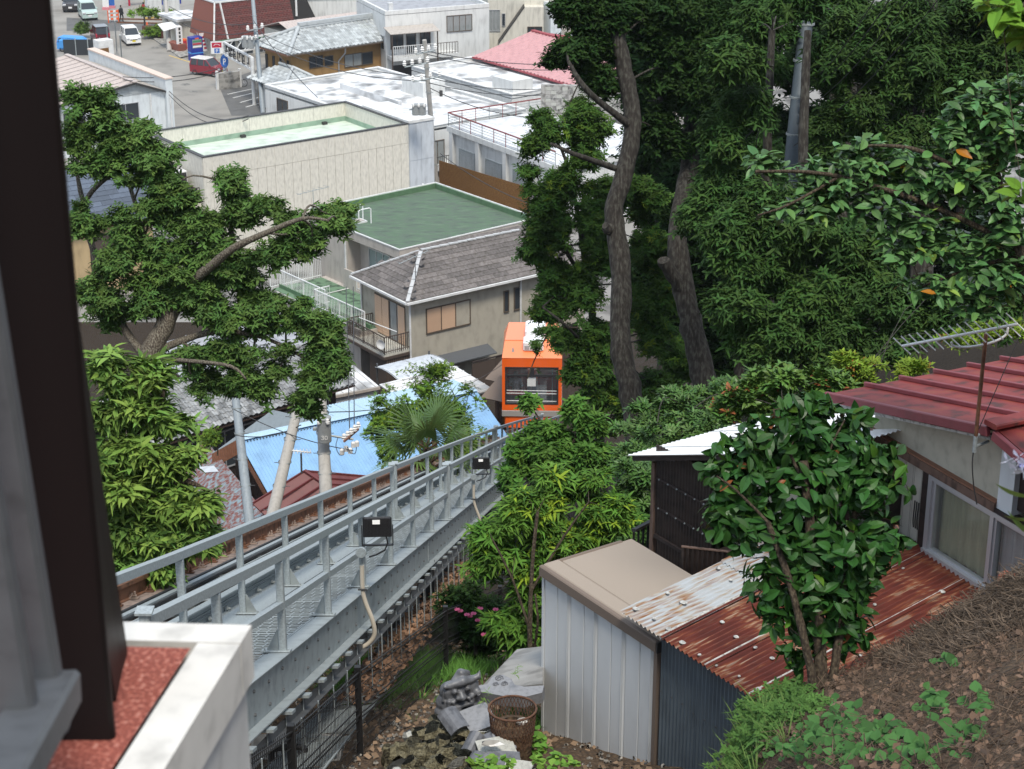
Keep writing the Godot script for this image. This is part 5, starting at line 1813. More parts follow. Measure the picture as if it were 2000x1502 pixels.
func cream_building() -> void:
	var o := lot("cream_building", "cream building with upright wall panels and a sunken pale green roof", "building", 395.5,307.5,7.0,54.3)
	var w := 15.8
	var d := 8.4
	solid(o, "wall", "cream_joint", 0.05,0,-0.05, w - 0.05,5.64, -d + 0.05)
	flat_top(o, w, d, 6.98,1.33, "cream", "mint", "trim_dark", 0.2)
	var up := mb()
	bx(up, 0.2,5.66, -d + 0.2, w - 0.2,6.0, -d + 0.24)
	bx(up, 0.2,5.66,-0.25,0.24,5.9, -d + 0.24)
	bx(up, w - 0.24,5.66,-0.25, w - 0.2,6.0, -d + 0.239)
	obj("green_upstand", up, M.mint_dark, o)
	for x in [7.0,13.6]: solid(o, "roof_drain", "trim_dark", x, 5.66, -d + 0.25, x + 0.35,5.85, -d + 0.5)
	for k in 5: solid(o, "parapet_joint", "cream_joint", 2.6 * (k + 1), 6.0, -d + 0.2,2.6 * (k + 1) + 0.02,6.97, -d + 0.205)
	# upright panels, an upper short row and a long lower row
	var n := 24
	for k in n:
		var x0 := w * k / n
		var x1 := w * (k + 1) / n - 0.022
		for r in [[5.66,6.97],[0.0,5.635]]:
			var st := mb()
			bx(st, x0, r[0],0.018, x1, r[1],-0.049)
			obj("panel", st, M.cream, o)
	for k in 9:
		for r in [[5.66,6.97],[0.0,5.635]]:
			var st := mb()
			bx(st, -0.018, r[0],-0.05 - k * 0.925,0.049, r[1],-0.05 - (k + 1) * 0.925 + 0.02)
			obj("side_panel", st, M.cream, o)
	# left side: window and balcony with railing and air conditioner
	win(o, "l", -0.018,361,358,387,400,2, "bronze", "glass_dark")
	var a := spot(o, "l", -0.9,340,330)
	solid(o, "balcony_slab", "cream", -1.3,3.55,-0.6,-0.02,3.8,-4.6)
	railing(o, "balcony_railing", "trim_dark", Vector3(-1.25,3.8,-0.65), Vector3(-1.25,3.8,-4.5), 1.05,0.16,0.03)
	railing(o, "balcony_railing", "trim_dark", Vector3(-1.25,3.8,-0.65), Vector3(-0.05,3.8,-0.65), 1.05,0.16,0.03)
	solid(o, "balcony_wall", "cream", -1.3,3.8,-4.5,-0.02,6.6,-4.7)
	var ac := thing("air_conditioner", "tall white air conditioner unit on the balcony of the cream building", "air conditioner", o.transform * Vector3(-0.7,3.8,-2.2), o.rotation.y)
	var cb := mb()
	cbox(cb, Vector3(0,1.0,0), Vector3(0.8,2.0,0.9), 0.04)
	obj("case", cb, M.white, ac)
	for k in 2:
		var g := mb()
		bx(g, -0.32,0.2 + 0.95 * k, 0.455,0.32,0.95 + 0.95 * k, 0.47)
		obj("fan_grille", g, M.trim_dark, ac)
	# the blue-grey annex at its right end
	var x := thing("metal_annex", "narrow pale blue grey panelled annex at the right end of the cream building", "building", o.position, o.rotation.y)
	solid(x, "wall", "bluewhite", w + 0.02,0,-0.03, w + 2.1,7.0,-6.0)
	for k in 2:
		for r in [[0.0,0.9],[0.93,4.3],[4.33,6.9]]:
			var st := mb()
			bx(st, w + 0.05 + 1.0 * k, r[0],0.0, w + 1.03 + 1.0 * k, r[1],-0.029)
			obj("panel", st, M.bluewhite, x)
	solid(x, "coping", "white", w - 0.02,7.001,0.05, w + 2.15,7.18,-6.05)
	pipe(x, "vent_pipe", "white_gloss", [Vector3(w + 1.0,0.5,0.15), Vector3(w + 1.0,2.6,0.15)],0.07)
func left_house() -> void:
	# white gabled house left of the street; the gable faces the hill
	var o := lot("white_gable_house", "white house with a pinkish ribbed gable roof left of the street", "house", 330,250,0.0,54.0)
	var w := 9.5
	var d := 13.0
	var ey := 4.2
	var L := func(px: float, py: float, y: float) -> Vector3: return loc(o, lev(px, py, y))
	o.position = lev(321,178,4.2) * Vector3(1,0,1)
	solid(o, "wall", "paleblue", -w, 0,0,-0.02, ey, -d)
	var apex := -2.6
	var ay := ey + 1.0
	var g := mb()
	for z in [0.0, -d]:
		var p := [Vector3(-w, ey, z), Vector3(apex, ay, z), Vector3(-0.02, ey, z)]
		tri(g, p[0], p[1], p[2])
		tri(g, p[0], p[2], p[1])
	obj("gable_wall", g, M.paleblue, o)
	# ribbed slopes
	for k in 12:
		var st := mb()
		var z0 := 0.25 - (d + 0.4) * k / 12.0
		ribbed(st, Vector3(apex, ay + 0.08, z0), Vector3(-(w + 0.4 + apex), -(ay - ey) * 1.05,0).normalized(), Vector3(0,0,-1), 7.3, (d + 0.4) / 12.0,0.32,0.03,6, true)
		obj("roof_sheet", st, M.pinkbeige, o)
	for k in 12:
		var st := mb()
		var z0 := 0.25 - (d + 0.4) * k / 12.0
		ribbed(st, Vector3(apex, ay + 0.08, z0), Vector3(-apex, -(ay - ey), 0).normalized(), Vector3(0,0,-1), 2.7, (d + 0.4) / 12.0,0.32,0.03,6, true)
		obj("roof_sheet_rear", st, M.taupe, o)
	var rc := mb()
	bar(rc, Vector3(apex, ay + 0.14,0.3), Vector3(apex, ay + 0.14, -d - 0.2), 0.4,0.08)
	obj("ridge_cap", rc, M.pinkbeige, o)
	var vg := mb()
	bar(vg, Vector3(apex, ay + 0.02,0.28), Vector3(-w - 0.4, ey - 0.08,0.28), 0.05,0.16)
	bar(vg, Vector3(apex, ay + 0.02,0.28), Vector3(0.0, ey + 0.0,0.28), 0.05,0.16)
	obj("verge_board", vg, M.trim_dark, o)
	# parapet wall along the street side
	solid(o, "street_parapet", "paleblue", 0.0,0.0,0.3,0.6, ey + 1.0, -d - 1.5)
	solid(o, "parapet_coping", "copper_brown", -0.06, ey + 1.001,0.36,0.66, ey + 1.12, -d - 1.56)
	(o.get_node("parapet_coping") as MeshInstance3D).material_override = mat("coping_pink", Color(0.62,0.50,0.43), 0.8)
	winr(o, "f", 0.0,-4.6,2.3,-2.4,3.6,2, "alu", "glass_dark")
	winr(o, "f", 0.0,-8.8,2.3,-7.0,3.6,2, "alu", "glass_dark")
	for x in [-4.9,-4.5]:
		var v := mb()
		lathe(v, [[0.09,0.0],[0.09,0.06],[0.0,0.06]], Vector3(x, 4.7,0.0), 10, Basis(Vector3(1,0,0), Vector3(0,0,1), Vector3(0,-1,0)))
		obj("vent_cap", v, M.white, o)
	pipe(o, "downpipe", "white", [Vector3(-1.3, ey, 0.08), Vector3(-1.3,0,0.08)],0.06)
	pipe(o, "downpipe", "white", [Vector3(0.3, ey, 0.38), Vector3(0.3,0,0.38)],0.07)
	# water tank box behind the roof and the netting fence
	var t := lot("white_cabinet", "white box with a tan side standing behind the pinkish gable roof", "cabinet", 195,122,1.0,54.0)
	solid(t, "case", "white", 0,0,0,1.5,3.0,-1.2)
	solid(t, "tan_side", "osb", -0.02,0.0,0.02,1.0,2.3,-0.1)
	var f := thing("netting_fence", "fence of dark netting beside the blue covered car", "fence", lev(125,108,0))
	for k in 3:
		var s := mb()
		var p := loc(f, lev(125 + 24 * k, 108,0))
		var q := loc(f, lev(125 + 24 * (k + 1), 108,0))
		bar(s, p + Vector3(0,0.8,0), q + Vector3(0,0.8,0), 0.03,1.55)
		obj("net_panel", s, M.netting, f)
		pipe(f, "post", "galv", [q, q + Vector3(0,1.75,0)],0.05)
func ochre_house() -> void:
	var o := lot("ochre_house", "ochre two storey house with a pale grey tiled roof", "house", 573,207,0.0,52.0)
	var w := 12.0
	var d := 4.4
	var ey := 4.7
	solid(o, "wall", "ochre", 0,0,0, w, ey, -d)
	# hipped lower roof and a gabled crown
	var e := 0.75
	var run_ := 2.95
	var rise := 1.5
	var c := [Vector3(-e, ey, e), Vector3(w + e, ey, e), Vector3(w + e, ey, -d - e), Vector3(-e, ey, -d - e)]
	var r0 := Vector3(2.2, ey + rise, -d / 2)
	var r1 := Vector3(w - 1.2, ey + rise, -d / 2)
	var st := mb()
	quad(st, c[0], r0, r1, c[1])
	quad(st, c[2], r1, r0, c[3])
	tri(st, c[3], r0, c[0])
	tri(st, c[1], r1, c[2])
	obj("roof_deck", st, M.roof_tile_pale, o)
	var sl := Vector2(run_, rise).length()
	var v := Vector3(0, rise / sl, -run_ / sl)
	tiles(o, c[0] + Vector3(0,0.02,0), Vector3.RIGHT, v, w + 2 * e, sl, 0.42,0.40, "roof_tile_pale", func(x, y): return x > y / sl * (2.2 + e) and x < w + 2 * e - y / sl * (1.2 + e), 150)
	var hx := 2.2 + e
	var sl2 := Vector2(hx, rise).length()
	tiles(o, c[3] + Vector3(0,0.02,0), Vector3(0,0,1), Vector3(hx / sl2, rise / sl2,0), d + 2 * e, sl2,0.42,0.40, "roof_tile_pale", func(x, y): return x > y / sl2 * run_ and x < d + 2 * e - y / sl2 * run_, 120)
	for l in [[c[0], r0],[c[3], r0],[r0, r1],[c[1], r1]]:
		var rc := mb()
		tube(rc, [l[0] + Vector3(0,0.1,0), l[1] + Vector3(0,0.16,0)],0.17,8)
		obj("ridge_tile", rc, M.roof_tile_pale, o)
	var crown := mb()
	bar(crown, r0 + Vector3(0,0.4,0), r1 + Vector3(0,0.4,0), 0.35,0.3)
	obj("ridge_crown", crown, M.roof_tile_pale, o)
	solid(o, "gutter", "bronze", -e, ey - 0.1, e + 0.1, w + e, ey + 0.0, e)
	solid(o, "eave_side", "copper_brown", -e, ey - 0.16, e - 0.02, -e + 0.1, ey - 0.01, -d)
	win(o, "f", 0.0,604,112,630,129,2, "bronze", "glass_dark")
	win(o, "f", 0.0,634,111,650,126,1, "bronze", "glass_dark")
	win(o, "f", 0.0,673,108,706,126,2, "bronze", "glass_pale")
	win(o, "f", 0.0,707,104,727,123,1, "bronze", "glass_dark")
	win(o, "f", 0.0,596,177,606,192,1, "bronze", "glass_dark")
	win(o, "f", 0.0,620,176,632,190,1, "bronze", "glass_dark")
	for k in 4:
		winr(o, "l", 0.0,-0.7 - 1.2 * k, 2.6,-0.45 - 1.2 * k, 3.9,1, "trim_dark", "glass_dark")
	pipe(o, "downpipe", "alu", [Vector3(5.3, ey - 0.1,0.5), Vector3(5.3, ey - 0.6,0.45), Vector3(4.8, ey - 1.3,0.1), Vector3(4.8,0,0.1)],0.07)
	# the tiled porch wing at the left
	var p := lot("porch_wing", "low ochre wing with a pale tiled hip roof, before the ochre house", "building", 530,210,0.0,52.0)
	p.position = o.transform * Vector3(-2.2,0,2.6)
	var ph := 2.4
	solid(p, "wall", "ochre", 0,0,0,3.5, ph, -4.8)
	solid(p, "white_wall", "white_wall", -0.06,0,-0.2,-0.005, ph, -4.6)
	var k0 := [Vector3(-0.8, ph, 0.8), Vector3(3.55, ph, 0.8), Vector3(3.55, ph, -5.3), Vector3(-0.8, ph, -5.3)]
	var q0 := Vector3(1.7, ph + 1.15,-1.6)
	var q1 := Vector3(1.7, ph + 1.15,-3.8)
	var rs := mb()
	tri(rs, k0[0], q0, k0[1])
	quad(rs, k0[3], q1, q0, k0[0])
	quad(rs, k0[1], q0, q1, k0[2])
	tri(rs, k0[2], q1, k0[3])
	obj("roof_deck", rs, M.roof_tile_pale, p)
	var s1 := Vector2(2.5,1.15).length()
	tiles(p, k0[3] + Vector3(0,0.02,0), Vector3(0,0,1), Vector3(2.5 / s1,1.15 / s1,0), 6.1, s1,0.42,0.40, "roof_tile_pale", func(x, y): return x > y / s1 * 1.5 and x < 6.1 - y / s1 * 2.4,90)
	var s2 := Vector2(2.4,1.15).length()
	tiles(p, k0[0] + Vector3(0,0.02,0), Vector3.RIGHT, Vector3(0,1.15 / s2,-2.4 / s2), 4.35, s2,0.42,0.40, "roof_tile_pale", func(x, y): return x > y / s2 * 2.5 and x < 4.35 - y / s2 * 1.85,60)
	for l in [[k0[0], q0],[q0, q1],[k0[1], q0]]:
		var rc := mb()
		tube(rc, [l[0] + Vector3(0,0.1,0), l[1] + Vector3(0,0.14,0)],0.14,8)
		obj("ridge_tile", rc, M.roof_tile_pale, p)
	var sg := lot("yellow_sign", "upright yellow sign with white lettering lines by the ochre wall", "sign", 553,214,0.0,52.0)
	solid(sg, "board", "signyellow", -0.3,0.1,0.05,0.3,1.5,-0.02)
	solid(sg, "heading", "signwhite", -0.2,1.3,0.056,0.2,1.38,0.051)
	var fn := thing("dark_wall", "dark brown board fence in front of the ochre house", "fence", o.transform * Vector3(1.0,0,1.8), o.rotation.y)
	for k in 22: solid(fn, "board", "trim_brown", 0.5 * k, 0,0,0.5 * k + 0.48,1.25,-0.05)
	# house behind it with a pinkish ribbed roof
	var b := lot("pink_roof_house", "house with a dull pink ribbed roof behind the pale tiled roof", "house", 600,62,4.5,52.0)
	solid(b, "wall", "siding", -1.0,0,-0.3,11.0,4.2,-6.0)
	for k in 12:
		var s := mb()
		ribbed(s, Vector3(-1.3 + 1.05 * k, 4.2,0.3), Vector3(0,0.9,-3.3).normalized(), Vector3.RIGHT, 3.4,1.05,0.35,0.02,6, true)
		obj("roof_sheet", s, M.pinkbeige, b)
	gable_quad(b, "rear_slope", "pinkbeige", [Vector3(-1.3,5.1,-3.0), Vector3(-1.3,4.2,-6.4), Vector3(11.3,4.2,-6.4), Vector3(11.3,5.1,-3.0)])
func brick_shop() -> void:
	var o := lot("brick_shop", "shop with a dark red brick mansard front and a grey flat roof", "shop", 420,118,0.0,56.0)
	var w := 9.0
	var d := 5.5
	solid(o, "ground_floor", "siding", 0.4,0,-0.6, w - 0.2,1.9, -d)
	# battered upper storey
	var b := [Vector3(0,1.9,0), Vector3(w, 1.9,0), Vector3(w, 1.9, -d), Vector3(0,1.9, -d)]
	var t := [Vector3(0.7,5.4,-0.9), Vector3(w - 0.2,5.4,-0.9), Vector3(w - 0.2,5.4, -d), Vector3(0.7,5.4, -d + 0.3)]
	var f := mb()
	quad(f, b[0], t[0], t[1], b[1])
	quad(f, b[1], t[1], t[2], b[2])
	obj("mansard_front", f, M.brick, o)
	var s := mb()
	quad(s, b[3], t[3], t[0], b[0])
	obj("mansard_side", s, M.brick_plain, o)
	var r := mb()
	quad(r, t[0] + Vector3(0.0,-0.02,-0.02), t[3] + Vector3(0.0,-0.02,0), t[2] + Vector3(0.0,-0.02,0), t[1] + Vector3(0.0,-0.02,-0.02))
	quad(r, b[0], b[1], b[2], b[3])
	obj("flat_roof", r, M.grey_roof, o)
	for e in [[b[0], t[0]],[b[0] + Vector3(1.5,0,0), t[0] + Vector3(0.55,0,0)],[t[0], t[1]],[t[0], t[3]]]:
		var st := mb()
		bar(st, e[0] + Vector3(0,0.02,0.03), e[1] + Vector3(0,0.02,0.03), 0.14,0.14)
		obj("white_edge", st, M.white, o)
	solid(o, "eave_band", "signgreen", 0.1,1.7,0.05, w, 1.89,-0.1)
	for k in 4: winr(o, "f", -0.6,1.0 + 1.9 * k, 0.15,2.5 + 1.9 * k, 1.6,2, "alu", "glass_dark", "shop_window")
	var aw := mb()
	hexa(aw, [Vector3(6.2,1.2,0.9), Vector3(9.0,1.2,0.9), Vector3(9.0,1.75,-0.1), Vector3(6.2,1.75,-0.1), Vector3(6.2,1.28,0.9), Vector3(9.0,1.28,0.9), Vector3(9.0,1.83,-0.1), Vector3(6.2,1.83,-0.1)])
	obj("pink_awning", aw, M.pink, o)
	# vending machine, flags, small kiosk to its left
	var v := lot("vending_machine", "deep blue drinks vending machine at the corner of the brick shop", "vending machine", 383,117,0.0,56.0)
	var cb := mb()
	cbox(cb, Vector3(0,1.15,0), Vector3(1.25,2.3,0.9), 0.05)
	obj("case", cb, M.deepblue, v)
	solid(v, "display", "glass_pale", -0.5,1.25,0.46,0.5,2.1,0.45)
	for k in 3: solid(v, "bottle_row", ["white_gloss", "signred", "signgreen"][k],-0.46,1.32 + 0.26 * k, 0.475,0.46,1.46 + 0.26 * k, 0.461)
	solid(v, "round_mark", "cone_orange", -0.2,2.12,0.47,0.2,2.24,0.451)
	solid(v, "stripe", "tarp", -0.625,0.7,0.465,0.625,0.8,0.451)
	solid(v, "side_stripe", "tarp", -0.64,0.7,0.4,-0.626,0.85,-0.4)
	var i := 0
	for q in [[397,110, "signwhite", "white advertising flag leaning beside the vending machine", -0.22],[412,112, "signred", "red and white advertising flag before the shop window", 0.0],[452,95, "pink", "pink advertising flag under the brick front", 0.0]]:
		var g := thing("banner_flag", q[3], "flag", lev(q[0], q[1],0), deg_to_rad(34), "advertising flags of the shop")
		pipe(g, "pole", "white", [Vector3(0,0,0), Vector3(q[4] * 2.4,2.4,0)],0.03)
		var c := mb()
		prism(c, PackedVector2Array([Vector2(0.05,0.5), Vector2(0.65,0.5), Vector2(0.65 + q[4] * 1.8,2.3), Vector2(0.05 + q[4] * 1.8,2.3)]), Transform3D(), 0.02)
		obj("cloth", c, M[q[2]], g)
		for k in 4:
			var m := mb()
			var y := 0.8 + 0.36 * k
			box(m, Vector3(0.35 + q[4] * (y - 0.5), y, 0.006), Vector3(0.28,0.2,0.004))
			obj("print_mark", m, M.signred if q[2] == "signwhite" else M.signwhite, g)
		i += 1
	var k := lot("flat_kiosk", "small beige kiosk with a flat pale roof left of the brick shop", "kiosk", 352,92,0.0,56.0)
	solid(k, "wall", "cream_house", 0,0,0,3.0,2.6,-4.0)
	solid(k, "flat_roof", "white_roof", -0.4,2.61,0.4,3.2,2.85,-4.2)
	gable_quad(k, "awning", "white", [Vector3(-1.9,1.9,0.5), Vector3(-1.9,2.4,-0.9), Vector3(-0.02,2.5,-0.9), Vector3(-0.02,2.2,0.5)])
	var sb := lot("upright_sign", "narrow upright white shop sign with dark characters by the beige kiosk", "sign", 352,101,0.0,50.0)
	solid(sb, "board", "signwhite", -0.3,0.1,0.1,0.3,2.5,-0.1)
	for j in 6:
		var tm := TextMesh.new()
		tm.text = ["お", "み", "や", "げ", "食", "堂"][j]
		tm.font = SystemFont.new()
		tm.font.font_names = PackedStringArray(["Droid Sans"])
		tm.font_size = 32
		tm.pixel_size = 0.009
		tm.depth = 0.01
		put("character", tm, M.trim_dark, sb, Transform3D(Basis(), Vector3(0,2.25 - 0.38 * j, 0.105)))
	var rb := lot("red_box", "small orange red box standing beside the upright white sign", "box", 360,98,0.0,50.0)
	var st := mb()
	cbox(st, Vector3(0,0.6,0), Vector3(0.5,1.1,0.4), 0.04)
	obj("case", st, M.cone_orange, rb)
	solid(rb, "door", "signred", -0.2,0.2,0.215,0.2,0.95,0.2)
func white_blocks() -> void:
	# large white building top centre
	var o := lot("white_building", "large white flat roofed building with a covered balcony, upper middle", "building", 752,22,7.5,67.0)
	var w := 10.0
	solid(o, "wall", "white_wall", 0,0,-0.02, w, 7.1,-8.0)
	flat_top(o, w, 8.0,7.5,0.35, "white_wall", "grey_roof", "", 0.25)
	win(o, "f", 0.0,873,32,921,58,4, "bronze", "glass_pale")
	for k in 5: winr(o, "l", 0.0,-1.2 - 1.5 * k, 4.0,-0.4 - 1.5 * k, 5.2,1, "alu", "glass_dark")
	var y := 3.6
	solid(o, "balcony_slab", "white_wall", 0.1, y - 0.3,1.6,6.4, y, 0.0)
	railing(o, "balcony_railing", "white", Vector3(0.15, y, 1.55), Vector3(4.4, y, 1.55), 1.0,0.2,0.05)
	railing(o, "balcony_railing", "trim_brown", Vector3(4.4, y, 1.55), Vector3(6.3, y, 1.55), 1.0,0.25,0.04)
	gable_quad(o, "balcony_roof", "taupe", [Vector3(-0.2, y + 2.2,1.9), Vector3(-0.2, y + 2.5,0.01), Vector3(4.5, y + 2.5,0.01), Vector3(4.5, y + 2.2,1.9)])
	for x in [0.0,4.3]: pipe(o, "balcony_post", "trim_brown", [Vector3(x, 0.0,1.7), Vector3(x, y + 2.2,1.7)],0.06)
	winr(o, "f", 0.0,0.5, y + 0.5,1.6, y + 1.9,2, "trim_brown", "glass_dark")
	winr(o, "f", 0.0,2.0, y + 0.1,2.8, y + 1.9,1, "trim_brown", "glass_dark", "door")
	winr(o, "f", 0.0,3.3, y + 0.5,4.2, y + 1.9,2, "trim_brown", "glass_dark")
	solid(o, "garage_opening", "trim_dark", 0.6,0.0,0.02,5.0,2.6,-0.01)
	winr(o, "f", 0.0,7.0,1.3,7.5,2.1,1, "alu", "glass_dark")
	for x in [5.3,5.7]: pipe(o, "downpipe", "white", [Vector3(x, 0.0,0.1), Vector3(x, y - 0.3,0.1)],0.05)
	solid(o, "roof_unit", "white", 0.9,7.16,-1.5,1.3,7.9,-1.9)
	# pale building top right with stepped wall
	var p := lot("cream_block", "tall pale cream building with a sloping stair wall, at the top right of the town", "building", 953,100,2.0,88.0)
	p.position = Vector3(lev(953,96,2.0).x, 0, lev(953,96,2.0).z)
	solid(p, "wall", "cream_house", 0,0,0,9.0,10.5,-9.0)
	win(p, "f", 0.0,954,20,976,60,3, "alu", "glass_pale")
	win(p, "f", 0.0,981,27,986,50,1, "alu", "glass_dark")
	var sw := mb()
	prism(sw, PackedVector2Array([Vector2(1.0,0), Vector2(5.2,0), Vector2(5.2,6.2), Vector2(3.4,6.2), Vector2(1.0,2.8)]), Transform3D(Basis(), Vector3(0,0,1.4)), 1.39)
	obj("stair_wall", sw, M.cream_house, p)
	var cpn := mb()
	bar(cpn, Vector3(1.0,2.84,0.7), Vector3(3.4,6.24,0.7), 1.5,0.08)
	obj("stair_coping", cpn, M.trim_dark, p)
	win(p, "f", 1.4,1031,53,1058,72,2, "bronze", "glass_dark")
	winr(p, "f", 0.0,7.0,2.5,9.0,5.5,3, "bronze", "glass_dark")
	var p2 := lot("panelled_house", "house with white and brown wall panels and two air conditioners beyond the red roof", "house", 1090,110,2.0,60.0)
	p2.position = Vector3(lev(1075,100,2.0).x, 0, lev(1075,100,2.0).z)
	solid(p2, "wall", "paleblue", 0,0,0,9.0,6.5,-4.0)
	for k in 3: solid(p2, "brown_panel", "taupe", 1.2 + 2.6 * k, 0,0.03,2.2 + 2.6 * k, 6.4,0.001)
	solid(p2, "yard_wall", "cream_house", -1.0,0,1.6,9.0,2.6,1.4)
	railing(p2, "roof_railing", "white", Vector3(-1.0,2.6,1.5), Vector3(9.0,2.6,1.5), 1.0,1.6,0.05)
	for k in 2:
		var ac := thing("air_conditioner", ["left of the two white air conditioners beyond the red ribbed roof", "right of the two white air conditioners beyond the red ribbed roof"][k], "air conditioner", p2.transform * Vector3(2.6 + 1.15 * k, 2.62,1.45), p2.rotation.y, "white air conditioners on the wall")
		var cb := mb()
		cbox(cb, Vector3(0,0.4,0), Vector3(1.0,0.8,0.4), 0.04)
		obj("case", cb, M.white, ac)
		var fg := mb()
		lathe(fg, [[0.30,0.0],[0.30,0.02],[0.0,0.02]], Vector3(-0.12,0.4,0.2), 16, Basis(Vector3(1,0,0), Vector3(0,0,1), Vector3(0,-1,0)))
		obj("fan_grille", fg, M.galv_dull, ac)
	# red ribbed roof
	var r := lot("red_roof_building", "building with a pink and red ribbed metal roof at the edge of the trees", "building", 925,112,3.6,55.0)
	var rl := 15.0
	var run_ := 6.5
	r.position = Vector3(lev(925,110,4.0).x, 0, lev(925,110,4.0).z)
	r.rotation.y = deg_to_rad(-54)
	solid(r, "wall", "taupe", 0.4,0,-0.5, rl - 0.4,3.9,-2 * run_ + 0.5)
	for k in 15:
		var s := mb()
		ribbed(s, Vector3(k * 1.0,4.0,0.0), Vector3(0,1.5, -run_).normalized(), Vector3.RIGHT, Vector2(run_, 1.5).length(), 1.0,0.5,0.045,6, true)
		obj("roof_sheet", s, M.pinkroof, r)
		var s2 := mb()
		ribbed(s2, Vector3(k * 1.0,5.5, -run_), Vector3(0,-1.5, -run_).normalized(), Vector3.RIGHT, Vector2(run_, 1.5).length(), 1.0,0.5,0.045,6, true)
		obj("roof_sheet_rear", s2, M.redroof, r)
	solid(r, "gutter", "redroof", -0.1,3.85,0.15, rl, 3.98,0.0)
	solid(r, "ridge_cap", "redroof", -0.05,5.5, -run_ + 0.2, rl, 5.62, -run_ - 0.2)
	# the wide low white roofs
	var l := lot("white_low_building", "wide low building with a worn white flat roof behind the concrete pole", "building", 795,256,3.6,51.7)
	var lw := 11.5
	var ld := 20.5
	solid(l, "wall", "white_wall", 0,0,-0.02, lw, 3.2, -ld)
	flat_top(l, lw, ld, 3.6,0.2, "white_wall", "white_roof", "white", 0.25)
	for k in 3: winr(l, "l", 0.0,-6.0 - 1.1 * k, 1.5,-5.1 - 1.1 * k, 2.6,1, "bronze", "glass_dark")
	winr(l, "l", 0.0,-18.6,1.4,-17.0,2.8,2, "bronze", "glass_dark")
	solid(l, "roof_step", "white_roof", 4.5,3.41,-7.5,4.8,3.9,-16.0)
	solid(l, "roof_room", "white_wall", 8.0,3.41,-9.0,10.2,4.6,-12.0)
	winr(l, "f", 0.0,2.2,0.4,3.4,2.4,2, "bronze", "glass_pale")
	solid(l, "side_balcony", "white_wall", 1.8,0.3,0.9,4.0,0.6,0.0)
	railing(l, "balcony_railing", "trim_dark", Vector3(1.8,0.6,0.9), Vector3(4.0,0.6,0.9), 0.8,0.2,0.03)
	solid(l, "meter_box", "trim_dark", 9.4,3.42,-8.5,9.6,3.9,-8.7)
	var l2 := lot("white_roof_block", "low white roofed block with a raised rim between the flat roof and the red roof", "building", 935,152,3.9,51.7)
	l2.position = Vector3(lev(1000,185,3.9).x, 0, lev(1000,185,3.9).z)
	solid(l2, "wall", "white_wall", 0,0,-0.02,10.0,3.5,-14.0)
	flat_top(l2,10.0,14.0,3.9,0.3, "white_wall", "white_roof", "white", 0.25)
	solid(l2, "roof_room", "white_wall", 0.3,3.6,-0.3,2.4,4.9,-3.0)
	solid(l2, "red_door", "redrail", -0.05,1.0,-4.0,-0.01,3.0,-4.8)
	# terrace building with red railing
	var t := lot("terrace_building", "white building with a roof terrace behind a dark red railing", "building", 872,243,4.6,51.7)
	t.position = Vector3(lev(872,243,4.6).x, 0, lev(872,243,4.6).z)
	t.rotation.y = deg_to_rad(90 - 146.3)
	var tw := 14.0
	var td := 11.0
	solid(t, "wall", "white_wall", 0.3,0,-0.3, tw, 4.1, -td)
	solid(t, "terrace_slab", "white_wall", 0,4.11,0, tw + 0.2,4.5, -td)
	solid(t, "terrace_floor", "deck_white", 0.25,4.501,-0.25, tw, 4.53, -td + 0.2)
	for k in 4: solid(t, "pilaster", "white_wall", 0.3 + 3.6 * k, 0,-0.02,0.75 + 3.6 * k, 4.1,-0.299)
	for k in 3:
		winr(t, "f", -0.3,1.35 + 3.6 * k, 1.2,3.4 + 3.6 * k, 3.0,1, "galv", "bluewhite", "barred_window")
		for j in 14:
			solid(t, "window_bar", "galv_dull", 1.4 + 3.6 * k + 0.145 * j, 1.2,-0.22,1.425 + 3.6 * k + 0.145 * j, 3.0,-0.245)
	for e in [[Vector3(0.1,4.51,-0.1), Vector3(tw, 4.51,-0.1)],[Vector3(0.1,4.51,-0.1), Vector3(0.1,4.51, -td)]]:
		var rt := mb()
		bar(rt, e[0] + Vector3(0,1.0,0), e[1] + Vector3(0,1.0,0), 0.1,0.07)
		obj("red_top_rail", rt, M.redrail, t)
		for q in 4:
			var wr := mb()
			bar(wr, e[0] + Vector3(0,0.18 + 0.2 * q, 0), e[1] + Vector3(0,0.18 + 0.2 * q, 0), 0.025,0.025)
			obj("rail_wire", wr, M.galv_dull, t)
		for q in 10:
			var p0: Vector3 = e[0].lerp(e[1], q / 9.0)
			pipe(t, "rail_post", "redrail" if q % 3 else "galv_dull", [p0, p0 + Vector3(0,1.0,0)],0.03)
	# rough concrete wall of an old building
	var cwall := lot("concrete_block_building", "weathered grey concrete wall with square panels and arched holes, behind the terrace", "building", 1058,240,3.0,51.7)
	cwall.position = Vector3(lev(1056,225,4.6).x, 0, lev(1056,225,4.6).z)
	cwall.rotation.y = deg_to_rad(90 - 95)
	solid(cwall, "wall", "concrete", 0,0,-0.1,9.0,6.9,-0.5)
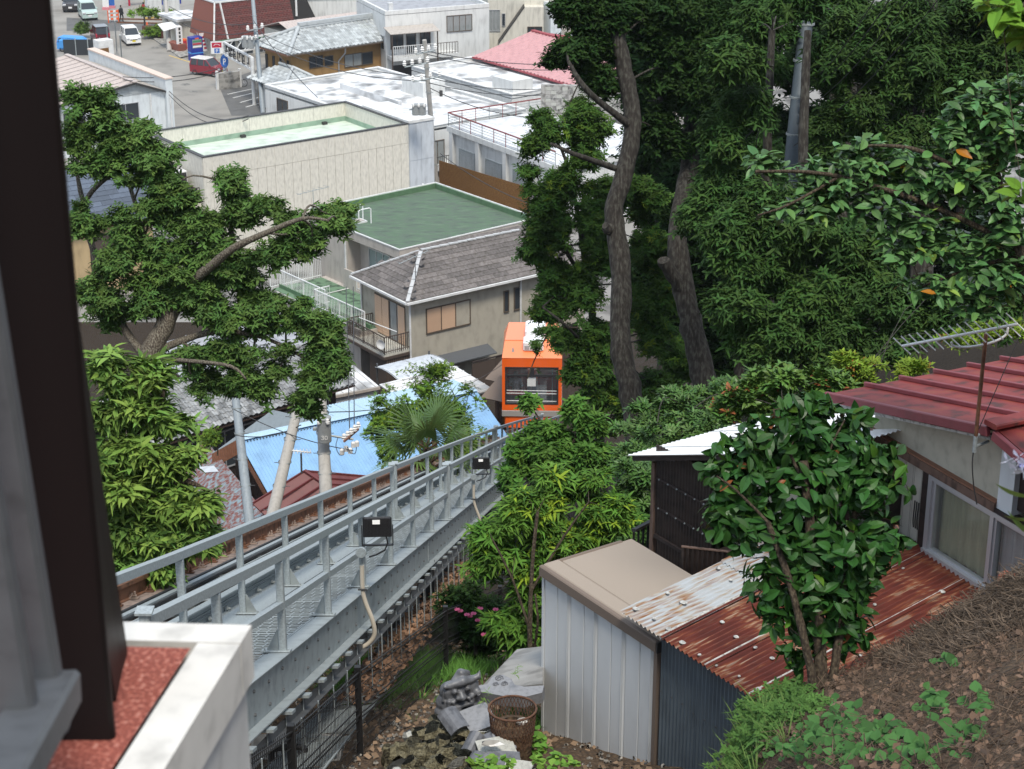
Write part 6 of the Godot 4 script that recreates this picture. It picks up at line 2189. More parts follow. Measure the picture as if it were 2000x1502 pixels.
	for k in 4:
		solid(cwall, "pier", "concrete", 2.1 * k, 0,0.0,2.1 * k + 0.3,6.9,-0.099)
		var ar := mb()
		var pts := PackedVector2Array([Vector2(-0.55,0), Vector2(0.55,0)])
		for q in 9: pts.append(Vector2(cos(PI * q / 8.0), sin(PI * q / 8.0)) * 0.55 + Vector2(0,0.6))
		prism(ar, pts, Transform3D(Basis(), Vector3(1.2 + 2.1 * k, 2.4,-0.09)), 0.02)
		obj("arched_opening", ar, M.trim_dark, cwall)
		for j in 7:
			for q in 4: solid(cwall, "block", "concrete" if (j + q) % 3 else "stone_pale", 2.1 * k + 0.33 + 0.43 * q, 4.75 + 0.29 * j, -0.07 + 0.012 * ((j * 5 + q * 3) % 3), 2.1 * k + 0.33 + 0.43 * q + 0.415,4.75 + 0.29 * j + 0.275,-0.099)
	solid(cwall, "cornice", "concrete", -0.05,4.4,0.03,9.0,4.7,-0.098)
	# chipboard hoarding on a kerb wall
	var h := thing("hoarding", "long hoarding of raw brown chipboard along the lane", "hoarding", lev(858,362,0.6), deg_to_rad(90 - 138.8))
	for k in 8:
		var s := mb()
		bx(s, 1.25 * k, 0,0,1.25 * k + 1.24,1.9,-0.03 - 0.008 * (k % 2))
		obj("sheet", s, M.osb, h)
	solid(h, "kerb_wall", "concrete", -0.6,-0.7,0.9,11.0,-0.15,0.0)
	for k in 6: solid(h, "block", "concrete_dark", 0.2 + 1.7 * k, -0.14,0.6,0.5 + 1.7 * k, 0.1,0.3)
	# long pale roof at the very top
	var z := lot("long_white_building", "long pale building along the top edge behind the brick shop", "building", 575,30,3.0,80.0)
	z.position = Vector3(lev(575,34,2.0).x, 0, lev(575,34,2.0).z - 2.0)
	solid(z, "wall", "white_wall", 0,0,0,12.0,3.6,-8.0)
	solid(z, "flat_roof", "grey_roof", -0.2,3.61,0.2,12.0,3.85,-8.0)
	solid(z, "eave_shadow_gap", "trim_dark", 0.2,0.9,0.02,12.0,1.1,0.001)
	var bk := lot("black_shed", "dark gabled wall between the brick shop and the long pale building", "building", 566,70,0.0,60.0)
	var gp := mb()
	prism(gp, PackedVector2Array([Vector2(-1.2,0), Vector2(3.0,0), Vector2(3.0,1.6), Vector2(1.4,5.0), Vector2(-0.6,5.6), Vector2(-1.2,5.0)]), Transform3D(), 3.0)
	obj("wall", gp, M.trim_dark, bk)
	pipe(bk, "vent_pipe", "white_gloss", [Vector3(-0.3,4.6,0.1), Vector3(0.6,4.4,0.1), Vector3(0.8,4.0,0.1), Vector3(0.8,2.0,0.1)],0.12)
# ---------- the yard right of the track ----------
func local_at(o: Node3D, px: float, py: float, z: float) -> Vector3:
	return loc(o, onplane(px, py, o.transform * Vector3(0,0, z), o.transform.basis.z))
func sheds() -> void:
	# storage shed
	var A := Vector3(0.308,27.42,-17.042)
	var o := thing("storage_shed", "white steel storage shed with a flat tan roof, left of the rusty lean-to", "shed", A, deg_to_rad(-56))
	var W := 1.85
	var D := 1.0
	var H := 1.84
	solid(o, "wall", "shedwhite", 0.03,0.0,-0.03, W - 0.03, H, -D)
	for k in 8:
		var x0 := 0.03 + 0.224 * k
		var st := mb()
		cbox(st, Vector3(x0 + 0.111, H / 2,-0.022), Vector3(0.216, H - 0.004,0.03), 0.006)
		obj("panel", st, M.shedwhite, o)
		if k % 2 == 1:
			for j in 3:
				var r := mb()
				cbox(r, Vector3(x0 + 0.17 + 0.016 * j, H / 2,-0.004), Vector3(0.008, H - 0.02,0.01), 0.003)
				obj("rib", r, M.shedwhite, o)
	solid(o, "corner_post", "shedtrim", W - 0.028,0,0.004, W + 0.02, H, -0.12)
	solid(o, "corner_post", "shedwhite", -0.012,0,0.0,0.026, H, -0.09)
	solid(o, "plinth", "concrete_dark", -0.05,-0.12,0.06, W + 0.05,-0.002, -D)
	var tr := mb()
	cbox(tr, Vector3(W / 2, H + 0.055,0.0), Vector3(W + 0.06,0.11,0.06), 0.012)
	cbox(tr, Vector3(-0.01, H + 0.055, -D / 2 - 0.02), Vector3(0.05,0.11, D - 0.02), 0.012)
	obj("roof_fascia", tr, M.shedtrim, o)
	solid(o, "fascia_end", "trim_dark", W + 0.031, H + 0.0,0.03, W + 0.05, H + 0.11,-0.09)
	var rf := mb()
	cbox(rf, Vector3(W / 2, H + 0.085,-0.12), Vector3(W + 0.06,0.055,0.19), 0.012)
	obj("roof_front", rf, M.shedroof, o)
	var rm := mb()
	cbox(rm, Vector3(W / 2 + 0.01, H + 0.075,-0.23 - D / 2 + 0.05), Vector3(W + 0.04,0.05, D - 0.1), 0.008)
	obj("roof_sheet", rm, M.shedroof, o)
	var gr := mb()
	bx(gr, 0.0, H + 0.096,-0.20, W, H + 0.104,-0.215)
	obj("roof_joint", gr, M.shedtrim, o)
	# lean-to of corrugated iron between the shed and the house
	var l := thing("lean_to", "low lean-to under a rusty corrugated iron roof with a blue grey sheet wall", "lean-to", A, deg_to_rad(-56))
	var y0 := 2.09
	var slope := 0.14
	var sheets := [[1.42,2.06, "rustpale"],[2.03,2.70, "rustsheet"],[2.67,3.30, "rustsheet"],[3.27,3.92, "rustsheet"],[3.89,4.5, "rustsheet"]]
	var u := Vector3(0, slope, -1).normalized()
	for k in sheets.size():
		for part in 2:
			var st := mb()
			var zs: float = [0.10,-1.12][part]
			var ln: float = [1.30,1.55][part]
			var lift := 0.006 * (k % 2) + 0.012 * part
			ribbed(st, Vector3(sheets[k][0], y0 + lift + (0.10 - zs) * slope, zs), u, Vector3.RIGHT, ln, sheets[k][1] - sheets[k][0],0.064,0.015,8, false, 3)
			obj("roof_sheet", st, M[sheets[k][2]], l)
		if k > 0:
			var e := mb()
			ribbed(e, Vector3(sheets[k][0] - 0.012, y0 + 0.012,0.10), u, Vector3.RIGHT, 2.8,0.05,0.064,0.0165,8, false, 2)
			obj("sheet_edge", e, M.peel, l)
	var r := RandomNumberGenerator.new()
	r.seed = 5
	for row in 5:
		for c in 13:
			if r.randf() < 0.18: continue
			var x := 1.5 + 0.252 * c + r.randf_range(-0.015,0.015)
			var z: float = [0.0,-0.42,-1.0,-1.6,-2.2][row] + r.randf_range(-0.04,0.04)
			var s := mb()
			var rad := r.randf_range(0.012,0.026)
			var k0 := r.randf_range(0.7,1.4)
			lathe(s, [[rad * k0,0.0],[rad * 0.8,0.008],[0.0,0.012]], Vector3(x, y0 + 0.022 + (0.1 - z) * slope, z), 7, Basis.from_scale(Vector3(k0,1,1)))
			obj("sealed_nail", s, M.peel, l)
	for k in 4:
		var st := mb()
		ribbed(st, Vector3(1.89 + 0.55 * k, y0 - 0.03,-0.02 + 0.006 * (k % 2)), Vector3(0,-1,0), Vector3.RIGHT, 2.3,0.57,0.052,0.008,8)
		obj("wall_sheet", st, M.bluesheet, l)
	for row in 2:
		for c in 11:
			var s := mb()
			lathe(s, [[0.009,0.0],[0.009,0.008],[0.0,0.010]], Vector3(1.93 + 0.16 * c, 1.45 - 0.75 * row + 0.01 * (c % 3), -0.006), 6, Basis(Vector3(1,0,0), Vector3(0,0,1), Vector3(0,-1,0)))
			obj("wall_nail", s, M.galv_dark, l)
	solid(l, "side_board", "darkwood", 3.52,-0.3,-0.06,3.56, y0 - 0.04,-2.4)
	solid(l, "rafter", "darkwood", 1.9, y0 - 0.07,0.02,3.6, y0 - 0.025,-0.0)
	# tall brown corrugated outhouse with a white roof
	var b := far(1283,885,20.3)
	var h := thing("brown_outhouse", "tall dark brown corrugated outhouse with its door open and a bright white roof", "outhouse", b, deg_to_rad(-56))
	var R := 0.37
	var dw := 2.0
	for part in [[0.0,0.55,0.02],[0.54,0.98,0.014]]:
		var st := mb()
		ribbed(st, Vector3(part[0],0.12, part[2]), Vector3(0,-1,0), Vector3.RIGHT, 1.05, part[1] - part[0],0.05,0.008,6)
		obj("wall_sheet", st, M.brownsheet, h)
	for part in 3:
		var st := mb()
		ribbed(st, Vector3(-0.01,-0.02,0.0 - 0.55 * part), Vector3(0,-1,0), Vector3(0,0,-1), 2.4,0.56,0.05,0.008,6)
		obj("side_sheet", st, M.brownsheet, h)
	var post := mb()
	cbox(post, Vector3(0.0,-1.3,0.02), Vector3(0.06,2.4,0.06), 0.005)
	obj("corner_post", post, M.oldwood, h)
	for y in [-0.28,-0.62]:
		var st := mb()
		bx(st, 0.03, y, 0.032,0.98, y + 0.03,0.028)
		obj("girt", st, M.darkwood, h)
		for k in 6:
			var s := mb()
			lathe(s, [[0.01,0.0],[0.01,0.01],[0.0,0.012]], Vector3(0.1 + 0.15 * k, y + 0.015,0.034), 6, Basis(Vector3(1,0,0), Vector3(0,0,1), Vector3(0,-1,0)))
			obj("nail", s, M.galv_dull, h)
	var dr := mb()
	ribbed(dr, Vector3(0.10,-0.93,0.05), Vector3(0,-1,0), Vector3.RIGHT, 1.4,0.86,0.05,0.008,6)
	obj("door", dr, M.brownsheet, h)
	solid(h, "door_frame", "darkwood", 0.06,-0.96,0.06,0.98,-0.92,0.03)
	solid(h, "lintel", "oldwood", 0.98,-0.30,0.02,2.3,-0.25,-0.03)
	solid(h, "shelf_board", "oldwood", 0.98,-0.80,0.0,2.3,-0.76,-0.2)
	solid(h, "inner_panel", "oldcream", 0.98,-0.75,-0.30,2.3,0.5,-0.33)
	for k in 5: solid(h, "inner_board", "oldwood", 0.98,-1.05 - 0.22 * k, -0.30,2.6,-0.86 - 0.22 * k, -0.33)
	solid(h, "rear_wall", "darkwood", 0.0,-2.4,-1.62,2.8,-0.12,-1.68)
	solid(h, "right_wall", "darkwood", 2.75,-2.4,0.0,2.8,0.7,-1.6)
	solid(h, "inner_floor", "darkwood", 0.02,-2.5,-0.05,2.75,-2.42,-1.6)
	# standing half height gate
	var g := local_at(h, 1331,1068,0.75)
	var gt := mb()
	ribbed(gt, Vector3(g.x, g.y, g.z), Vector3(0,-1,0), Vector3(0.75,0,-0.66).normalized(), 1.0,0.66,0.05,0.008,6)
	obj("half_gate", gt, M.brownsheet, h)
	var gc := mb()
	bar(gc, g + Vector3(0,0.005,0.0), g + Vector3(0.75,0,-0.66).normalized() * 0.66 + Vector3(0,0.005,0), 0.035,0.012)
	obj("gate_cap", gc, M.oldwood, h)
	for k in 4: solid(h, "low_board", "oldwood", 1.35,-1.42 - 0.17 * k, 0.24,2.6,-1.28 - 0.17 * k, 0.2)
	# roof of white sheets
	for k in 5:
		var st := mb()
		var z := 0.22 - 0.4 * k
		ribbed(st, Vector3(-0.28,0.02 - 0.28 * R + 0.004 * (k % 2), z), Vector3(1, R, 0).normalized(), Vector3(0,0,-1), 3.2,0.42,0.063,0.009,6)
		obj("roof_sheet", st, M.white_gloss, h)
	var ev := mb()
	bar(ev, Vector3(-0.2,-0.09,0.16), Vector3(2.7,-0.09 + 2.9 * R, 0.16), 0.03,0.06)
	obj("verge_board", ev, M.darkwood, h)
	# black iron handrail left of it
	var ir := thing("iron_railing", "short black iron railing on the path left of the brown outhouse", "railing", far(1240,1090,20.8))
	var p0 := loc(ir, far(1238,1036,20.8))
	var p1 := loc(ir, far(1284,1012,21.6))
	var tr2 := mb()
	bar(tr2, p0, p1,0.05,0.03)
	obj("rail", tr2, M.black_iron, ir)
	for k in 6:
		var q := p0.lerp(p1, k / 5.0)
		var s := mb()
		bx(s, q.x - 0.012, q.y - 0.9, q.z - 0.012, q.x + 0.012, q.y - 0.015, q.z + 0.012)
		obj("baluster", s, M.black_iron, ir)
func red_roof_house() -> void:
	var o := thing("red_roof_house", "old cream house with a red seamed metal roof and a curtained sliding window", "house", Vector3(3.89,0,-16.52), deg_to_rad(-64))
	# walls below and above the ledge
	solid(o, "lower_wall", "siding", -0.76,27.0,-0.02,0.09,30.70,-3.0)
	for k in 6:
		for j in 2: solid(o, "groove", "cream_joint", -0.66 + 0.135 * k + 0.022 * j, 29.0,-0.016,-0.655 + 0.135 * k + 0.022 * j, 30.69,-0.0199)
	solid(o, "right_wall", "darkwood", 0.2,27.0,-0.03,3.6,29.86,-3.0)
	var up := mb()
	prism(up, PackedVector2Array([Vector2(-0.76,30.79), Vector2(1.14,30.79), Vector2(1.14,31.53), Vector2(-0.76,31.11)]), Transform3D(Basis(), Vector3(0,0,-0.01)), 2.9)
	obj("upper_wall", up, M.oldcream, o)
	var rb := mb()
	prism(rb, PackedVector2Array([Vector2(1.34,30.79), Vector2(3.5,30.79), Vector2(3.5,31.16), Vector2(1.34,31.56)]), Transform3D(Basis(), Vector3(0,0,-0.03)), 2.8)
	obj("gable_boards", rb, M.darkwood, o)
	for k in 6: solid(o, "board_batten", "trim_brown", 1.5 + 0.3 * k, 30.8,-0.018,1.53 + 0.3 * k, 31.42 - 0.06 * k, -0.0295)
	solid(o, "pale_board", "paleblue", 1.141,30.74,0.03,1.339,31.55,-0.3)
	solid(o, "wall_ledge", "oldwood", -0.8,30.701,0.06,1.14,30.785,-0.05)
	solid(o, "ledge_top", "copper_brown", -0.8,30.786,0.05,1.14,30.80,-0.05)
	solid(o, "dark_post", "darkwood", 0.091,27.5,0.035,0.19,30.70,-0.06)
	solid(o, "window_head", "darkwood", 0.191,30.70,0.05,3.4,30.74,-0.06)
	solid(o, "base_board", "darkwood", -0.8,29.72,0.05,3.5,29.855,0.0)
	# sliding window
	var f := mb()
	for e in [[0.195,29.87,3.2,29.93,0.07],[0.195,30.65,3.2,30.695,0.05],[0.195,29.93,0.25,30.65,0.05],[1.085,29.93,1.135,30.65,0.045],[2.05,29.93,2.09,30.65,0.045]]:
		bx(f, e[0], e[1], e[4], e[2], e[3],-0.05)
	var win_ := obj("sliding_window", f, M.alu, o)
	for e in [[0.25,0.29,29.93,30.65],[1.135,1.165,29.93,30.65],[0.29,1.085,29.93,29.955],[0.29,1.085,30.625,30.65],[1.165,2.05,29.93,29.955],[1.165,2.05,30.625,30.65]]:
		solid(win_, "sash_bar", "alu", e[0], e[2],0.028, e[1], e[3],-0.02)
	var gm := StandardMaterial3D.new()
	gm.transparency = BaseMaterial3D.TRANSPARENCY_ALPHA
	gm.albedo_color = Color(0.62,0.66,0.66,0.16)
	gm.roughness = 0.05
	M["house_pane"] = gm
	for e in [[0.29,1.085,0.01],[1.165,2.05,-0.005]]:
		var g := mb()
		quad(g, Vector3(e[0],29.955, e[2]), Vector3(e[0],30.625, e[2]), Vector3(e[1],30.625, e[2]), Vector3(e[1],29.955, e[2]))
		obj("pane", g, M.house_pane, win_)
	for e in [[0.26,1.10, "curtain"],[1.12,2.06, "glass_pale"]]:
		var c := mb()
		ribbed(c, Vector3(e[0],30.66,-0.07), Vector3(0,-1,0), Vector3.RIGHT, 0.74, e[1] - e[0],0.14,0.014,8)
		obj("curtain", c, M[e[2]], win_)
	# roof: the near slope rises to the ridge at the right
	var ex := -1.09
	var ey := 31.10
	var rx := 1.33
	var ry := 31.64
	var back := -5.6
	var run_ := Vector3(rx - ex, ry - ey, 0)
	var n := Vector3(-run_.y, run_.x, 0).normalized()
	for k in 14:
		var z0 := 0.30 - 0.425 * k
		var st := mb()
		var p := [Vector3(ex, ey, z0), Vector3(ex, ey, z0 - 0.422), Vector3(rx, ry, z0 - 0.422), Vector3(rx, ry, z0)]
		hexa(st, [p[0] - n * 0.02, p[3] - n * 0.02, p[2] - n * 0.02, p[1] - n * 0.02, p[0], p[3], p[2], p[1]])
		obj("roof_pan", st, M.oldred, o)
		if k > 0:
			var s := mb()
			cbar(s, Vector3(ex - 0.01, ey, z0) + n * 0.022, Vector3(rx - 0.1, ry - 0.022, z0) + n * 0.022,0.035,0.045,0.006)
			obj("seam", s, M.redtrim, o)
	var rr := mb()
	hexa(rr, [Vector3(rx, ry - 0.02,0.30), Vector3(rx + 2.4, ry - 0.55,0.30), Vector3(rx + 2.4, ry - 0.55, back), Vector3(rx, ry - 0.02, back), Vector3(rx, ry, 0.30), Vector3(rx + 2.4, ry - 0.53,0.30), Vector3(rx + 2.4, ry - 0.53, back), Vector3(rx, ry, back)])
	obj("right_slope", rr, M.oldred, o)
	for k in 8:
		var s := mb()
		var z0 := 0.30 - 0.425 * (k + 1)
		cbar(s, Vector3(rx + 0.1, ry, z0), Vector3(rx + 2.4, ry - 0.51, z0), 0.035,0.045,0.006)
		obj("seam", s, M.redtrim, o)
	var cap := mb()
	cbar(cap, Vector3(rx, ry + 0.04,0.36), Vector3(rx, ry + 0.04, back), 0.17,0.05,0.012)
	obj("ridge_cap", cap, M.oldred, o)
	var fa := mb()
	cbar(fa, Vector3(ex - 0.02, ey - 0.035,0.33), Vector3(rx - 0.05, ry - 0.045,0.33), 0.05,0.095,0.008)
	cbar(fa, Vector3(rx + 0.03, ry - 0.05,0.335), Vector3(rx + 2.4, ry - 0.56,0.335), 0.05,0.095,0.008)
	obj("verge_trim", fa, M.redtrim, o)
	var pe := mb()
	bar(pe, Vector3(ex + 0.02, ey - 0.105,0.26), Vector3(rx - 0.06, ry - 0.115,0.26), 0.08,0.04)
	bar(pe, Vector3(rx + 0.02, ry - 0.12,0.26), Vector3(rx + 2.4, ry - 0.64,0.26), 0.08,0.04)
	obj("peeling_board", pe, M.peel, o)
	var so := mb()
	quad(so, Vector3(ex, ey - 0.03,0.3), Vector3(rx, ry - 0.03,0.3), Vector3(rx, ry - 0.03,-0.02), Vector3(ex, ey - 0.03,-0.02))
	obj("soffit", so, M.darkwood, o)
	# antenna on its mast
	var b := o.transform * Vector3(rx - 0.12, ry - 0.35,0.40)
	var a := thing("tv_antenna", "white television antenna on a rusty mast at the corner of the red roof", "antenna", b)
	var z := b.z
	var top := loc(a, atz(1926,652, z))
	pipe(a, "mast", "rail", [loc(a, atz(1904,872, z)), top],0.018,8)
	var bm := [loc(a, atz(1762,676, z - 0.25)), loc(a, atz(1988,633, z + 0.25))]
	pipe(a, "boom", "white_gloss", bm, 0.013,6)
	for k in 15:
		var f0 := k / 14.0
		var q: Vector3 = bm[0].lerp(bm[1], f0)
		var d := Vector3(0.70,-0.02,0.72) * 0.10 * (1.0 if k < 11 else 1.15)
		d = Vector3(0.085,-0.075,0.03) * (0.9 + 0.25 * f0)
		pipe(a, "element", "white_gloss", [q - d, q + d],0.006,5)
	var m := [loc(a, atz(1858,668, z)), loc(a, atz(1866,677, z)), loc(a, atz(1900,677, z)), loc(a, atz(1940,668, z)), loc(a, atz(1964,655, z)), loc(a, atz(1969,640, z))]
	pipe(a, "cradle", "white", smooth_path(m), 0.011,6)
	for y in [848,868]:
		pipe(a, "wall_arm", "galv", [loc(a, atz(1906, y + 4, z)), loc(a, atz(1930, y - 6, z - 0.12))],0.014,6)
	var cl := mb()
	var cc := loc(a, atz(1905,862, z))
	cbox(cl, cc + Vector3(0,-0.02,0.0), Vector3(0.035,0.16,0.04), 0.01)
	obj("clamp", cl, M.galv, a)
	pipe(a, "lead_wire", "wire", smooth_path([loc(a, atz(1903,870, z)), loc(a, atz(1899,905, z)), loc(a, atz(1902,950, z)), loc(a, atz(1908,985, z))]), 0.006,5)
	pipe(a, "guy_wire", "wire", [top + Vector3(0.35,0.05,-0.1), loc(a, atz(1912,838, z))],0.005,4)
	var rp := thing("red_pipe", "short bent red iron pipe standing at the end of the window sill", "pipe", atz(1952,1150,-14.2))
	pipe(rp, "tube", "rail", smooth_path([Vector3(0,-0.1,0), Vector3(0,0.1,0), Vector3(0.02,0.135,0), Vector3(0.07,0.14,0), Vector3(0.3,0.06,0.05)]), 0.024,8)
	(rp.get_child(0) as MeshInstance3D).material_override = mat("pipe_red", Color(0.36,0.09,0.05), 0.7)
	var hk := thing("hanging_tools", "dark clips and tongs hanging on the siding beside the window", "tools", o.transform * Vector3(0.02,30.25,0.02), o.rotation.y)
	for k in 3:
		var s := mb()
		tube(s, smooth_path([Vector3(-0.03 + 0.03 * k, 0.08,0), Vector3(-0.02 + 0.03 * k, 0.0,0.01), Vector3(-0.035 + 0.03 * k, -0.12,0), Vector3(-0.02 + 0.03 * k, -0.2,0.0)]), 0.007,5)
		obj("tool", s, M.lamp_black, hk)
func stone_mesh(sd: int) -> ArrayMesh:
	var r := RandomNumberGenerator.new()
	r.seed = sd
	var st := mb()
	var rows := [[0.0,-0.5,1],[0.42,-0.34,6],[0.55,0.02,7],[0.40,0.36,6],[0.0,0.46,1]]
	var ring := []
	var s := Vector3(r.randf_range(0.8,1.35), r.randf_range(0.55,0.9), r.randf_range(0.7,1.1))
	for q in rows:
		var k := []
		for i in 7:
			var a := TAU * i / 7.0 + r.randf_range(-0.28,0.28)
			var rad: float = q[0] * r.randf_range(0.75,1.2)
			k.append(Vector3(cos(a) * rad, q[1] + r.randf_range(-0.08,0.08), sin(a) * rad) * s)
		if q[0] == 0.0: k.fill(k[0])
		ring.append(k)
	for j in 4:
		for i in 7:
			var n := (i + 1) % 7
			quad(st, ring[j][i], ring[j + 1][i], ring[j + 1][n], ring[j][n])
	return st.commit()
func shard(st: SurfaceTool, w: float, l: float, curve: float, th := 0.016) -> void:
	var n := 5
	for i in n:
		var q := []
		for k in [i, i + 1]:
			var f := float(k) / n - 0.5
			q.append(Vector3(f * w, curve * (0.25 - f * f) * 4.0,0))
		hexa(st, [q[0] + Vector3(0, -th, l / 2), q[1] + Vector3(0, -th, l / 2), q[1] + Vector3(0, -th, -l / 2), q[0] + Vector3(0, -th, -l / 2), q[0] + Vector3(0,0, l / 2), q[1] + Vector3(0,0, l / 2), q[1] + Vector3(0,0, -l / 2), q[0] + Vector3(0,0, -l / 2)])
func yard() -> void:
	# black mesh fence beside the track
	var P := func(d: float) -> Vector3:
		var x := -1.48 + (d - 15.9) * 0.127
		return Vector3(x, hill(x, d) - 0.02, -d)
	var fence := thing("mesh_fence", "black welded mesh fence running down the slope beside the track", "fence", P.call(15.9))
	var posts := [10.8,13.35,15.9,21.0,26.1,31.2]
	for k in posts.size():
		var st := mb()
		var b: Vector3 = loc(fence, P.call(posts[k]))
		bx(st, b.x - 0.03, b.y - 0.1, b.z - 0.03, b.x + 0.03, b.y + 1.02, b.z + 0.03)
		obj("post", st, M.black_iron, fence)
		if k == posts.size() - 1: continue
		var st2 := mb()
		var len_: float = posts[k + 1] - posts[k]
		var n := int(len_ / 0.055)
		var a: Vector3 = loc(fence, P.call(posts[k]))
		var e: Vector3 = loc(fence, P.call(posts[k + 1]))
		for i in n:
			var q := a.lerp(e, (i + 0.5) / n)
			bx(st2, q.x - 0.0028, q.y + 0.06, q.z - 0.0028, q.x + 0.0028, q.y + 0.98, q.z + 0.0028)
		for y in [0.08,0.2,0.32,0.44,0.50,0.56,0.68,0.80,0.90,0.96]:
			var w := 0.010 if y in [0.44,0.50,0.56,0.90,0.96] else 0.006
			var off := Vector3(0.02 if y == 0.50 or y == 0.96 else 0.004, y, 0)
			bar(st2, a + off, e + off, w, w)
		obj("mesh_panel", st2, M.black_iron, fence)
	# black tube handrail and footing at the girder's foot, bottom left of the fence
	var hr := thing("tube_barrier", "bent black tube barrier on a concrete footing below the near end of the viaduct", "barrier", far(560,1470,17.4))
	var q0 := loc(hr, far(520,1502,17.4))
	pipe(hr, "tube", "black_iron", smooth_path([loc(hr, far(528,1530,17.4)), loc(hr, far(530,1475,17.4)), loc(hr, far(540,1462,17.4)), loc(hr, far(590,1460,17.5)), loc(hr, far(594,1475,17.5)), loc(hr, far(596,1540,17.4))]), 0.03,8)
	for k in 5: pipe(hr, "bar", "black_iron", [loc(hr, far(540 + 11 * k, 1466,17.45)), loc(hr, far(541 + 11 * k, 1540,17.4))],0.009,5)
	var ft := mb()
	var fc := loc(hr, far(580,1500,18.6))
	cbox(ft, fc, Vector3(0.9,0.5,0.5), 0.03)
	obj("footing", ft, M.concrete, hr)
	# ridge-end tile sculpture: brow, horns, eyes, fangs and cloud scrolls, one fired piece
	var on := thing("ridge_end_tile", "grey fired clay ridge end tile shaped as a horned goblin face", "roof ornament", far(897,1392,18.2), deg_to_rad(28))
	var k := 0.105
	var B := func(l: Array) -> Array:
		return l.map(func(b): return [Vector3(b[0], b[1], b[2]) * k, Vector3(b[3], b[4], b[5]) * k, b[6] * k, b[7] * k])
	var face := [
		[-1.5,0.3,-0.4,1.5,0.3,-0.4,0.75,0.75],[-1.3,1.3,-0.4,1.4,1.3,-0.4,0.8,0.8],[-0.9,2.4,-0.3,1.2,2.5,-0.3,0.85,0.85],
		[-0.9,3.3,0.35,0.1,3.55,0.55,0.34,0.42],[0.1,3.55,0.55,1.0,3.35,0.4,0.42,0.3],
		[-0.5,3.6,0.1,0.2,4.05,0.0,0.3,0.42],[0.2,4.05,0.0,0.9,3.95,0.0,0.42,0.25],
		[1.0,3.3,0.2,1.75,3.5,0.4,0.35,0.25],[1.75,3.5,0.4,1.95,4.05,0.35,0.25,0.07],
		[-1.0,3.2,0.2,-1.6,3.35,0.4,0.32,0.22],
		[-0.75,2.75,0.62,-0.75,2.75,0.72,0.30,0.28],[0.55,2.75,0.62,0.55,2.75,0.72,0.30,0.28],
		[-0.15,2.5,0.7,-0.15,2.1,0.95,0.22,0.34],[-0.5,2.05,0.75,0.2,2.05,0.75,0.22,0.22],
		[-1.2,1.75,0.55,1.0,1.75,0.55,0.16,0.16],[-1.2,1.05,0.6,1.0,1.05,0.6,0.2,0.2],[-1.3,1.75,0.5,-1.3,1.05,0.55,0.17,0.17],[1.1,1.75,0.5,1.1,1.05,0.55,0.17,0.17],
		[-0.9,1.7,0.75,-0.95,1.25,0.85,0.13,0.04],[0.7,1.7,0.75,0.75,1.25,0.85,0.13,0.04],[-1.8,1.9,0.35,-1.75,2.9,0.3,0.14,0.08],
		[1.6,2.0,0.25,1.6,2.0,0.45,0.42,0.40],
		[-1.55,0.6,0.45,-0.5,0.65,0.55,0.42,0.42],[-1.1,0.95,0.5,-1.1,1.0,0.55,0.34,0.3],[-1.9,0.25,0.35,-1.9,0.25,0.35,0.36,0.36],[-0.2,0.25,0.5,0.9,0.3,0.45,0.3,0.3]]
	obj("face", field_mesh(B.call(face), 0.0135,0.02), M.kawara, on)
	for e in [-0.75,0.55]:
		var pu := mb()
		lathe(pu, [[0.012,0.0],[0.010,0.006],[0.0,0.007]], Vector3(e, 2.76,1.0) * k, 8, Basis(Vector3(1,0,0), Vector3(0,0,1), Vector3(0,-1,0)))
		obj("pupil", pu, M.rubber, on)
	for c in [[-1.05,0.72,0.98,0.30],[1.6,2.0,0.82,0.26],[-1.85,0.3,0.70,0.24]]:
		var s := mb()
		var pts := []
		for i in 16: pts.append((Vector3(c[0], c[1], c[2]) + Vector3(cos(i * 0.75), sin(i * 0.75), 0) * c[3] * (1.0 - i / 18.0)) * k)
		tube(s, pts, 0.006,5)
		obj("scroll", s, M.kawara_pale, on)
	# second ornament: a sweeping cloud fin lying on its side
	var fn := thing("cloud_fin_tile", "pale grey clay fin with cloud scrolls lying behind the rusty basket", "roof ornament", far(990,1352,18.4), deg_to_rad(-22))
	var fp_ := PackedVector2Array()
	for q in [[-0.34,-0.10],[-0.20,-0.02],[-0.19,0.10],[-0.10,0.15],[0.0,0.12],[0.06,0.05],[0.16,0.05],[0.34,0.12],[0.36,0.02],[0.20,-0.10],[0.0,-0.13],[-0.2,-0.14]]:
		fp_.append(Vector2(q[0], q[1]))
	var fm := mb()
	prism(fm, fp_, Transform3D(Basis(Vector3.RIGHT, -PI / 2 + 0.22), Vector3(0,0.06,0)), 0.13)
	obj("fin", fm, M.kawara_pale, fn)
	for c in [[-0.12,0.09,0.045],[-0.04,0.03,0.035],[-0.12,0.0,0.03]]:
		var s := mb()
		var pts := []
		for i in 14: pts.append(Basis(Vector3.RIGHT, -PI / 2 + 0.22) * (Vector3(c[0] + cos(i * 0.8) * c[2] * (1 - i / 17.0), c[1] + sin(i * 0.8) * c[2] * (1 - i / 17.0), 0.004)) + Vector3(0,0.06,0))
		tube(s, pts, 0.006,5)
		obj("scroll", s, M.kawara, fn)
	# rusty wire basket
	var bk := thing("wire_basket", "rusty cylindrical wire mesh basket holding dry leaves, left of the white shed", "basket", far(1001,1478,17.7))
	var hgt := 0.52
	var rt := 0.222
	var rb := 0.175
	var rim := mb()
	var ring := []
	for i in 25: ring.append(Vector3(cos(TAU * i / 24.0) * rt, hgt, sin(TAU * i / 24.0) * rt))
	tube(rim, ring, 0.011,6, false)
	obj("rim", rim, M.basket_rust, bk)
	var br := mb()
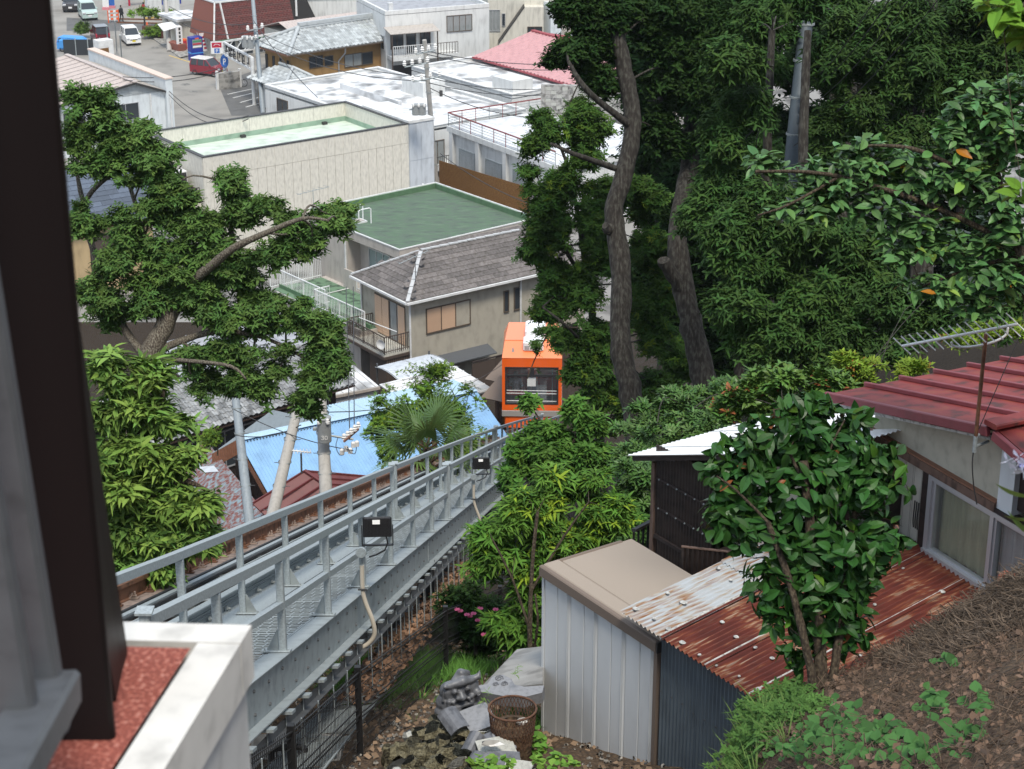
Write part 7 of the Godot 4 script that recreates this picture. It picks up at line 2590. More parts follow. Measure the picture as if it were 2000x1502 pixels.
	tube(br, ring.map(func(v): return Vector3(v.x * rb / rt, 0.01, v.z * rb / rt)), 0.008,6, false)
	obj("bottom_ring", br, M.basket_rust, bk)
	var wm := mb()
	var cols := 40
	for dir in [-1,1]:
		for i in cols:
			var prev := Vector3.ZERO
			for j in 9:
				var f := j / 8.0
				var an = TAU * (i + dir * f * 6.0) / cols
				var rad := lerpf(rb, rt, f)
				var p := Vector3(cos(an) * rad, f * hgt, sin(an) * rad)
				if j > 0: bar(wm, prev, p, 0.005,0.005)
				prev = p
	var wmo := obj("mesh", wm, M.basket_rust, bk)
	wmo.set_meta("kind", "stuff")
	var ct := mb()
	lathe(ct, [[0.0,0.36],[0.1,0.37],[0.20,0.33],[0.19,0.0]], Vector3.ZERO, 16)
	obj("dead_leaves", ct, M.soil, bk)
	var ws := thing("white_shard", "broken white block lying on the leaves in the wire basket", "shard", bk.position + Vector3(0.09,0.40,0.03))
	put("piece", stone_mesh(3), M.marble, ws, Transform3D(Basis.from_scale(Vector3(0.1,0.1,0.08)), Vector3.ZERO))
	# the dry stone heap
	var sw := thing("stone_heap", "heap of rough mossy stones below the goblin face tile", "stone heap", far(880,1480,17.3))
	var r := RandomNumberGenerator.new()
	r.seed = 8
	var kinds := []
	for i in 7: kinds.append(stone_mesh(40 + i))
	for row in 6:
		for c in 13:
			var px := 768.0 + c * 19.0 + row * -2.0 + r.randf_range(-7,7)
			var py := 1412.0 + row * 21.0 + absf(c - 5) * 1.2 + r.randf_range(-6,6)
			if px > 1000 or (row == 0 and (c < 4 or c > 10)) or (row == 1 and c < 2): continue
			var d := 18.0 - row * 0.16
			var sc := r.randf_range(0.13,0.24)
			put("stone", kinds[r.randi() % 7], M.stone if r.randf() > 0.12 else M.stone_pale, sw, Transform3D(Basis.from_euler(Vector3(r.randfn(0,0.4), r.randf() * TAU, r.randfn(0,0.4))).scaled(s3(sc)), loc(sw, far(px, py, d))))
	# tile shards on top of the heap: [px, py, depth, width, length, curve, tilt x, turn, tilt z, material, label]
	var sh := [
		[885,1408,17.75,0.20,0.26,0.05,0.35,0.6,0.3, "kawara", "long curved grey tile with ribs, topmost on the stone heap"],
		[935,1402,17.9,0.30,0.30,0.01,0.25,0.5,0.1, "kawara_pale", "broad flat grey tile leaning beside the ribbed tile"],
		[925,1452,17.45,0.16,0.2,0.06,0.5,-0.5,-0.3, "kawara", "small scoop shaped dark tile on the heap's right shoulder"],
		[962,1440,17.5,0.16,0.11,0.02,0.1,0.15,0.05, "kawara", "narrow stacked tile piece beside the scoop shaped tile"],
		[985,1447,17.45,0.20,0.18,0.01,0.3,0.2,-0.1, "kawara_pale", "pale square tile next to the wire basket"],
		[972,1466,17.3,0.34,0.32,0.01,0.25,0.3,0.0, "stone_pale", "large flat pale slab carrying a small cream stone"],
		[985,1489,17.1,0.30,0.22,0.015,0.45,0.1,-0.1, "kawara", "wide dark grey tile at the bottom edge"],
		[1010,1503,16.95,0.26,0.2,0.01,0.35,-0.3,0.1, "stone_pale", "pale broken slab at the very bottom edge"],
		[933,1481,17.15,0.2,0.12,0.03,0.5,-0.6,0.2, "kawara", "small tilted dark tile among the lower stones"]]
	for q in sh:
		var t := thing("tile_shard", q[10], "roof tile", far(q[0], q[1], q[2]))
		var s := mb()
		shard(s, q[3], q[4], q[5])
		put("piece", s.commit(), M[q[9]], t, Transform3D(Basis.from_euler(Vector3(q[6], q[7], q[8])), Vector3.ZERO))
	var cs := thing("cream_stone", "small flat cream coloured stone on the pale slab", "stone", far(960,1452,17.2))
	put("stone", stone_mesh(9), M.marble, cs, Transform3D(Basis.from_scale(Vector3(0.15,0.06,0.12)), Vector3.ZERO))
	# concrete slab and kerb beside the shed
	var sl := thing("concrete_slab", "worn sloping concrete slab behind the cloud fin tile", "slab", far(1005,1320,19.6))
	var s := mb()
	var pts := [far(930,1352,19.0), far(1060,1335,18.6), far(1062,1262,20.6), far(1010,1268,20.8)].map(func(v): return loc(sl, v))
	var dn := Vector3(0,-0.16,0)
	hexa(s, [pts[0] + dn, pts[1] + dn, pts[2] + dn, pts[3] + dn, pts[0], pts[1], pts[2], pts[3]])
	obj("slab", s, M.concrete, sl)
	# litter, pebbles and grass on the ground by the fence
	var chip := mb()
	tri(chip, Vector3(-0.5,0,0.3), Vector3(-0.2,0.14,-0.4), Vector3(0.5,0.05,0.1))
	tri(chip, Vector3(-0.5,0,0.3), Vector3(0.5,0.05,0.1), Vector3(0.1,0.1,0.5))
	var chip_m := chip.commit()
	var pebbles := []
	var litter := []
	for i in 9000:
		var d := r.randf_range(13.0,30.0)
		var x := r.randf_range(-3.2,1.6)
		var n := Vector3(r.randfn(0,0.4), 1, r.randfn(0,0.4) + 0.35)
		var p := Vector3(x, hill(x, d) + 0.02, -d)
		if r.randf() < 0.5:
			var g := r.randf_range(0.10,0.38)
			pebbles.append([Transform3D(turned(n, r.randf() * TAU).scaled(s3(r.randf_range(0.02,0.06))), p), Color(g, g * 0.92, g * 0.8)])
		else:
			var g := r.randf_range(0.05,0.22)
			litter.append([Transform3D(turned(n, r.randf() * TAU).scaled(s3(r.randf_range(0.03,0.09))), p), Color(g * 1.2, g * 0.8, g * 0.5)])
	scatter("gravel", pebbles, [stone_mesh(71)], M.litter, self)
	scatter("leaf_litter", litter, [chip_m], M.litter, self)
	# dead leaves caught in the net below the viaduct
	var caught := []
	for i in 2600:
		var f := r.randf_range(2.5,15.8)
		var uu := r.randf_range(-0.05,0.42)
		var g := r.randf_range(0.04,0.24)
		caught.append([Transform3D(turned(Vector3(r.randfn(0,1), 1, r.randfn(0,1)), r.randf() * TAU).scaled(s3(r.randf_range(0.04,0.10))), tk(uu, -1.07 + absf(r.randfn(0,0.07)), f)), Color(g * 1.5, g * 0.85, g * 0.5)])
	scatter("dead_leaves", caught, [chip_m], M.litter, self)
	# the bank at the lower right: needles, leaves
	var bank := []
	var twig := mb()
	tube(twig, [Vector3(-0.5,0,0), Vector3(0,0.06,0.03), Vector3(0.5,0,0)],0.014,3)
	var needles := []
	for i in 15000:
		var d := r.randf_range(7.0,12.5)
		var x := r.randf_range(1.2,5.2)
		var p := Vector3(x, hill(x, d) + 0.015 + absf(r.randfn(0,0.02)), -d)
		var n := Vector3(r.randfn(0,0.5) - 0.4,1, r.randfn(0,0.5) + 0.3)
		if i % 3:
			var g := r.randf_range(0.025,0.12)
			needles.append([Transform3D(turned(n, r.randf() * TAU).scaled(Vector3(1,1,1) * r.randf_range(0.06,0.2)), p), Color(g * 1.35, g * 0.9, g * 0.6)])
		else:
			var g := r.randf_range(0.02,0.15)
			bank.append([Transform3D(turned(n, r.randf() * TAU).scaled(s3(r.randf_range(0.02,0.06))), p), Color(g * 1.3, g * 0.82, g * 0.55)])
	# a drift of dry needles at the top edge of the bank
	for i in 9000:
		var x := r.randf_range(2.6,4.4)
		var d := 12.1 - r.randf() * 1.6
		var h := 0.34 * smooth(2.5,3.6, x) * (1.0 - absf(d - 11.5) / 1.3)
		var p := Vector3(x, hill(x, d) + r.randf() * maxf(h, 0.03), -d)
		var g := r.randf_range(0.03,0.14)
		needles.append([Transform3D(turned(Vector3(r.randfn(0,0.6), 1, r.randfn(0,0.6)), r.randf() * TAU).scaled(s3(r.randf_range(0.08,0.26))), p), Color(g * 1.3, g * 0.95, g * 0.68)])
	scatter("dry_needles", needles, [twig.commit()], M.litter, self)
	scatter("fallen_leaves", bank, [chip_m], M.litter, self)
# ---------- cars and street things ----------
func car(called: String, label: String, px: float, py: float, face: float, body: String, roof: String, tall: float, yellow: bool, group := "") -> Node3D:
	var o := thing(called, label, "car", lev(px, py, 0.0), deg_to_rad(face), group)
	var L := 3.3
	var W := 1.46
	var st := mb()
	# the side outline, from the tail to the nose, extruded across with a slight tuck at the roof
	var low := [[-L / 2,0.28],[-L / 2 - 0.02,0.95],[L / 2 - 0.75,0.98],[L / 2 - 0.12,0.86],[L / 2,0.62],[L / 2,0.28]]
	var lo := PackedVector2Array(low.map(func(q): return Vector2(q[0], q[1])))
	prism(st, lo, Transform3D(Basis(Vector3(0,0,1), Vector3.UP, Vector3(-1,0,0)), Vector3(-W / 2,0,0)), W)
	obj("body", st, M[body], o)
	var cab := mb()
	var z0 := -L / 2 + 0.02
	var z1 := L / 2 - 0.85
	var y0 := 0.975
	var y1 := tall - 0.07
	var w0 := W / 2 - 0.02
	var w1 := W / 2 - 0.12
	var ft := z1 - 0.62
	hexa(cab, [Vector3(-w0, y0, z1), Vector3(w0, y0, z1), Vector3(w0, y0, z0), Vector3(-w0, y0, z0), Vector3(-w1, y1, ft), Vector3(w1, y1, ft), Vector3(w1, y1, z0 + 0.14), Vector3(-w1, y1, z0 + 0.14)])
	obj("glasshouse", cab, M.glass_dark, o)
	var rf := mb()
	cbox(rf, Vector3(0, y1 + 0.035, (ft + z0 + 0.1) / 2.0), Vector3(2 * w1 + 0.06,0.08, ft - z0 - 0.06), 0.05)
	obj("roof", rf, M[roof], o)
	for x in [-1,1]:
		var pl := mb()
		for z in [[z1, ft],[0.0,0.0],[z0 + 0.85, z0 + 0.85],[z0 + 0.03, z0 + 0.16]]:
			bar(pl, Vector3(x * (w0 + 0.012), y0, z[0]), Vector3(x * (w1 + 0.012), y1, z[1]), 0.04,0.09, Vector3(0,0,1))
		obj("pillar", pl, M[body], o)
		for z in [L / 2 - 0.55, -L / 2 + 0.55]:
			var w := Node3D.new()
			w.name = "wheel"
			o.add_child(w, true)
			w.position = Vector3(x * (W / 2 - 0.09), 0.28, z)
			var b := Basis(Vector3(0,1,0), Vector3(1,0,0), Vector3(0,0,1))
			var ty := mb()
			lathe(ty, [[0.17,-0.09],[0.26,-0.09],[0.28,-0.06],[0.28,0.06],[0.26,0.09],[0.17,0.09]], Vector3.ZERO, 14, b)
			obj("tyre", ty, M.tyre, w)
			var ri := mb()
			lathe(ri, [[0.0,-0.07],[0.17,-0.08],[0.17,0.08],[0.0,0.07]], Vector3.ZERO, 10, b)
			obj("rim", ri, M.car_silver, w)
		var hl := mb()
		cbox(hl, Vector3(x * 0.55,0.74, L / 2 - 0.05), Vector3(0.30,0.16,0.16), 0.03)
		obj("headlight", hl, M.alu, o)
		var tl := mb()
		cbox(tl, Vector3(x * 0.64,0.9, -L / 2 - 0.01), Vector3(0.14,0.34,0.08), 0.02)
		obj("tail_light", tl, M.signred, o)
		var mr := mb()
		cbox(mr, Vector3(x * (W / 2 + 0.07), 1.05, L / 2 - 0.95), Vector3(0.14,0.13,0.08), 0.02)
		obj("mirror", mr, M[body], o)
	for z in [[L / 2 + 0.006,1],[-L / 2 - 0.022,-1]]:
		solid(o, "number_plate", "signyellow" if yellow else "signwhite", -0.17,0.42, z[0] - 0.006,0.17,0.58, z[0] + 0.006)
	solid(o, "grille", "trim_dark", -0.36,0.58, L / 2 - 0.02,0.36,0.68, L / 2 + 0.004)
	solid(o, "bumper", "trim_dark", -W / 2 + 0.02,0.2, L / 2 - 0.2, W / 2 - 0.02,0.279, -L / 2 + 0.2)
	return o
func street() -> void:
	car("red_car", "red boxy small car with a white roof, leaving the parking ground", 408,146,62, "car_red", "car_white", 1.62, true)
	car("white_car", "white tall small car driving down the street from the crossing", 256,84,22, "car_white", "car_white", 1.62, true)
	car("maroon_car", "dark red tall car with a black glasshouse seen from behind, near the crossing", 196,80,202, "car_maroon", "car_black", 1.72, true)
	var g := car("green_car", "pale green car driving over the level crossing", 172,35,20, "car_green", "car_green", 1.55, false)
	g.scale = s3(1.12)
	var k := car("dark_car", "dark minivan with a silver nose at the top left edge", 142,19,5, "car_black", "car_silver", 1.65, false)
	k.scale = s3(1.15)
	var b := car("covered_car", "car under a bright blue cover behind the netting fence", 148,100,75, "tarp", "tarp", 1.45, false)
	var cv := mb()
	cbox(cv, Vector3(0,0.95,-0.2), Vector3(1.62,1.05,2.9), 0.35)
	obj("blue_cover", cv, M.tarp, b)
	# pedestrian at the crossing
	var p := thing("person", "person in dark clothes with a backpack walking over the level crossing", "person", lev(238,42,0), deg_to_rad(150))
	var bones := [[Vector3(0,0.92,0), Vector3(0,1.35,0), 0.15,0.17],[Vector3(-0.16,1.36,0), Vector3(0.16,1.36,0), 0.08,0.08],[Vector3(0,1.38,0), Vector3(0,1.5,0), 0.06,0.05],[Vector3(-0.2,1.34,0), Vector3(-0.26,1.08,-0.05), 0.06,0.05],[Vector3(-0.26,1.08,-0.05), Vector3(-0.24,0.85,0.1), 0.05,0.035],[Vector3(0.2,1.34,0), Vector3(0.26,1.08,0.05), 0.06,0.05],[Vector3(0.26,1.08,0.05), Vector3(0.24,0.86,0.2), 0.05,0.035],[Vector3(-0.09,0.9,0), Vector3(-0.1,0.48,0.12), 0.10,0.065],[Vector3(-0.1,0.48,0.12), Vector3(-0.1,0.06,0.02), 0.06,0.045],[Vector3(0.09,0.9,0), Vector3(0.1,0.48,-0.06), 0.10,0.065],[Vector3(0.1,0.48,-0.06), Vector3(0.1,0.08,-0.28), 0.06,0.045],[Vector3(-0.1,0.05,0.02), Vector3(-0.1,0.04,0.18), 0.045,0.035],[Vector3(0.1,0.06,-0.28), Vector3(0.1,0.03,-0.14), 0.045,0.035]]
	obj("body", field_mesh(bones, 0.035,0.04), M.person_dark, p)
	obj("head", field_mesh([[Vector3(0,1.58,0.0), Vector3(0,1.66,0), 0.08,0.09],[Vector3(0,1.56,0.07), Vector3(0,1.58,0.09), 0.03,0.02]],0.02,0.02), M.skin, p)
	obj("hair", field_mesh([[Vector3(0,1.68,-0.03), Vector3(0,1.70,-0.02), 0.10,0.085]],0.02,0.02), M.hair, p)
	var bp := mb()
	cbox(bp, Vector3(0,1.18,-0.22), Vector3(0.3,0.42,0.16), 0.05)
	obj("backpack", bp, M.rubber, p)
	# level crossing: barriers, posts, cabinets
	var i := 0
	for q in [[222,44,30, "orange and white striped barrier post set beside the walking person"],[301,36,35, "white railway cabinet beside the level crossing"],[336,30,35, "grey railway cabinet behind the street pole"]]:
		if i == 0:
			var t := thing("crossing_barrier", q[3], "barrier", lev(q[0], q[1],0), 0.4)
			for k2 in 2:
				pipe(t, "post", "cone_orange", [Vector3(-0.55 + 1.1 * k2,0,0), Vector3(-0.55 + 1.1 * k2,1.35,0)],0.06)
			for y in [0.3,0.7,1.1]:
				for s in 4: solid(t, "stripe", "cone_orange" if s % 2 else "signwhite", -0.6 + 0.3 * s, y, -0.03,-0.31 + 0.3 * s, y + 0.2,0.03)
		else:
			var t := thing("rail_cabinet", q[3], "cabinet", lev(q[0], q[1],0), 0.5)
			var s := mb()
			cbox(s, Vector3(0,1.5,0), Vector3(1.6,2.4,1.0), 0.05)
			obj("case", s, M.white if i == 1 else M.bluewhite, t)
			solid(t, "plinth", "concrete", -0.85,0,0.55,0.85,0.29,-0.55)
			solid(t, "door", "white_wall", -0.7,0.5,0.52,0.7,2.6,0.505)
		i += 1
	var ba := thing("level_crossing_barrier", "long yellow and black level crossing arm lowered beside the tracks", "barrier arm", lev(283,52,0), 0.0)
	var e := loc(ba, lev(205 + 140,47,0)) + Vector3(0,0.9,0)
	for s in 10:
		var m := mb()
		bar(m, Vector3(0,0.9,0).lerp(e, s / 10.0), Vector3(0,0.9,0).lerp(e, (s + 0.98) / 10.0), 0.12,0.16)
		obj("stripe", m, M.trim_brown if s % 2 else M.paint_yellow, ba)
	pipe(ba, "post", "trim_dark", [Vector3(0,0,0), Vector3(0,2.6,0)],0.1)
	for y in [1.7,2.2]:
		var lm := mb()
		lathe(lm, [[0.2,0.0],[0.2,0.1],[0.0,0.1]], Vector3(0, y, 0.1), 12, Basis(Vector3(1,0,0), Vector3(0,0,1), Vector3(0,-1,0)))
		obj("lamp_disc", lm, M.signred, ba)
	var tr := mb()
	for k2 in 2:
		var a := lev(228,45 - 7 * k2,0.0)
		var z := lev(480,50 - 7 * k2,0.0)
		bar(tr, a + Vector3(0,0.08,0), z + Vector3(0,0.08,0), 0.09,0.14)
	var rails := obj("railway_rail", tr, M.rail, self)
	rails.set_meta("kind", "structure")
	# planters along the pavement
	for q in [[305,70, "brick planter with clipped green and yellow shrubs at the crossing end of the pavement", 0],[345,98, "brick planter with dark green shrub beside the beige kiosk", 1]]:
		var t := thing("planter", q[2], "planter", lev(q[0], q[1],0.0), deg_to_rad(-50), "brick planters")
		var s := mb()
		cbox(s, Vector3(0,0.4,0), Vector3(4.2 if q[3] == 0 else 2.4,0.8,0.9), 0.04)
		obj("brick_box", s, M.brick_plain, t)
	# cones
	for q in [[288,60, "orange cone by the level crossing"],[456,168, "orange traffic cone beside the white bicycle"]]:
		var t := thing("traffic_cone", q[2], "traffic cone", lev(q[0], q[1],0.0), 0.0, "traffic cones")
		var s := mb()
		lathe(s, [[0.22,0.06],[0.06,0.9],[0.04,0.92],[0.0,0.92]], Vector3.ZERO, 10)
		obj("cone", s, M.cone_orange, t)
		var w := mb()
		lathe(w, [[0.17,0.34],[0.125,0.56]], Vector3.ZERO, 10)
		obj("white_band", w, M.signwhite, t)
		solid(t, "base", "signred", -0.26,0,-0.26,0.26,0.06,0.26)
	# bicycle
	var bi := thing("bicycle", "bicycle standing at the edge of the parking ground by the gantry", "bicycle", lev(466,170,0.0), 0.35)
	for x in [-0.5,0.5]:
		var w := Node3D.new()
		w.name = "wheel"
		bi.add_child(w, true)
		var pts := []
		for q in 17: pts.append(Vector3(x + cos(TAU * q / 16.0) * 0.33,0.33 + sin(TAU * q / 16.0) * 0.33,0))
		var ty := mb()
		tube(ty, pts, 0.03,5, false)
		obj("tyre", ty, M.tyre, w)
		var sp := mb()
		for q in 8: rod(sp, Vector3(x, 0.33,0), pts[q * 2],0.006,3)
		obj("spokes", sp, M.alu, w)
	var fr := mb()
	for l in [[-0.5,0.33,-0.1,0.35],[-0.1,0.35,-0.2,0.85],[-0.1,0.35,0.33,0.8],[-0.17,0.72,0.35,0.78],[0.33,0.8,0.5,0.33],[-0.5,0.33,-0.18,0.75],[0.33,0.8,0.30,1.0]]:
		rod(fr, Vector3(l[0], l[1],0), Vector3(l[2], l[3],0), 0.022,5)
	obj("frame", fr, M.white_gloss, bi)
	var sd := mb()
	cbox(sd, Vector3(-0.22,0.9,0), Vector3(0.26,0.07,0.16), 0.03)
	obj("saddle", sd, M.rubber, bi)
	var hb := mb()
	rod(hb, Vector3(0.28,1.0,-0.27), Vector3(0.28,1.0,0.27), 0.018,5)
	obj("handlebar", hb, M.alu, bi)
	# parking gantry: two white trusses meeting at a corner post
	var gt := thing("truss_gantry", "white lattice gantry with dark cut out letters over the parking entrance", "gantry", lev(441,171,0.0))
	var top := 4.2
	var c0 := Vector3.ZERO
	var c1 := loc(gt, lev(497,205,0.0))
	var c2 := loc(gt, lev(556,150,0.0))
	for c in [c0, c1, c2]:
		var s := mb()
		tube(s, [c, c + Vector3(0, top, 0)],0.17,10)
		obj("post", s, M.white, gt)
	for seg in [[c0, c1],[c0, c2]]:
		var a: Vector3 = seg[0]
		var z: Vector3 = seg[1]
		for y in [top, top - 1.1]:
			var s := mb()
			bar(s, a + Vector3(0, y, 0), z + Vector3(0, y, 0), 0.16,0.16)
			obj("chord", s, M.white, gt)
		var n := 6
		for q in n:
			var s := mb()
			bar(s, a.lerp(z, q / float(n)) + Vector3(0, top - 1.1,0), a.lerp(z, (q + (1 if seg[1] == c2 else 0)) / float(n)) + Vector3(0, top, 0), 0.07,0.07)
			obj("lattice_bar", s, M.white, gt)
		if seg[1] == c1:
			var b2 := frame_along(a, z)
			for q in 6:
				var s := mb()
				var m := a.lerp(z, (q + 0.6) / 6.5) + Vector3(0, top - 0.55,0) + b2.z * 0.05
				var side: float = a.distance_to(z) / 6.5
				for stroke in [[-0.25,0,0.12,0.8],[0.2,0.15,0.1,0.5],[0,0.25,0.5,0.12],[0.05,-0.15,0.45,0.12],[0,-0.38,0.5,0.1]]:
					if (q * 3 + int(stroke[0] * 20)) % 5 == 0: continue
					box(s, m + b2.x * stroke[0] * side + Vector3(0, stroke[1],0), Vector3(stroke[2] * side, stroke[3],0.05), b2)
				obj("letter", s, M.trim_dark, gt)
	var sgn := thing("parking_sign", "white square parking sign with a red heading on the gantry's corner post", "sign", far(424,105,171.5), deg_to_rad(10))
	sgn.scale = s3(0.56)
	solid(sgn, "board", "signwhite", -0.95,0,0,0.95,2.0,-0.1)
	solid(sgn, "heading", "signred", -0.78,1.0,0.008,0.78,1.82,0.001)
	var ov := mb()
	tube(ov, [Vector3(-0.5,1.3,0.012), Vector3(-0.2,1.58,0.012), Vector3(0.25,1.5,0.012), Vector3(0.55,1.3,0.012)],0.04,4)
	obj("heading_mark", ov, M.signwhite, sgn)
	solid(sgn, "blue_square", "signblue", -0.42,0.12,0.008,0.42,0.88,0.001)
	var tp := TextMesh.new()
	tp.text = "P"
	tp.font_size = 64
	tp.pixel_size = 0.012
	tp.depth = 0.02
	put("letter", tp, M.signwhite, sgn, Transform3D(Basis(), Vector3(0.0,0.5,0.014)))
	var bs := thing("round_sign", "round blue parking disc on the gantry's corner post", "sign", gt.position + Vector3(0.05,2.5,0.3))
	var dd := mb()
	lathe(dd, [[0.0,0.03],[0.62,0.03],[0.62,0.0],[0.0,0.0]], Vector3.ZERO, 18, Basis(Vector3(0.6,0,0), Vector3(0,0,1), Vector3(0,-1,0)))
	obj("disc", dd, M.signblue, bs)
	var t2 := TextMesh.new()
	t2.text = "P"
	t2.font_size = 64
	t2.pixel_size = 0.012
	t2.depth = 0.02
	put("letter", t2, M.signwhite, bs, Transform3D(Basis.from_scale(Vector3(0.7,1,1)), Vector3(0,0,0.04)))
	var gb := thing("gate_pillar", "low grey gate pillar with pale posts in front of the red car's nose", "pillar", lev(447,172,0.0), 0.5)
	solid(gb, "block", "concrete", -1.0,0,0.3,1.0,1.5,-0.2)
	for x in [-1.1,1.1]: solid(gb, "pale_post", "white", x - 0.1,0,0.2, x + 0.1,1.7,-0.1)
	# banners and small signs at the top of the street
	for q in [[207,19, "signwhite", "white and pink upright banner beyond the level crossing"],[218,16, "signblue", "blue upright banner beyond the level crossing"]]:
		var t := thing("street_banner", q[3], "banner", lev(q[0], q[1],0))
		solid(t, "board", q[2],-0.35,0.3,0,0.35,2.7,-0.05)
		solid(t, "foot", "pink", -0.4,0,0.1,0.4,0.28,-0.15)
	# shrubs and play things beyond the railway
	for q in [[300,6, "signyellow", "yellow play equipment frame beyond the railway"],[335,8, "deepblue", "dark blue play equipment panel beyond the railway"],[270,10, "signred", "red play equipment panel beyond the railway"]]:
		var t := thing("play_frame", q[3], "play equipment", lev(q[0], q[1],0), 0.4)
		for x in [-1.0,1.0]: pipe(t, "post", q[2],[Vector3(x, 0,0), Vector3(x, 2.6,0)],0.12)
		solid(t, "panel", q[2],-1.0,0.8,0.06,1.0,1.9,-0.06)
# ---------- poles and wires ----------
func utility_pole(called: String, label: String, a: Vector3, b: Vector3, r: float, m: String) -> Node3D:
	var t := thing(called, label, "utility pole", a)
	var st := mb()
	tube(st, [Vector3.ZERO, (b - a) * 0.5, b - a],[r, r * 0.88, r * 0.75],14)
	obj("shaft", st, M[m], t)
	for k in 5:
		var f := 0.18 + 0.16 * k
		var c := (b - a) * f
		var band := mb()
		lathe(band, [[r * 1.02,0],[r * 1.05,0.01],[r * 1.05,0.05],[r * 1.02,0.06]], c, 14)
		obj("band", band, M.galv_dull, t)
		var stp := mb()
		var sd := 1.0 if k % 2 else -1.0
		rod(stp, c + Vector3(sd * r * 0.8,0,0), c + Vector3(sd * (r + 0.13), 0.01,0), 0.012,5)
		obj("climbing_step", stp, M.galv_dark, t)
	return t
func insulator(o: Node3D, p: Vector3, k := 1.0) -> void:
	var st := mb()
	lathe(st, [[0.025 * k, 0],[0.06 * k, 0.02 * k],[0.03 * k, 0.05 * k],[0.07 * k, 0.075 * k],[0.03 * k, 0.105 * k],[0.055 * k, 0.135 * k],[0.03 * k, 0.17 * k],[0.0,0.18 * k]], p, 10)
	obj("insulator", st, M.porcelain, o)
func transformer(label: String, at: Vector3, r: float, h: float, mark: String) -> void:
	var t := thing("pole_transformer", label, "transformer", at, 0.0, "transformers on the poles")
	var st := mb()
	lathe(st, [[0.0,0.0],[r * 0.93,0.0],[r * 0.97, h * 0.04],[r * 0.97, h * 0.9],[r * 1.05, h * 0.91],[r * 1.05, h * 0.95],[r * 0.8, h],[0.0, h * 1.02]], Vector3.ZERO, 20)
	obj("tank", st, M.transformer, t)
	for x in [-1,1]: insulator(t, Vector3(x * r * 0.6, h * 0.78, r * 0.9), r * 4.5)
	var br := mb()
	cbox(br, Vector3(-r * 1.2, h * 0.5,0), Vector3(r * 0.7, h * 0.12, r * 0.5), 0.02)
	obj("bracket", br, M.galv_dull, t)
	if mark:
		var tm := TextMesh.new()
		tm.text = mark
		tm.font_size = 32
		tm.pixel_size = 0.006
		tm.depth = 0.01
		put("number_mark", tm, M.porcelain, t, Transform3D(Basis(), Vector3(r * 0.1, h * 0.25, r * 0.985)))
func wire(label: String, pts: Array, r: float, group := "") -> void:
	var st := mb()
	tube(st, pts, r, 4)
	tag(obj("overhead_wire", st, M.wire), label, "wire", group)
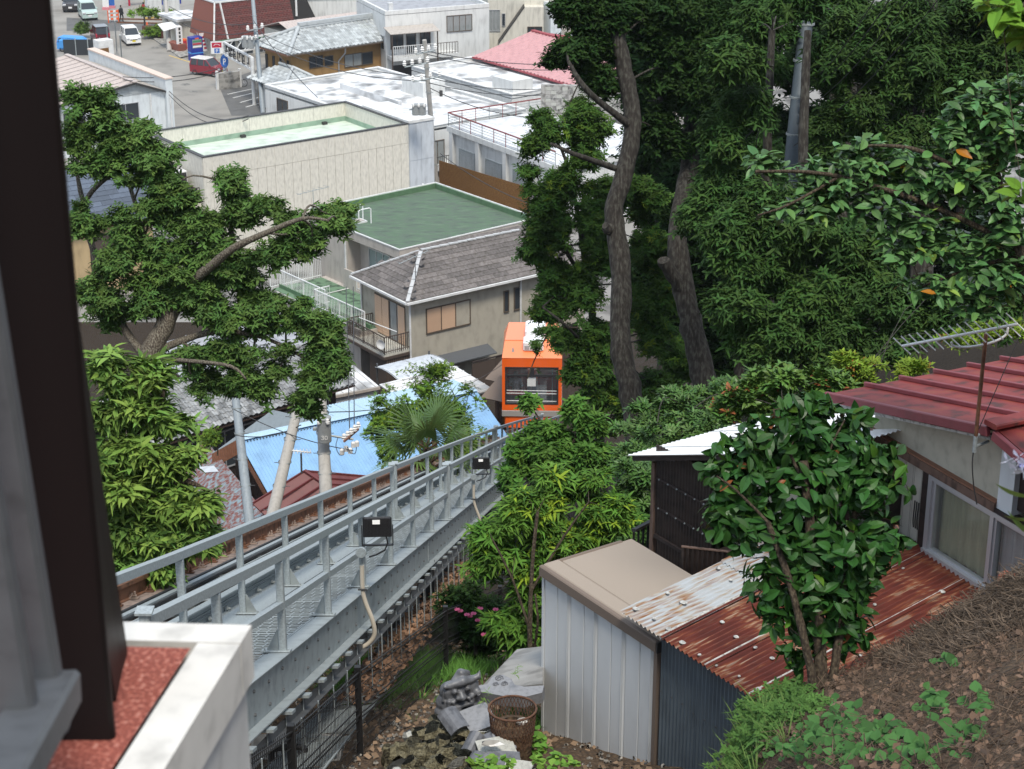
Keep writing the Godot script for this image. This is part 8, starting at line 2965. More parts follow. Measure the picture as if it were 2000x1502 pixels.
func poles_and_wires() -> void:
	var a := utility_pole("steel_pole", "pale grey steel pole left of the two concrete poles behind the near handrail", far(492,1060,60), far(456,742,63), 0.17, "steel_pole")
	var b := utility_pole("leaning_pole", "bare concrete pole leaning to the right in front of the blue roof", far(522,1050,58), far(589,765,61), 0.20, "pole")
	var c := utility_pole("transformer_pole", "concrete pole carrying a grey transformer in front of the blue roof", far(639,1010,58), far(627,765,60), 0.21, "pole")
	transformer("grey cylinder transformer marked 30 on the pole before the blue roof", far(634,862,58.6), 0.225,0.85, "30")
	# arm with switches and insulators right of the transformer
	var ca := thing("cross_arm", "steel cross arm with orange and white insulators, right of the grey transformer", "cross arm", far(640,850,58.8))
	pipe(ca, "arm", "galv", [Vector3(0,0.0,0.0), loc(ca, far(690,858,58.8))],0.035)
	var ar2 := mb()
	bar(ar2, loc(ca, far(672,862,58.2)), loc(ca, far(700,838,59.6)), 0.05,0.07)
	obj("switch_arm", ar2, M.copper_brown, ca)
	for q in [[672,862],[679,857],[686,851],[693,845],[700,839]]: insulator(ca, loc(ca, far(q[0], q[1] - 3,58.8)), 1.2)
	for q in [[668,882],[676,876],[684,880],[690,868],[697,866]]:
		var s := mb()
		cbox(s, loc(ca, far(q[0], q[1],58.7)), Vector3(0.14,0.18,0.12), 0.03)
		obj("switch_case", s, M.porcelain, ca)
	pipe(ca, "jumper_wire", "wire", smooth_path([loc(ca, far(660,855,58.7)), loc(ca, far(656,872,58.6)), loc(ca, far(663,888,58.6)), loc(ca, far(672,888,58.6))]), 0.012,4)
	pipe(ca, "jumper_wire", "wire", smooth_path([loc(ca, far(697,866,58.7)), loc(ca, far(694,885,58.7)), loc(ca, far(685,884,58.7)), loc(ca, far(678,872,58.6))]), 0.012,4)
	# far poles
	var d := utility_pole("street_pole", "tall concrete pole with crossarms beside the cream building", lev(853,372,0.3), far(829,78,134), 0.21, "pole")
	var dz := 131.0
	var dx := thing("cross_arm", "wide cross arms with white insulators on the tall concrete pole", "cross arm", far(832,150, dz))
	for q in [[806,160,858,150],[790,131,835,123],[812,106,850,98]]:
		pipe(dx, "arm", "galv", [loc(dx, far(q[0], q[1], dz)), loc(dx, far(q[2], q[3], dz))],0.05)
		for k in 4: insulator(dx, loc(dx, far(lerpf(q[0], q[2], k / 3.0), lerpf(q[1], q[3], k / 3.0) - 2, dz)), 2.2)
	for k in 2:
		transformer(["left grey transformer on the tall concrete pole by the terrace", "right grey transformer on the tall concrete pole by the terrace"][k], far(813 + 11 * k, 224,129.6), 0.30,0.75, "")
	var e := utility_pole("pipe_pole", "slim pale steel pole rising in front of the ochre house", lev(514,222,0.0), far(493,-10,168), 0.22, "steel_pole")
	for k in 2:
		transformer(["left of the two grey transformers before the brick shop", "right of the two grey transformers before the brick shop"][k], far(480 + 9 * k, 92 + 2 * k, 166.0), 0.34,1.0, "")
	var ex := thing("cross_arm", "cross arm with insulators on the slim steel pole", "cross arm", far(494,55,166))
	for q in [[484,60,512,55],[478,82,500,78]]:
		pipe(ex, "arm", "galv", [loc(ex, far(q[0], q[1],166)), loc(ex, far(q[2], q[3],166))],0.05)
		for k in 3: insulator(ex, loc(ex, far(lerpf(q[0], q[2], k / 2.0), lerpf(q[1], q[3], k / 2.0) - 1,166)), 2.4)
	var f := utility_pole("kerb_pole", "concrete pole on the pavement left of the brick shop", lev(331,101,0.0), far(322,-20,196), 0.25, "pole")
	var g := utility_pole("sign_pole", "concrete pole with round traffic signs at the right end of the brick shop", lev(554,84,0.0), far(548,-15,195), 0.25, "pole")
	for q in [[545,47, "signred", "signblue", "upper round sign, red rim and pale centre, by the brick shop"],[546,61, "signred", "signblue", "lower round sign, red rim and blue centre, by the brick shop"]]:
		var t := thing("round_sign", q[4], "sign", far(q[0], q[1],193.0))
		for k in 2:
			var s := mb()
			lathe(s, [[0.0,0.03 + 0.02 * k],[0.42 - 0.13 * k, 0.03 + 0.02 * k],[0.42 - 0.13 * k, 0.0],[0.0,0.0]], Vector3.ZERO, 16, Basis(Vector3(1,0,0), Vector3(0,0,1), Vector3(0,-1,0)))
			obj("ring" if k == 0 else "centre", s, M[q[2]] if k == 0 else (M.signwhite if q[1] == 47 else M[q[3]]), t)
	for q in [[228,98,224,40, "thin pale post by the street, left of the white car"],[213,118,208,50, "thin pale post behind the pinkish gable roof"],[238,118,234,68, "thin street post with a coil of black cable"]]:
		var t := thing("thin_post", q[4], "post", lev(q[0], q[1],0.0), 0.0)
		pipe(t, "shaft", "galv", [Vector3.ZERO, loc(t, far(q[2], q[3],180))],0.06)
	# forest pole with its wires
	var h := utility_pole("forest_pole", "dark blue grey steel pole standing in the shade of the wood", far(1538,420,42), far(1581,-30,43.5), 0.20, "pole_blue")
	var hb := thing("pole_fitting", "black cable clamps on the dark pole in the wood", "fitting", far(1566,190,42.2))
	for y in [165,190,215]:
		var s := mb()
		cbox(s, loc(hb, far(1570 - (y - 165) * 0.08, y, 42.2)), Vector3(0.09,0.22,0.12), 0.02)
		obj("clamp", s, M.lamp_black, hb)
	var k := 0
	for q in [[1566,170,1712,-8],[1564,192,1742,-8],[1560,222,1780,-8],[1550,285,1838,-8]]:
		wire(["uppermost", "second", "third", "lowest"][k] + " of the four wires running up from the dark pole in the wood", sag(far(q[0], q[1],42.2), far(q[2], q[3],34.0), 0.25), 0.012, "wires of the forest pole")
		k += 1
	# wires over the town
	var ws := [[834,100,131,1180,118,160,0.6, "upper wire running right from the tall concrete pole"],[834,106,131,1180,128,160,0.7, "second wire running right from the tall concrete pole"],
		[838,152,131,1130,165,155,0.6, "wire from the pole across the white flat roof"],[838,162,131,1130,178,155,0.6, "lower wire from the pole across the white flat roof"],[840,172,131,1060,230,132,0.5, "wire from the pole to the terrace"],
		[832,150,131,500,60,166,0.8, "wire from the tall pole to the slim pole"],[832,158,131,500,75,166,0.9, "lower wire from the tall pole to the slim pole"],
		[495,45,166,330,12,195,0.8, "upper wire over the brick shop"],[495,60,166,330,30,195,1.0, "lower wire over the brick shop"],[495,40,166,620,190,150,0.4, "guy wire down from the slim pole's top"],
		[330,185,140,485,232,132,1.2, "black cable sagging over the street from the white gabled house"],[330,178,140,485,226,132,1.0, "upper cable sagging over the street"],
		[240,150,150,440,130,165,0.4, "cable crossing the street"],[240,156,150,440,137,165,0.5, "lower cable crossing the street"],
		[458,800,61,690,880,58.5,0.2, "stay wire from the pale steel pole to the cross arm"],[460,850,61,588,830,60,0.2, "wire between the pale and the leaning pole"],[683,850,58.8,676,560,75,0.05, "left of two upright lead wires above the cross arm"],[692,845,58.8,690,560,75,0.05, "right of two upright lead wires above the cross arm"],
		[640,805,58.7,1010,690,95,0.8, "wire from the transformer pole towards the orange car"],[860,300,120,1040,400,110,0.3, "thin wire from the pole down to the trees"]]
	for q in ws:
		wire(q[7], sag(far(q[0], q[1], q[2]), far(q[3], q[4], q[5]), q[6]), 0.016 * q[2] / 80.0 + 0.004)
	# pole-top aerial on the blue roof
	var am := thing("rooftop_aerial", "small white aerial on a thin dark mast before the blue roof", "aerial", far(589,925,59.5))
	pipe(am, "mast", "wire", [Vector3.ZERO, loc(am, far(588,884,59.5))],0.03)
	pipe(am, "boom", "white", [loc(am, far(570,880,59.5)), loc(am, far(608,884,59.5))],0.025)
	for q in 6: pipe(am, "element", "white", [loc(am, far(573 + 6.5 * q, 877,59.6)), loc(am, far(575 + 6.5 * q, 886,59.3))],0.012,4)
# ---------- vegetation ----------
func masses_of(list: Array, d: float, split := true) -> Array:
	var out := []
	var r := RandomNumberGenerator.new()
	r.seed = int(list[0][0] * 7 + list[0][1])
	for q in list:
		var dd: float = d + (q[4] if q.size() > 4 else 0.0)
		var k := dd / FOCUS
		var v := Vector3(q[2] * k, q[3] * k, (q[2] + q[3]) * 0.5 * k)
		var c := far(q[0], q[1], dd)
		out.append([c, v * (0.72 if split else 1.0)])
		if not split: continue
		for i in 6:
			var a := Vector3(r.randfn(0,1), r.randfn(0,1), r.randfn(0,1)).normalized()
			out.append([c + a * v * r.randf_range(0.65,1.05), v * Vector3(r.randf_range(0.22,0.5), r.randf_range(0.16,0.36), r.randf_range(0.22,0.5))])
	return out
func wood(o: Node3D, called: String, m: String, pts: Array, r0: float, r1: float, sides := 9, wob := 0.07) -> MeshInstance3D:
	var st := mb()
	limb(st, pts.map(func(q): return loc(o, far(q[0], q[1], q[2]))), r0, r1, sides, wob, int(pts[0][0]))
	return obj(called, st, M[m], o)
# limbs: [[r0, r1,[px, py, d], ...], ...]; the first is the trunk
func tree(called: String, label: String, category: String, limbs: Array, list: Array, d: float, n: int, tint: Color, meshes: Array, m: String, o := {}) -> Node3D:
	var base: Array = limbs[0][2]
	var t := thing(called, label, category, far(base[0], base[1], base[2]), 0.0, o.get("group", ""))
	for i in limbs.size():
		wood(t, "trunk" if i == 0 else "limb", o.get("bark", "bark"), limbs[i].slice(2), limbs[i][0], limbs[i][1],12 if i == 0 else 7)
	var ms := masses_of(list, d)
	var mains := masses_of(list, d, false)
	if o.get("twigs", true):
		var tips := []
		for l in limbs: for q in l.slice(2): tips.append(far(q[0], q[1], q[2]))
		for i in mains.size():
			var best: Vector3 = tips[0]
			for p in tips:
				if p.distance_to(mains[i][0]) < best.distance_to(mains[i][0]): best = p
			var st := mb()
			twigs(st, loc(t, best), [[loc(t, mains[i][0]), mains[i][1]]], o.get("twig", 0.03), i + 1)
			obj("twigs", st, M[o.get("bark", "bark")], t)
	for i in ms.size(): ms[i][0] = loc(t, ms[i][0])
	var sp := places(ms, n, tint, o)
	if o.has("single"):
		near_leaves(t, sp, meshes, M[m], o.single)
	else:
		scatter("foliage", sp, meshes, M[m], t)
	return t
func near_leaves(t: Node3D, sp: Array, meshes: Array, m: StandardMaterial3D, single: int) -> void:
	var keyed := []
	for s in sp: keyed.append([(t.transform * s[0].origin).distance_to(EYE), s])
	keyed.sort_custom(func(a, b): return a[0] < b[0])
	var tones := {}
	var rest := []
	for i in keyed.size():
		var s: Array = keyed[i][1]
		if i >= single:
			rest.append(s)
			continue
		var c: Color = s[1]
		var key := "%d_%d" % [int(round(log(max(c.g, 0.001)) * 3.0)), int(round(c.r / max(c.g, 0.001) * 3.0))]
		if not tones.has(key):
			var q: StandardMaterial3D = m.duplicate()
			q.vertex_color_use_as_albedo = false
			q.albedo_color = c.linear_to_srgb()
			tones[key] = q
		put("leaf", meshes[i % meshes.size()], tones[key], t, s[0])
	scatter("foliage", rest, meshes, m, t)
func one_leaf(l: float, w: float, fold: float, droop: float, segs: int, peak: float) -> ArrayMesh:
	var st := mb()
	leaf(st, Transform3D(Basis(Vector3(0,0,1), 0.15)), l, w, fold, droop, segs, peak)
	return st.commit()
func plants() -> void:
	var small := [spray(1,5,0.24,7,0.115,0.040,0.25), spray(2,5,0.24,7,0.12,0.038,0.3), spray(3,4,0.22,8,0.11,0.042,0.25)]
	var droopy := [spray(4,4,0.34,9,0.17,0.046,0.45,0.3,0.42), spray(5,5,0.36,8,0.15,0.044,0.4,0.35,0.42), spray(6,3,0.28,10,0.18,0.048,0.5,0.3,0.4), spray(16,5,0.4,7,0.13,0.045,0.35,0.4,0.42)]
	var broad := [spray(7,5,0.30,7,0.14,0.060,0.3), spray(8,5,0.32,7,0.15,0.058,0.25)]
	var lance := [spray(9,1,0.1,9,0.15,0.034,0.45,0.5,0.4), spray(10,1,0.1,11,0.14,0.032,0.5,0.45,0.4)]
	var lance_b := [spray(11,1,0.1,10,0.105,0.030,0.15,0.7,0.55), spray(12,1,0.1,12,0.10,0.031,0.2,0.6,0.55)]
	var fine := [spray(13,6,0.26,9,0.06,0.03,0.1), spray(14,6,0.28,9,0.065,0.03,0.15)]
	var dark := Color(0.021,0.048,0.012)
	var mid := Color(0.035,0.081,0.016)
	# the spreading evergreen on the left, in front of the cream building
	var d := 38.0
	tree("spreading_evergreen", "large spreading evergreen tree with pale limbs, in front of the cream building", "tree",
		[[0.26,0.17,[255,900, d],[272,800, d],[290,700, d],[318,640, d],[345,575, d]],[0.12,0.022,[345,575, d],[400,530, d - 0.4],[455,485, d - 0.8],[520,455, d - 1],[590,427, d - 1.2],[640,430, d - 1.3]],[0.09,0.02,[300,690, d],[350,668, d],[420,648, d],[500,655, d],[560,680, d],[620,715, d]],
		[0.10,0.03,[318,640, d],[300,560, d + 0.5],[280,470, d + 0.8],[262,390, d + 1],[230,300, d + 1]],[0.09,0.04,[285,700, d],[230,620, d + 0.5],[185,500, d + 1],[165,405, d + 1],[205,350, d + 1],[255,330, d + 1]],[0.06,0.02,[290,700, d],[370,705, d - 0.5],[450,715, d - 1],[480,740, d - 1]],[0.06,0.02,[455,485, d],[450,420, d + 0.3],[452,360, d + 0.5]],[0.06,0.02,[165,405, d + 1],[150,330, d + 1],[160,240, d + 1]]],
		[[165,185,42,36],[205,225,50,40],[150,270,34,60],[240,270,55,40],[290,310,48,40],[215,330,70,32],[300,345,42,30],[330,370,40,34],[170,440,32,36],[250,460,40,46],[330,420,62,46],[395,440,55,40],[455,365,36,44],[470,410,46,30],[520,400,32,26],[330,500,80,44],[420,500,60,40],[225,520,50,44],[205,590,46,60],[290,580,70,56],[380,575,60,46],[470,540,52,38],[530,500,42,30],[580,455,46,36],[640,420,46,24],[665,440,26,26],[610,480,34,30],[430,620,70,40],[500,610,50,32],[560,625,52,36],[620,650,46,40],[655,690,36,44],[620,740,46,52],[600,790,26,30],[440,690,66,36],[380,700,50,28],[470,745,40,40],[400,760,32,34],[530,700,44,34],[510,760,30,26]],
		d, 6800, Color(0.075,0.145,0.036), small, "leaf", {"seed": 3, "gap": 1.7, "cut": -0.1, "shell": 0.55, "bark": "bark_pale", "twig": 0.028, "size": 0.95})
	# the bright leafy tree nearer on the left
	d = 21.5
	tree("bright_tree", "bright yellow green tree with long drooping leaves, behind the near handrail on the left", "tree",
		[[0.12,0.07,[250,1330, d + 0.6],[262,1150, d + 0.5],[280,960, d + 0.3],[265,830, d + 0.2],[240,740, d]],[0.05,0.02,[280,980, d],[350,940, d],[410,960, d]],[0.05,0.02,[270,860, d],[310,800, d],[320,760, d]],[0.05,0.02,[262,1150, d],[330,1090, d],[380,1050, d]]],
		[[215,715,36,40],[290,740,42,36],[235,790,60,46],[310,810,52,42],[235,880,62,50],[330,880,46,40],[255,960,70,46],[335,960,52,40],[395,985,44,28],[250,1040,66,44],[320,1050,60,40],[240,1110,50,40],[385,1040,36,26],[300,1110,50,30]],
		d, 2600, Color(0.115,0.205,0.045), [spray(21,1,0.1,7,0.23,0.062,0.5,0.35,0.45), spray(22,1,0.1,8,0.22,0.06,0.55,0.3,0.45), spray(23,1,0.1,6,0.24,0.064,0.45,0.4,0.45)], "leaf", {"seed": 5, "gap": 1.9, "cut": -0.06, "shell": 0.45, "up": 0.8, "bark": "bark_brown", "twig": 0.012, "vary": 0.5, "size": 0.74, "single": 300})
	# the wood on the right: two near trunks, then crowns to fill the slope behind
	d = 45.0
	tree("tall_tree", "tall tree with a knotty grey trunk, right of the orange car", "tree",
		[[0.28,0.18,[1252,900, d],[1240,810, d],[1222,730, d],[1210,640, d],[1213,540, d],[1204,450, d],[1200,400, d],[1222,330, d],[1236,240, d],[1225,160, d],[1208,80, d],[1195,-30, d]],[0.16,0.09,[1202,440, d],[1188,448, d - 0.2],[1182,440, d - 0.3]],[0.10,0.04,[1236,250, d],[1150,180, d - 1],[1110,120, d - 1]],[0.08,0.03,[1205,330, d],[1120,300, d - 1],[1075,280, d - 1]]],
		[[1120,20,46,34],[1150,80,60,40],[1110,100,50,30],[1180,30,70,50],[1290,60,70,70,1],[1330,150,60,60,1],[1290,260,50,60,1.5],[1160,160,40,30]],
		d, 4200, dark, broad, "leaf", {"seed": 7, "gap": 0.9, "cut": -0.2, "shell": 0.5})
	tree("leafy_tree", "light green leafy tree hanging over the terrace and the right side of the orange car", "tree",
		[[0.16,0.08,[1180,1010,52],[1170,850,52],[1165,700,52],[1150,560,52],[1130,420,52]],[0.07,0.03,[1150,560,52],[1100,480,51],[1070,400,51]],[0.07,0.03,[1140,480,52],[1110,330,52],[1085,270,52]],[0.06,0.02,[1165,700,52],[1110,640,50],[1060,600,50]]],
		[[1075,265,46,40],[1050,300,36,32],[1110,310,50,40],[1040,330,26,20],[1165,130,40,60,2],[1140,220,40,40,2],[1150,260,44,50,1],[1095,370,60,36],[1060,420,44,44],[1120,430,60,46],[1050,480,36,46],[1110,500,66,50],[1165,480,40,60],[1090,570,56,46],[1140,590,60,56],[1070,600,36,30],[1130,660,50,46],[1155,720,44,46],[1130,750,34,50],[1200,790,40,50],[1280,760,60,50,3],[1330,700,50,60,4],[1180,720,40,50,3],[1180,650,40,60],[1270,480,50,70,2],[1270,580,50,60,2],[1280,660,44,50,2],[1190,380,34,60,1],[1265,390,50,50,2]],
		51.0,8200, Color(0.048,0.105,0.020), small, "leaf", {"seed": 11, "gap": 0.8, "cut": -0.12, "shell": 0.45, "size": 1.05, "young": 0.05})
	var ob := thing("hanging_sprig", "leafy sprig hanging over the roof of the orange car", "branch", far(1075,640,50), 0.0)
	wood(ob, "twig", "bark_brown", [[1130,640,50],[1080,645,50],[1050,690,50],[1030,740,50]],0.03,0.012,5)
	scatter("foliage", places(masses_of([[1075,648,34,10],[1050,680,14,24],[1040,725,18,14],[1090,665,12,26]],50.0).map(func(q): return [loc(ob, q[0]), q[1]]), 120, Color(0.051,0.111,0.022), {"seed": 4, "size": 0.7}), small, M.leaf, ob)
	tree("leaning_tree", "tree with a thick lopped grey trunk leaning left, in the middle of the wood", "tree",
		[[0.31,0.19,[1392,800,46],[1372,730,46],[1352,640,46],[1338,570,46],[1322,470,46],[1336,380,46.5],[1350,280,47],[1352,100,47],[1360,-40,47]],[0.20,0.17,[1340,575,46],[1312,535,45.7],[1296,508,45.5]],[0.10,0.04,[1350,250,47],[1430,120,46],[1500,40,46]]],
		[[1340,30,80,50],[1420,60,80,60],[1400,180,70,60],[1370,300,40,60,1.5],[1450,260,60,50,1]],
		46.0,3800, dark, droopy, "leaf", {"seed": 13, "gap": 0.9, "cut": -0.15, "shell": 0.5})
	# drooping evergreens nearer on the right
	var dr := [
		["drooping evergreen with long leaves standing behind the low shrubs, left of the red roof", [[1480,430,70,44],[1420,480,50,50],[1560,470,80,46],[1480,550,80,50],[1600,560,80,46],[1530,620,80,50],[1440,620,50,50],[1640,480,70,50],[1680,600,70,60],[1600,680,80,46],[1480,690,70,46],[1740,560,60,60],[1780,640,50,40],[1860,610,70,50],[1950,600,70,50],[1560,400,60,40],[1700,680,70,34]],37.0,5200,1570, Color(0.041,0.088,0.022)],
		["drooping evergreen crowning the wood at the upper right, behind the wires", [[1640,120,80,60],[1740,180,80,60],[1820,120,80,60],[1900,60,70,60],[1720,60,80,50],[1900,180,80,50],[1660,230,70,50],[1760,290,80,50],[1850,270,80,50],[1960,130,60,70],[1620,330,40,50,6],[1690,350,70,40]],40.0,5200,1790, Color(0.035,0.074,0.019)],
		["drooping evergreen hanging beside the dark pole at the top of the wood", [[1480,60,60,40,3],[1560,10,50,20,-1],[1430,130,60,40,-1],[1450,210,50,40],[1490,140,36,40,5],[1420,320,46,60],[1480,330,40,50,5],[1380,420,40,50],[1640,20,50,26,5]],40.0,3400,1500, Color(0.037,0.081,0.020)]]
	var i := 0
	for q in dr:
		var x: float = q[4]
		tree("drooping_evergreen", q[0], "tree", [[0.18,0.07,[x, 900, q[2] + 1.5],[x + 5,700, q[2] + 1.5],[x - 4,500, q[2] + 1.2],[x, 250, q[2] + 1],[x + 8,60, q[2] + 1]]], q[1], q[2], q[3], q[5], droopy, "leaf", {"seed": 17 + i, "gap": 0.8, "cut": -0.12, "shell": 0.45, "up": 0.75, "group": "", "twig": 0.02})
		i += 1
	# the wood behind
	var bg := [["dark tree deep in the wood left of the dark pole", 1440,[[1420,100,140,120],[1480,300,120,130],[1380,420,110,110],[1450,560,130,110]]],["dark tree deep in the wood behind the leaning trunk", 1290,[[1290,120,100,130],[1280,330,90,120],[1320,560,100,110],[1420,700,110,80]]],["dark tree deep in the wood right of the dark pole", 1680,[[1660,100,150,120],[1640,300,130,120],[1720,480,150,120],[1600,640,150,110]]],["dark tree deep in the wood at the right edge above the antenna", 1880,[[1880,80,150,130],[1860,300,140,130],[1900,500,140,120],[1850,640,140,80]]]]
	for q in bg:
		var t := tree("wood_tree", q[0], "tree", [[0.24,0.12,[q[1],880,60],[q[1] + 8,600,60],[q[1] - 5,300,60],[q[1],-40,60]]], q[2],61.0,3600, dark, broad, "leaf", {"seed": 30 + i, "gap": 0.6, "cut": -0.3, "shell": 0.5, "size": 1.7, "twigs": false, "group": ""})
		i += 1
	tree("canopy_tree", "tall dark tree whose high crown roofs the wood above the top edge", "tree", [[0.4,0.2,[1470,900,56],[1480,500,56],[1470,100,56],[1480,-300,55]]],[[1250,-230,200,110],[1500,-330,240,130],[1750,-260,240,120],[1980,-200,200,130],[1350,-120,150,60],[1620,-140,170,60],[1850,-120,170,60],[1550,-520,300,120]],50.0,5200, dark, broad, "leaf", {"seed": 77, "gap": 0.6, "cut": -0.25, "shell": 0.5, "size": 1.6, "twigs": false})
	for q in [[1630,240,300,1652,0.16],[1625,290,340,1640,0.10],[1812,120,300,1806,0.22],[1660,20,100,1648,0.2]]:
		var w := thing("slim_trunk", "slim grey trunk in the shade %s" % ["right of the dark pole", "beside the wires' foot", "at the upper right of the wood", "under the top edge of the view"][int(q[0]) % 4 if q[0] != 1660 else 3], "tree trunk", far(q[3],560,48))
		wood(w, "trunk", "bark", [[q[3],560,48],[q[0], q[2],48],[q[0] - 4, q[1],48],[q[0] + 10,-20,49]], q[4], q[4] * 0.6,8)
	# shrubs beside the track
	tree("narrow_leaf_shrub", "bright green shrub with narrow drooping leaves between the viaduct and the white shed", "shrub",
		[[0.035,0.02,[1040,1330,23],[1035,1230,23],[1040,1100,23],[1050,1000,23]],[0.02,0.01,[1035,1230,23],[1000,1130,23],[960,1050,23]],[0.02,0.01,[1040,1150,23],[1100,1050,23],[1150,980,23]],[0.02,0.01,[1036,1300,23],[1050,1220,22.5],[1045,1160,22.5]]],
		[[960,1040,44,36],[1020,1000,60,44],[1090,960,60,46],[1150,960,50,40],[1000,1090,70,46],[1080,1040,70,50],[1160,1030,56,46],[1020,1160,66,46],[960,1120,40,40],[1030,1240,36,46],[990,1210,44,40],[1200,1000,40,46],[1140,1080,60,30],[1060,1130,40,50]],
		23.5,2700, Color(0.074,0.166,0.027), lance, "leaf", {"seed": 41, "gap": 1.2, "cut": -0.25, "shell": 0.4, "up": 0.8, "bark": "bark_brown", "twig": 0.006, "vary": 0.4, "young": 0.12, "single": 300})
	tree("arching_shrub", "shrub with arching leafy shoots in front of the orange car's lower right", "shrub",
		[[0.05,0.03,[1160,1010,29],[1130,940,29],[1100,880,29]],[0.03,0.01,[1130,940,29],[1080,860,29],[1035,790,29]],[0.03,0.01,[1110,900,29],[1130,840,29],[1165,820,29]]],
		[[1033,785,16,10],[1060,845,40,20],[1120,800,30,20],[1020,885,34,24],[1080,880,60,40],[1150,830,34,20],[1140,890,60,36],[1030,920,50,30],[1100,930,66,30],[1190,900,44,30],[1010,950,30,24]],
		29.0,1700, Color(0.067,0.151,0.028), [spray(24,2,0.16,8,0.13,0.045,0.3,0.3), spray(25,2,0.16,9,0.125,0.045,0.3,0.3)], "leaf", {"seed": 43, "gap": 1.2, "cut": -0.25, "shell": 0.4, "bark": "bark_brown", "twig": 0.012})
	tree("glossy_hedge", "dense glossy hedge of small lance shaped leaves behind the brown outhouse", "hedge",
		[[0.05,0.03,[1260,1130,25],[1270,1000,25.5],[1280,860,26]]],
		[[1270,830,60,40,2],[1340,800,60,40,2],[1240,890,50,40,1],[1310,860,70,40,1],[1230,960,40,50],[1260,1010,40,56],[1400,790,50,40,2],[1240,1060,36,40],[1380,830,60,30,1],[1440,770,50,34,2],[1250,930,40,50]],
		25.0,3600, Color(0.060,0.129,0.030), lance_b, "leaf_gloss", {"seed": 47, "gap": 1.5, "cut": -0.4, "shell": 0.35, "up": 0.75, "twig": 0.012})
	tree("mixed_shrub", "leggy shrub with reddish young tips behind the white roof of the outhouse", "shrub",
		[[0.05,0.03,[1560,960,22],[1550,880,22],[1530,800,22]]],
		[[1480,760,50,40],[1540,740,60,36],[1430,790,40,30],[1500,800,60,40],[1570,780,60,40],[1620,750,50,30],[1640,790,44,30]],
		22.5,2100, Color(0.072,0.146,0.028), [spray(26,2,0.16,7,0.10,0.045,0.2,0.5), spray(27,1,0.1,9,0.11,0.042,0.25,0.5)], "leaf_gloss", {"seed": 49, "gap": 1.4, "cut": -0.25, "shell": 0.4, "up": 0.8, "twig": 0.008, "odd": Color(0.28,0.10,0.04), "oddshare": 0.03})
	tree("yellow_shrub", "sunny yellow green shrub along the far edge of the red seamed roof", "shrub",
		[[0.03,0.02,[1700,820,24],[1700,760,24],[1690,720,24]]],
		[[1660,715,34,22],[1710,730,50,24],[1760,720,44,16],[1650,750,40,26],[1730,745,50,20],[1930,650,40,14,4],[1880,665,40,12,3],[1990,650,30,14,4]],
		24.0,800, Color(0.149,0.232,0.030), lance_b, "leaf", {"seed": 51, "gap": 1.5, "cut": -0.3, "shell": 0.4, "up": 0.85, "twig": 0.006, "odd": Color(0.25,0.12,0.03), "oddshare": 0.05})
	# camellias: single leaves
	var cam := [one_leaf(0.122,0.06,0.3,0.22,5,0.45), one_leaf(0.112,0.057,0.22,0.3,5,0.45), one_leaf(0.13,0.06,0.35,0.15,5,0.48)]
	tree("camellia_bush", "round glossy camellia bush on several pale stems, in front of the rusty lean-to roof", "shrub",
		[[0.05,0.03,[1604,1350,13.3],[1600,1250,13.3],[1592,1140,13.3],[1580,1000,13.3],[1570,900,13.3]],[0.035,0.02,[1590,1345,13.25],[1572,1250,13.2],[1540,1130,13.2],[1500,1020,13.2]],[0.035,0.02,[1622,1345,13.3],[1640,1240,13.3],[1650,1120,13.3],[1670,1000,13.4]],[0.015,0.006,[1600,1000,13.3],[1540,880,13.3],[1510,800,13.3]],[0.012,0.006,[1580,1000,13.3],[1620,880,13.3],[1650,820,13.3]],[0.012,0.006,[1500,1020,13.2],[1440,960,13.2],[1400,930,13.2]]],
		[[1560,850,110,50],[1470,880,70,55],[1650,870,80,55],[1430,950,60,60],[1550,960,120,80],[1680,960,80,80],[1480,1040,90,70],[1600,1060,110,80],[1710,1040,60,70],[1540,1130,80,60],[1640,1140,80,60],[1600,1200,70,40],[1530,1200,40,40],[1690,1130,50,60],[1560,800,70,34],[1640,1210,50,50],[1570,1260,36,40],[1660,1255,30,30]],
		13.4,3900, Color(0.025,0.079,0.016), cam, "leaf_gloss", {"seed": 53, "gap": 3.0, "cut": -0.42, "shell": 0.34, "up": 0.35, "bark": "bark_brown", "twig": 0.005, "vary": 0.45, "young": 0.05, "size": 1.0, "odd": Color(0.22,0.08,0.03), "oddshare": 0.008, "single": 300})
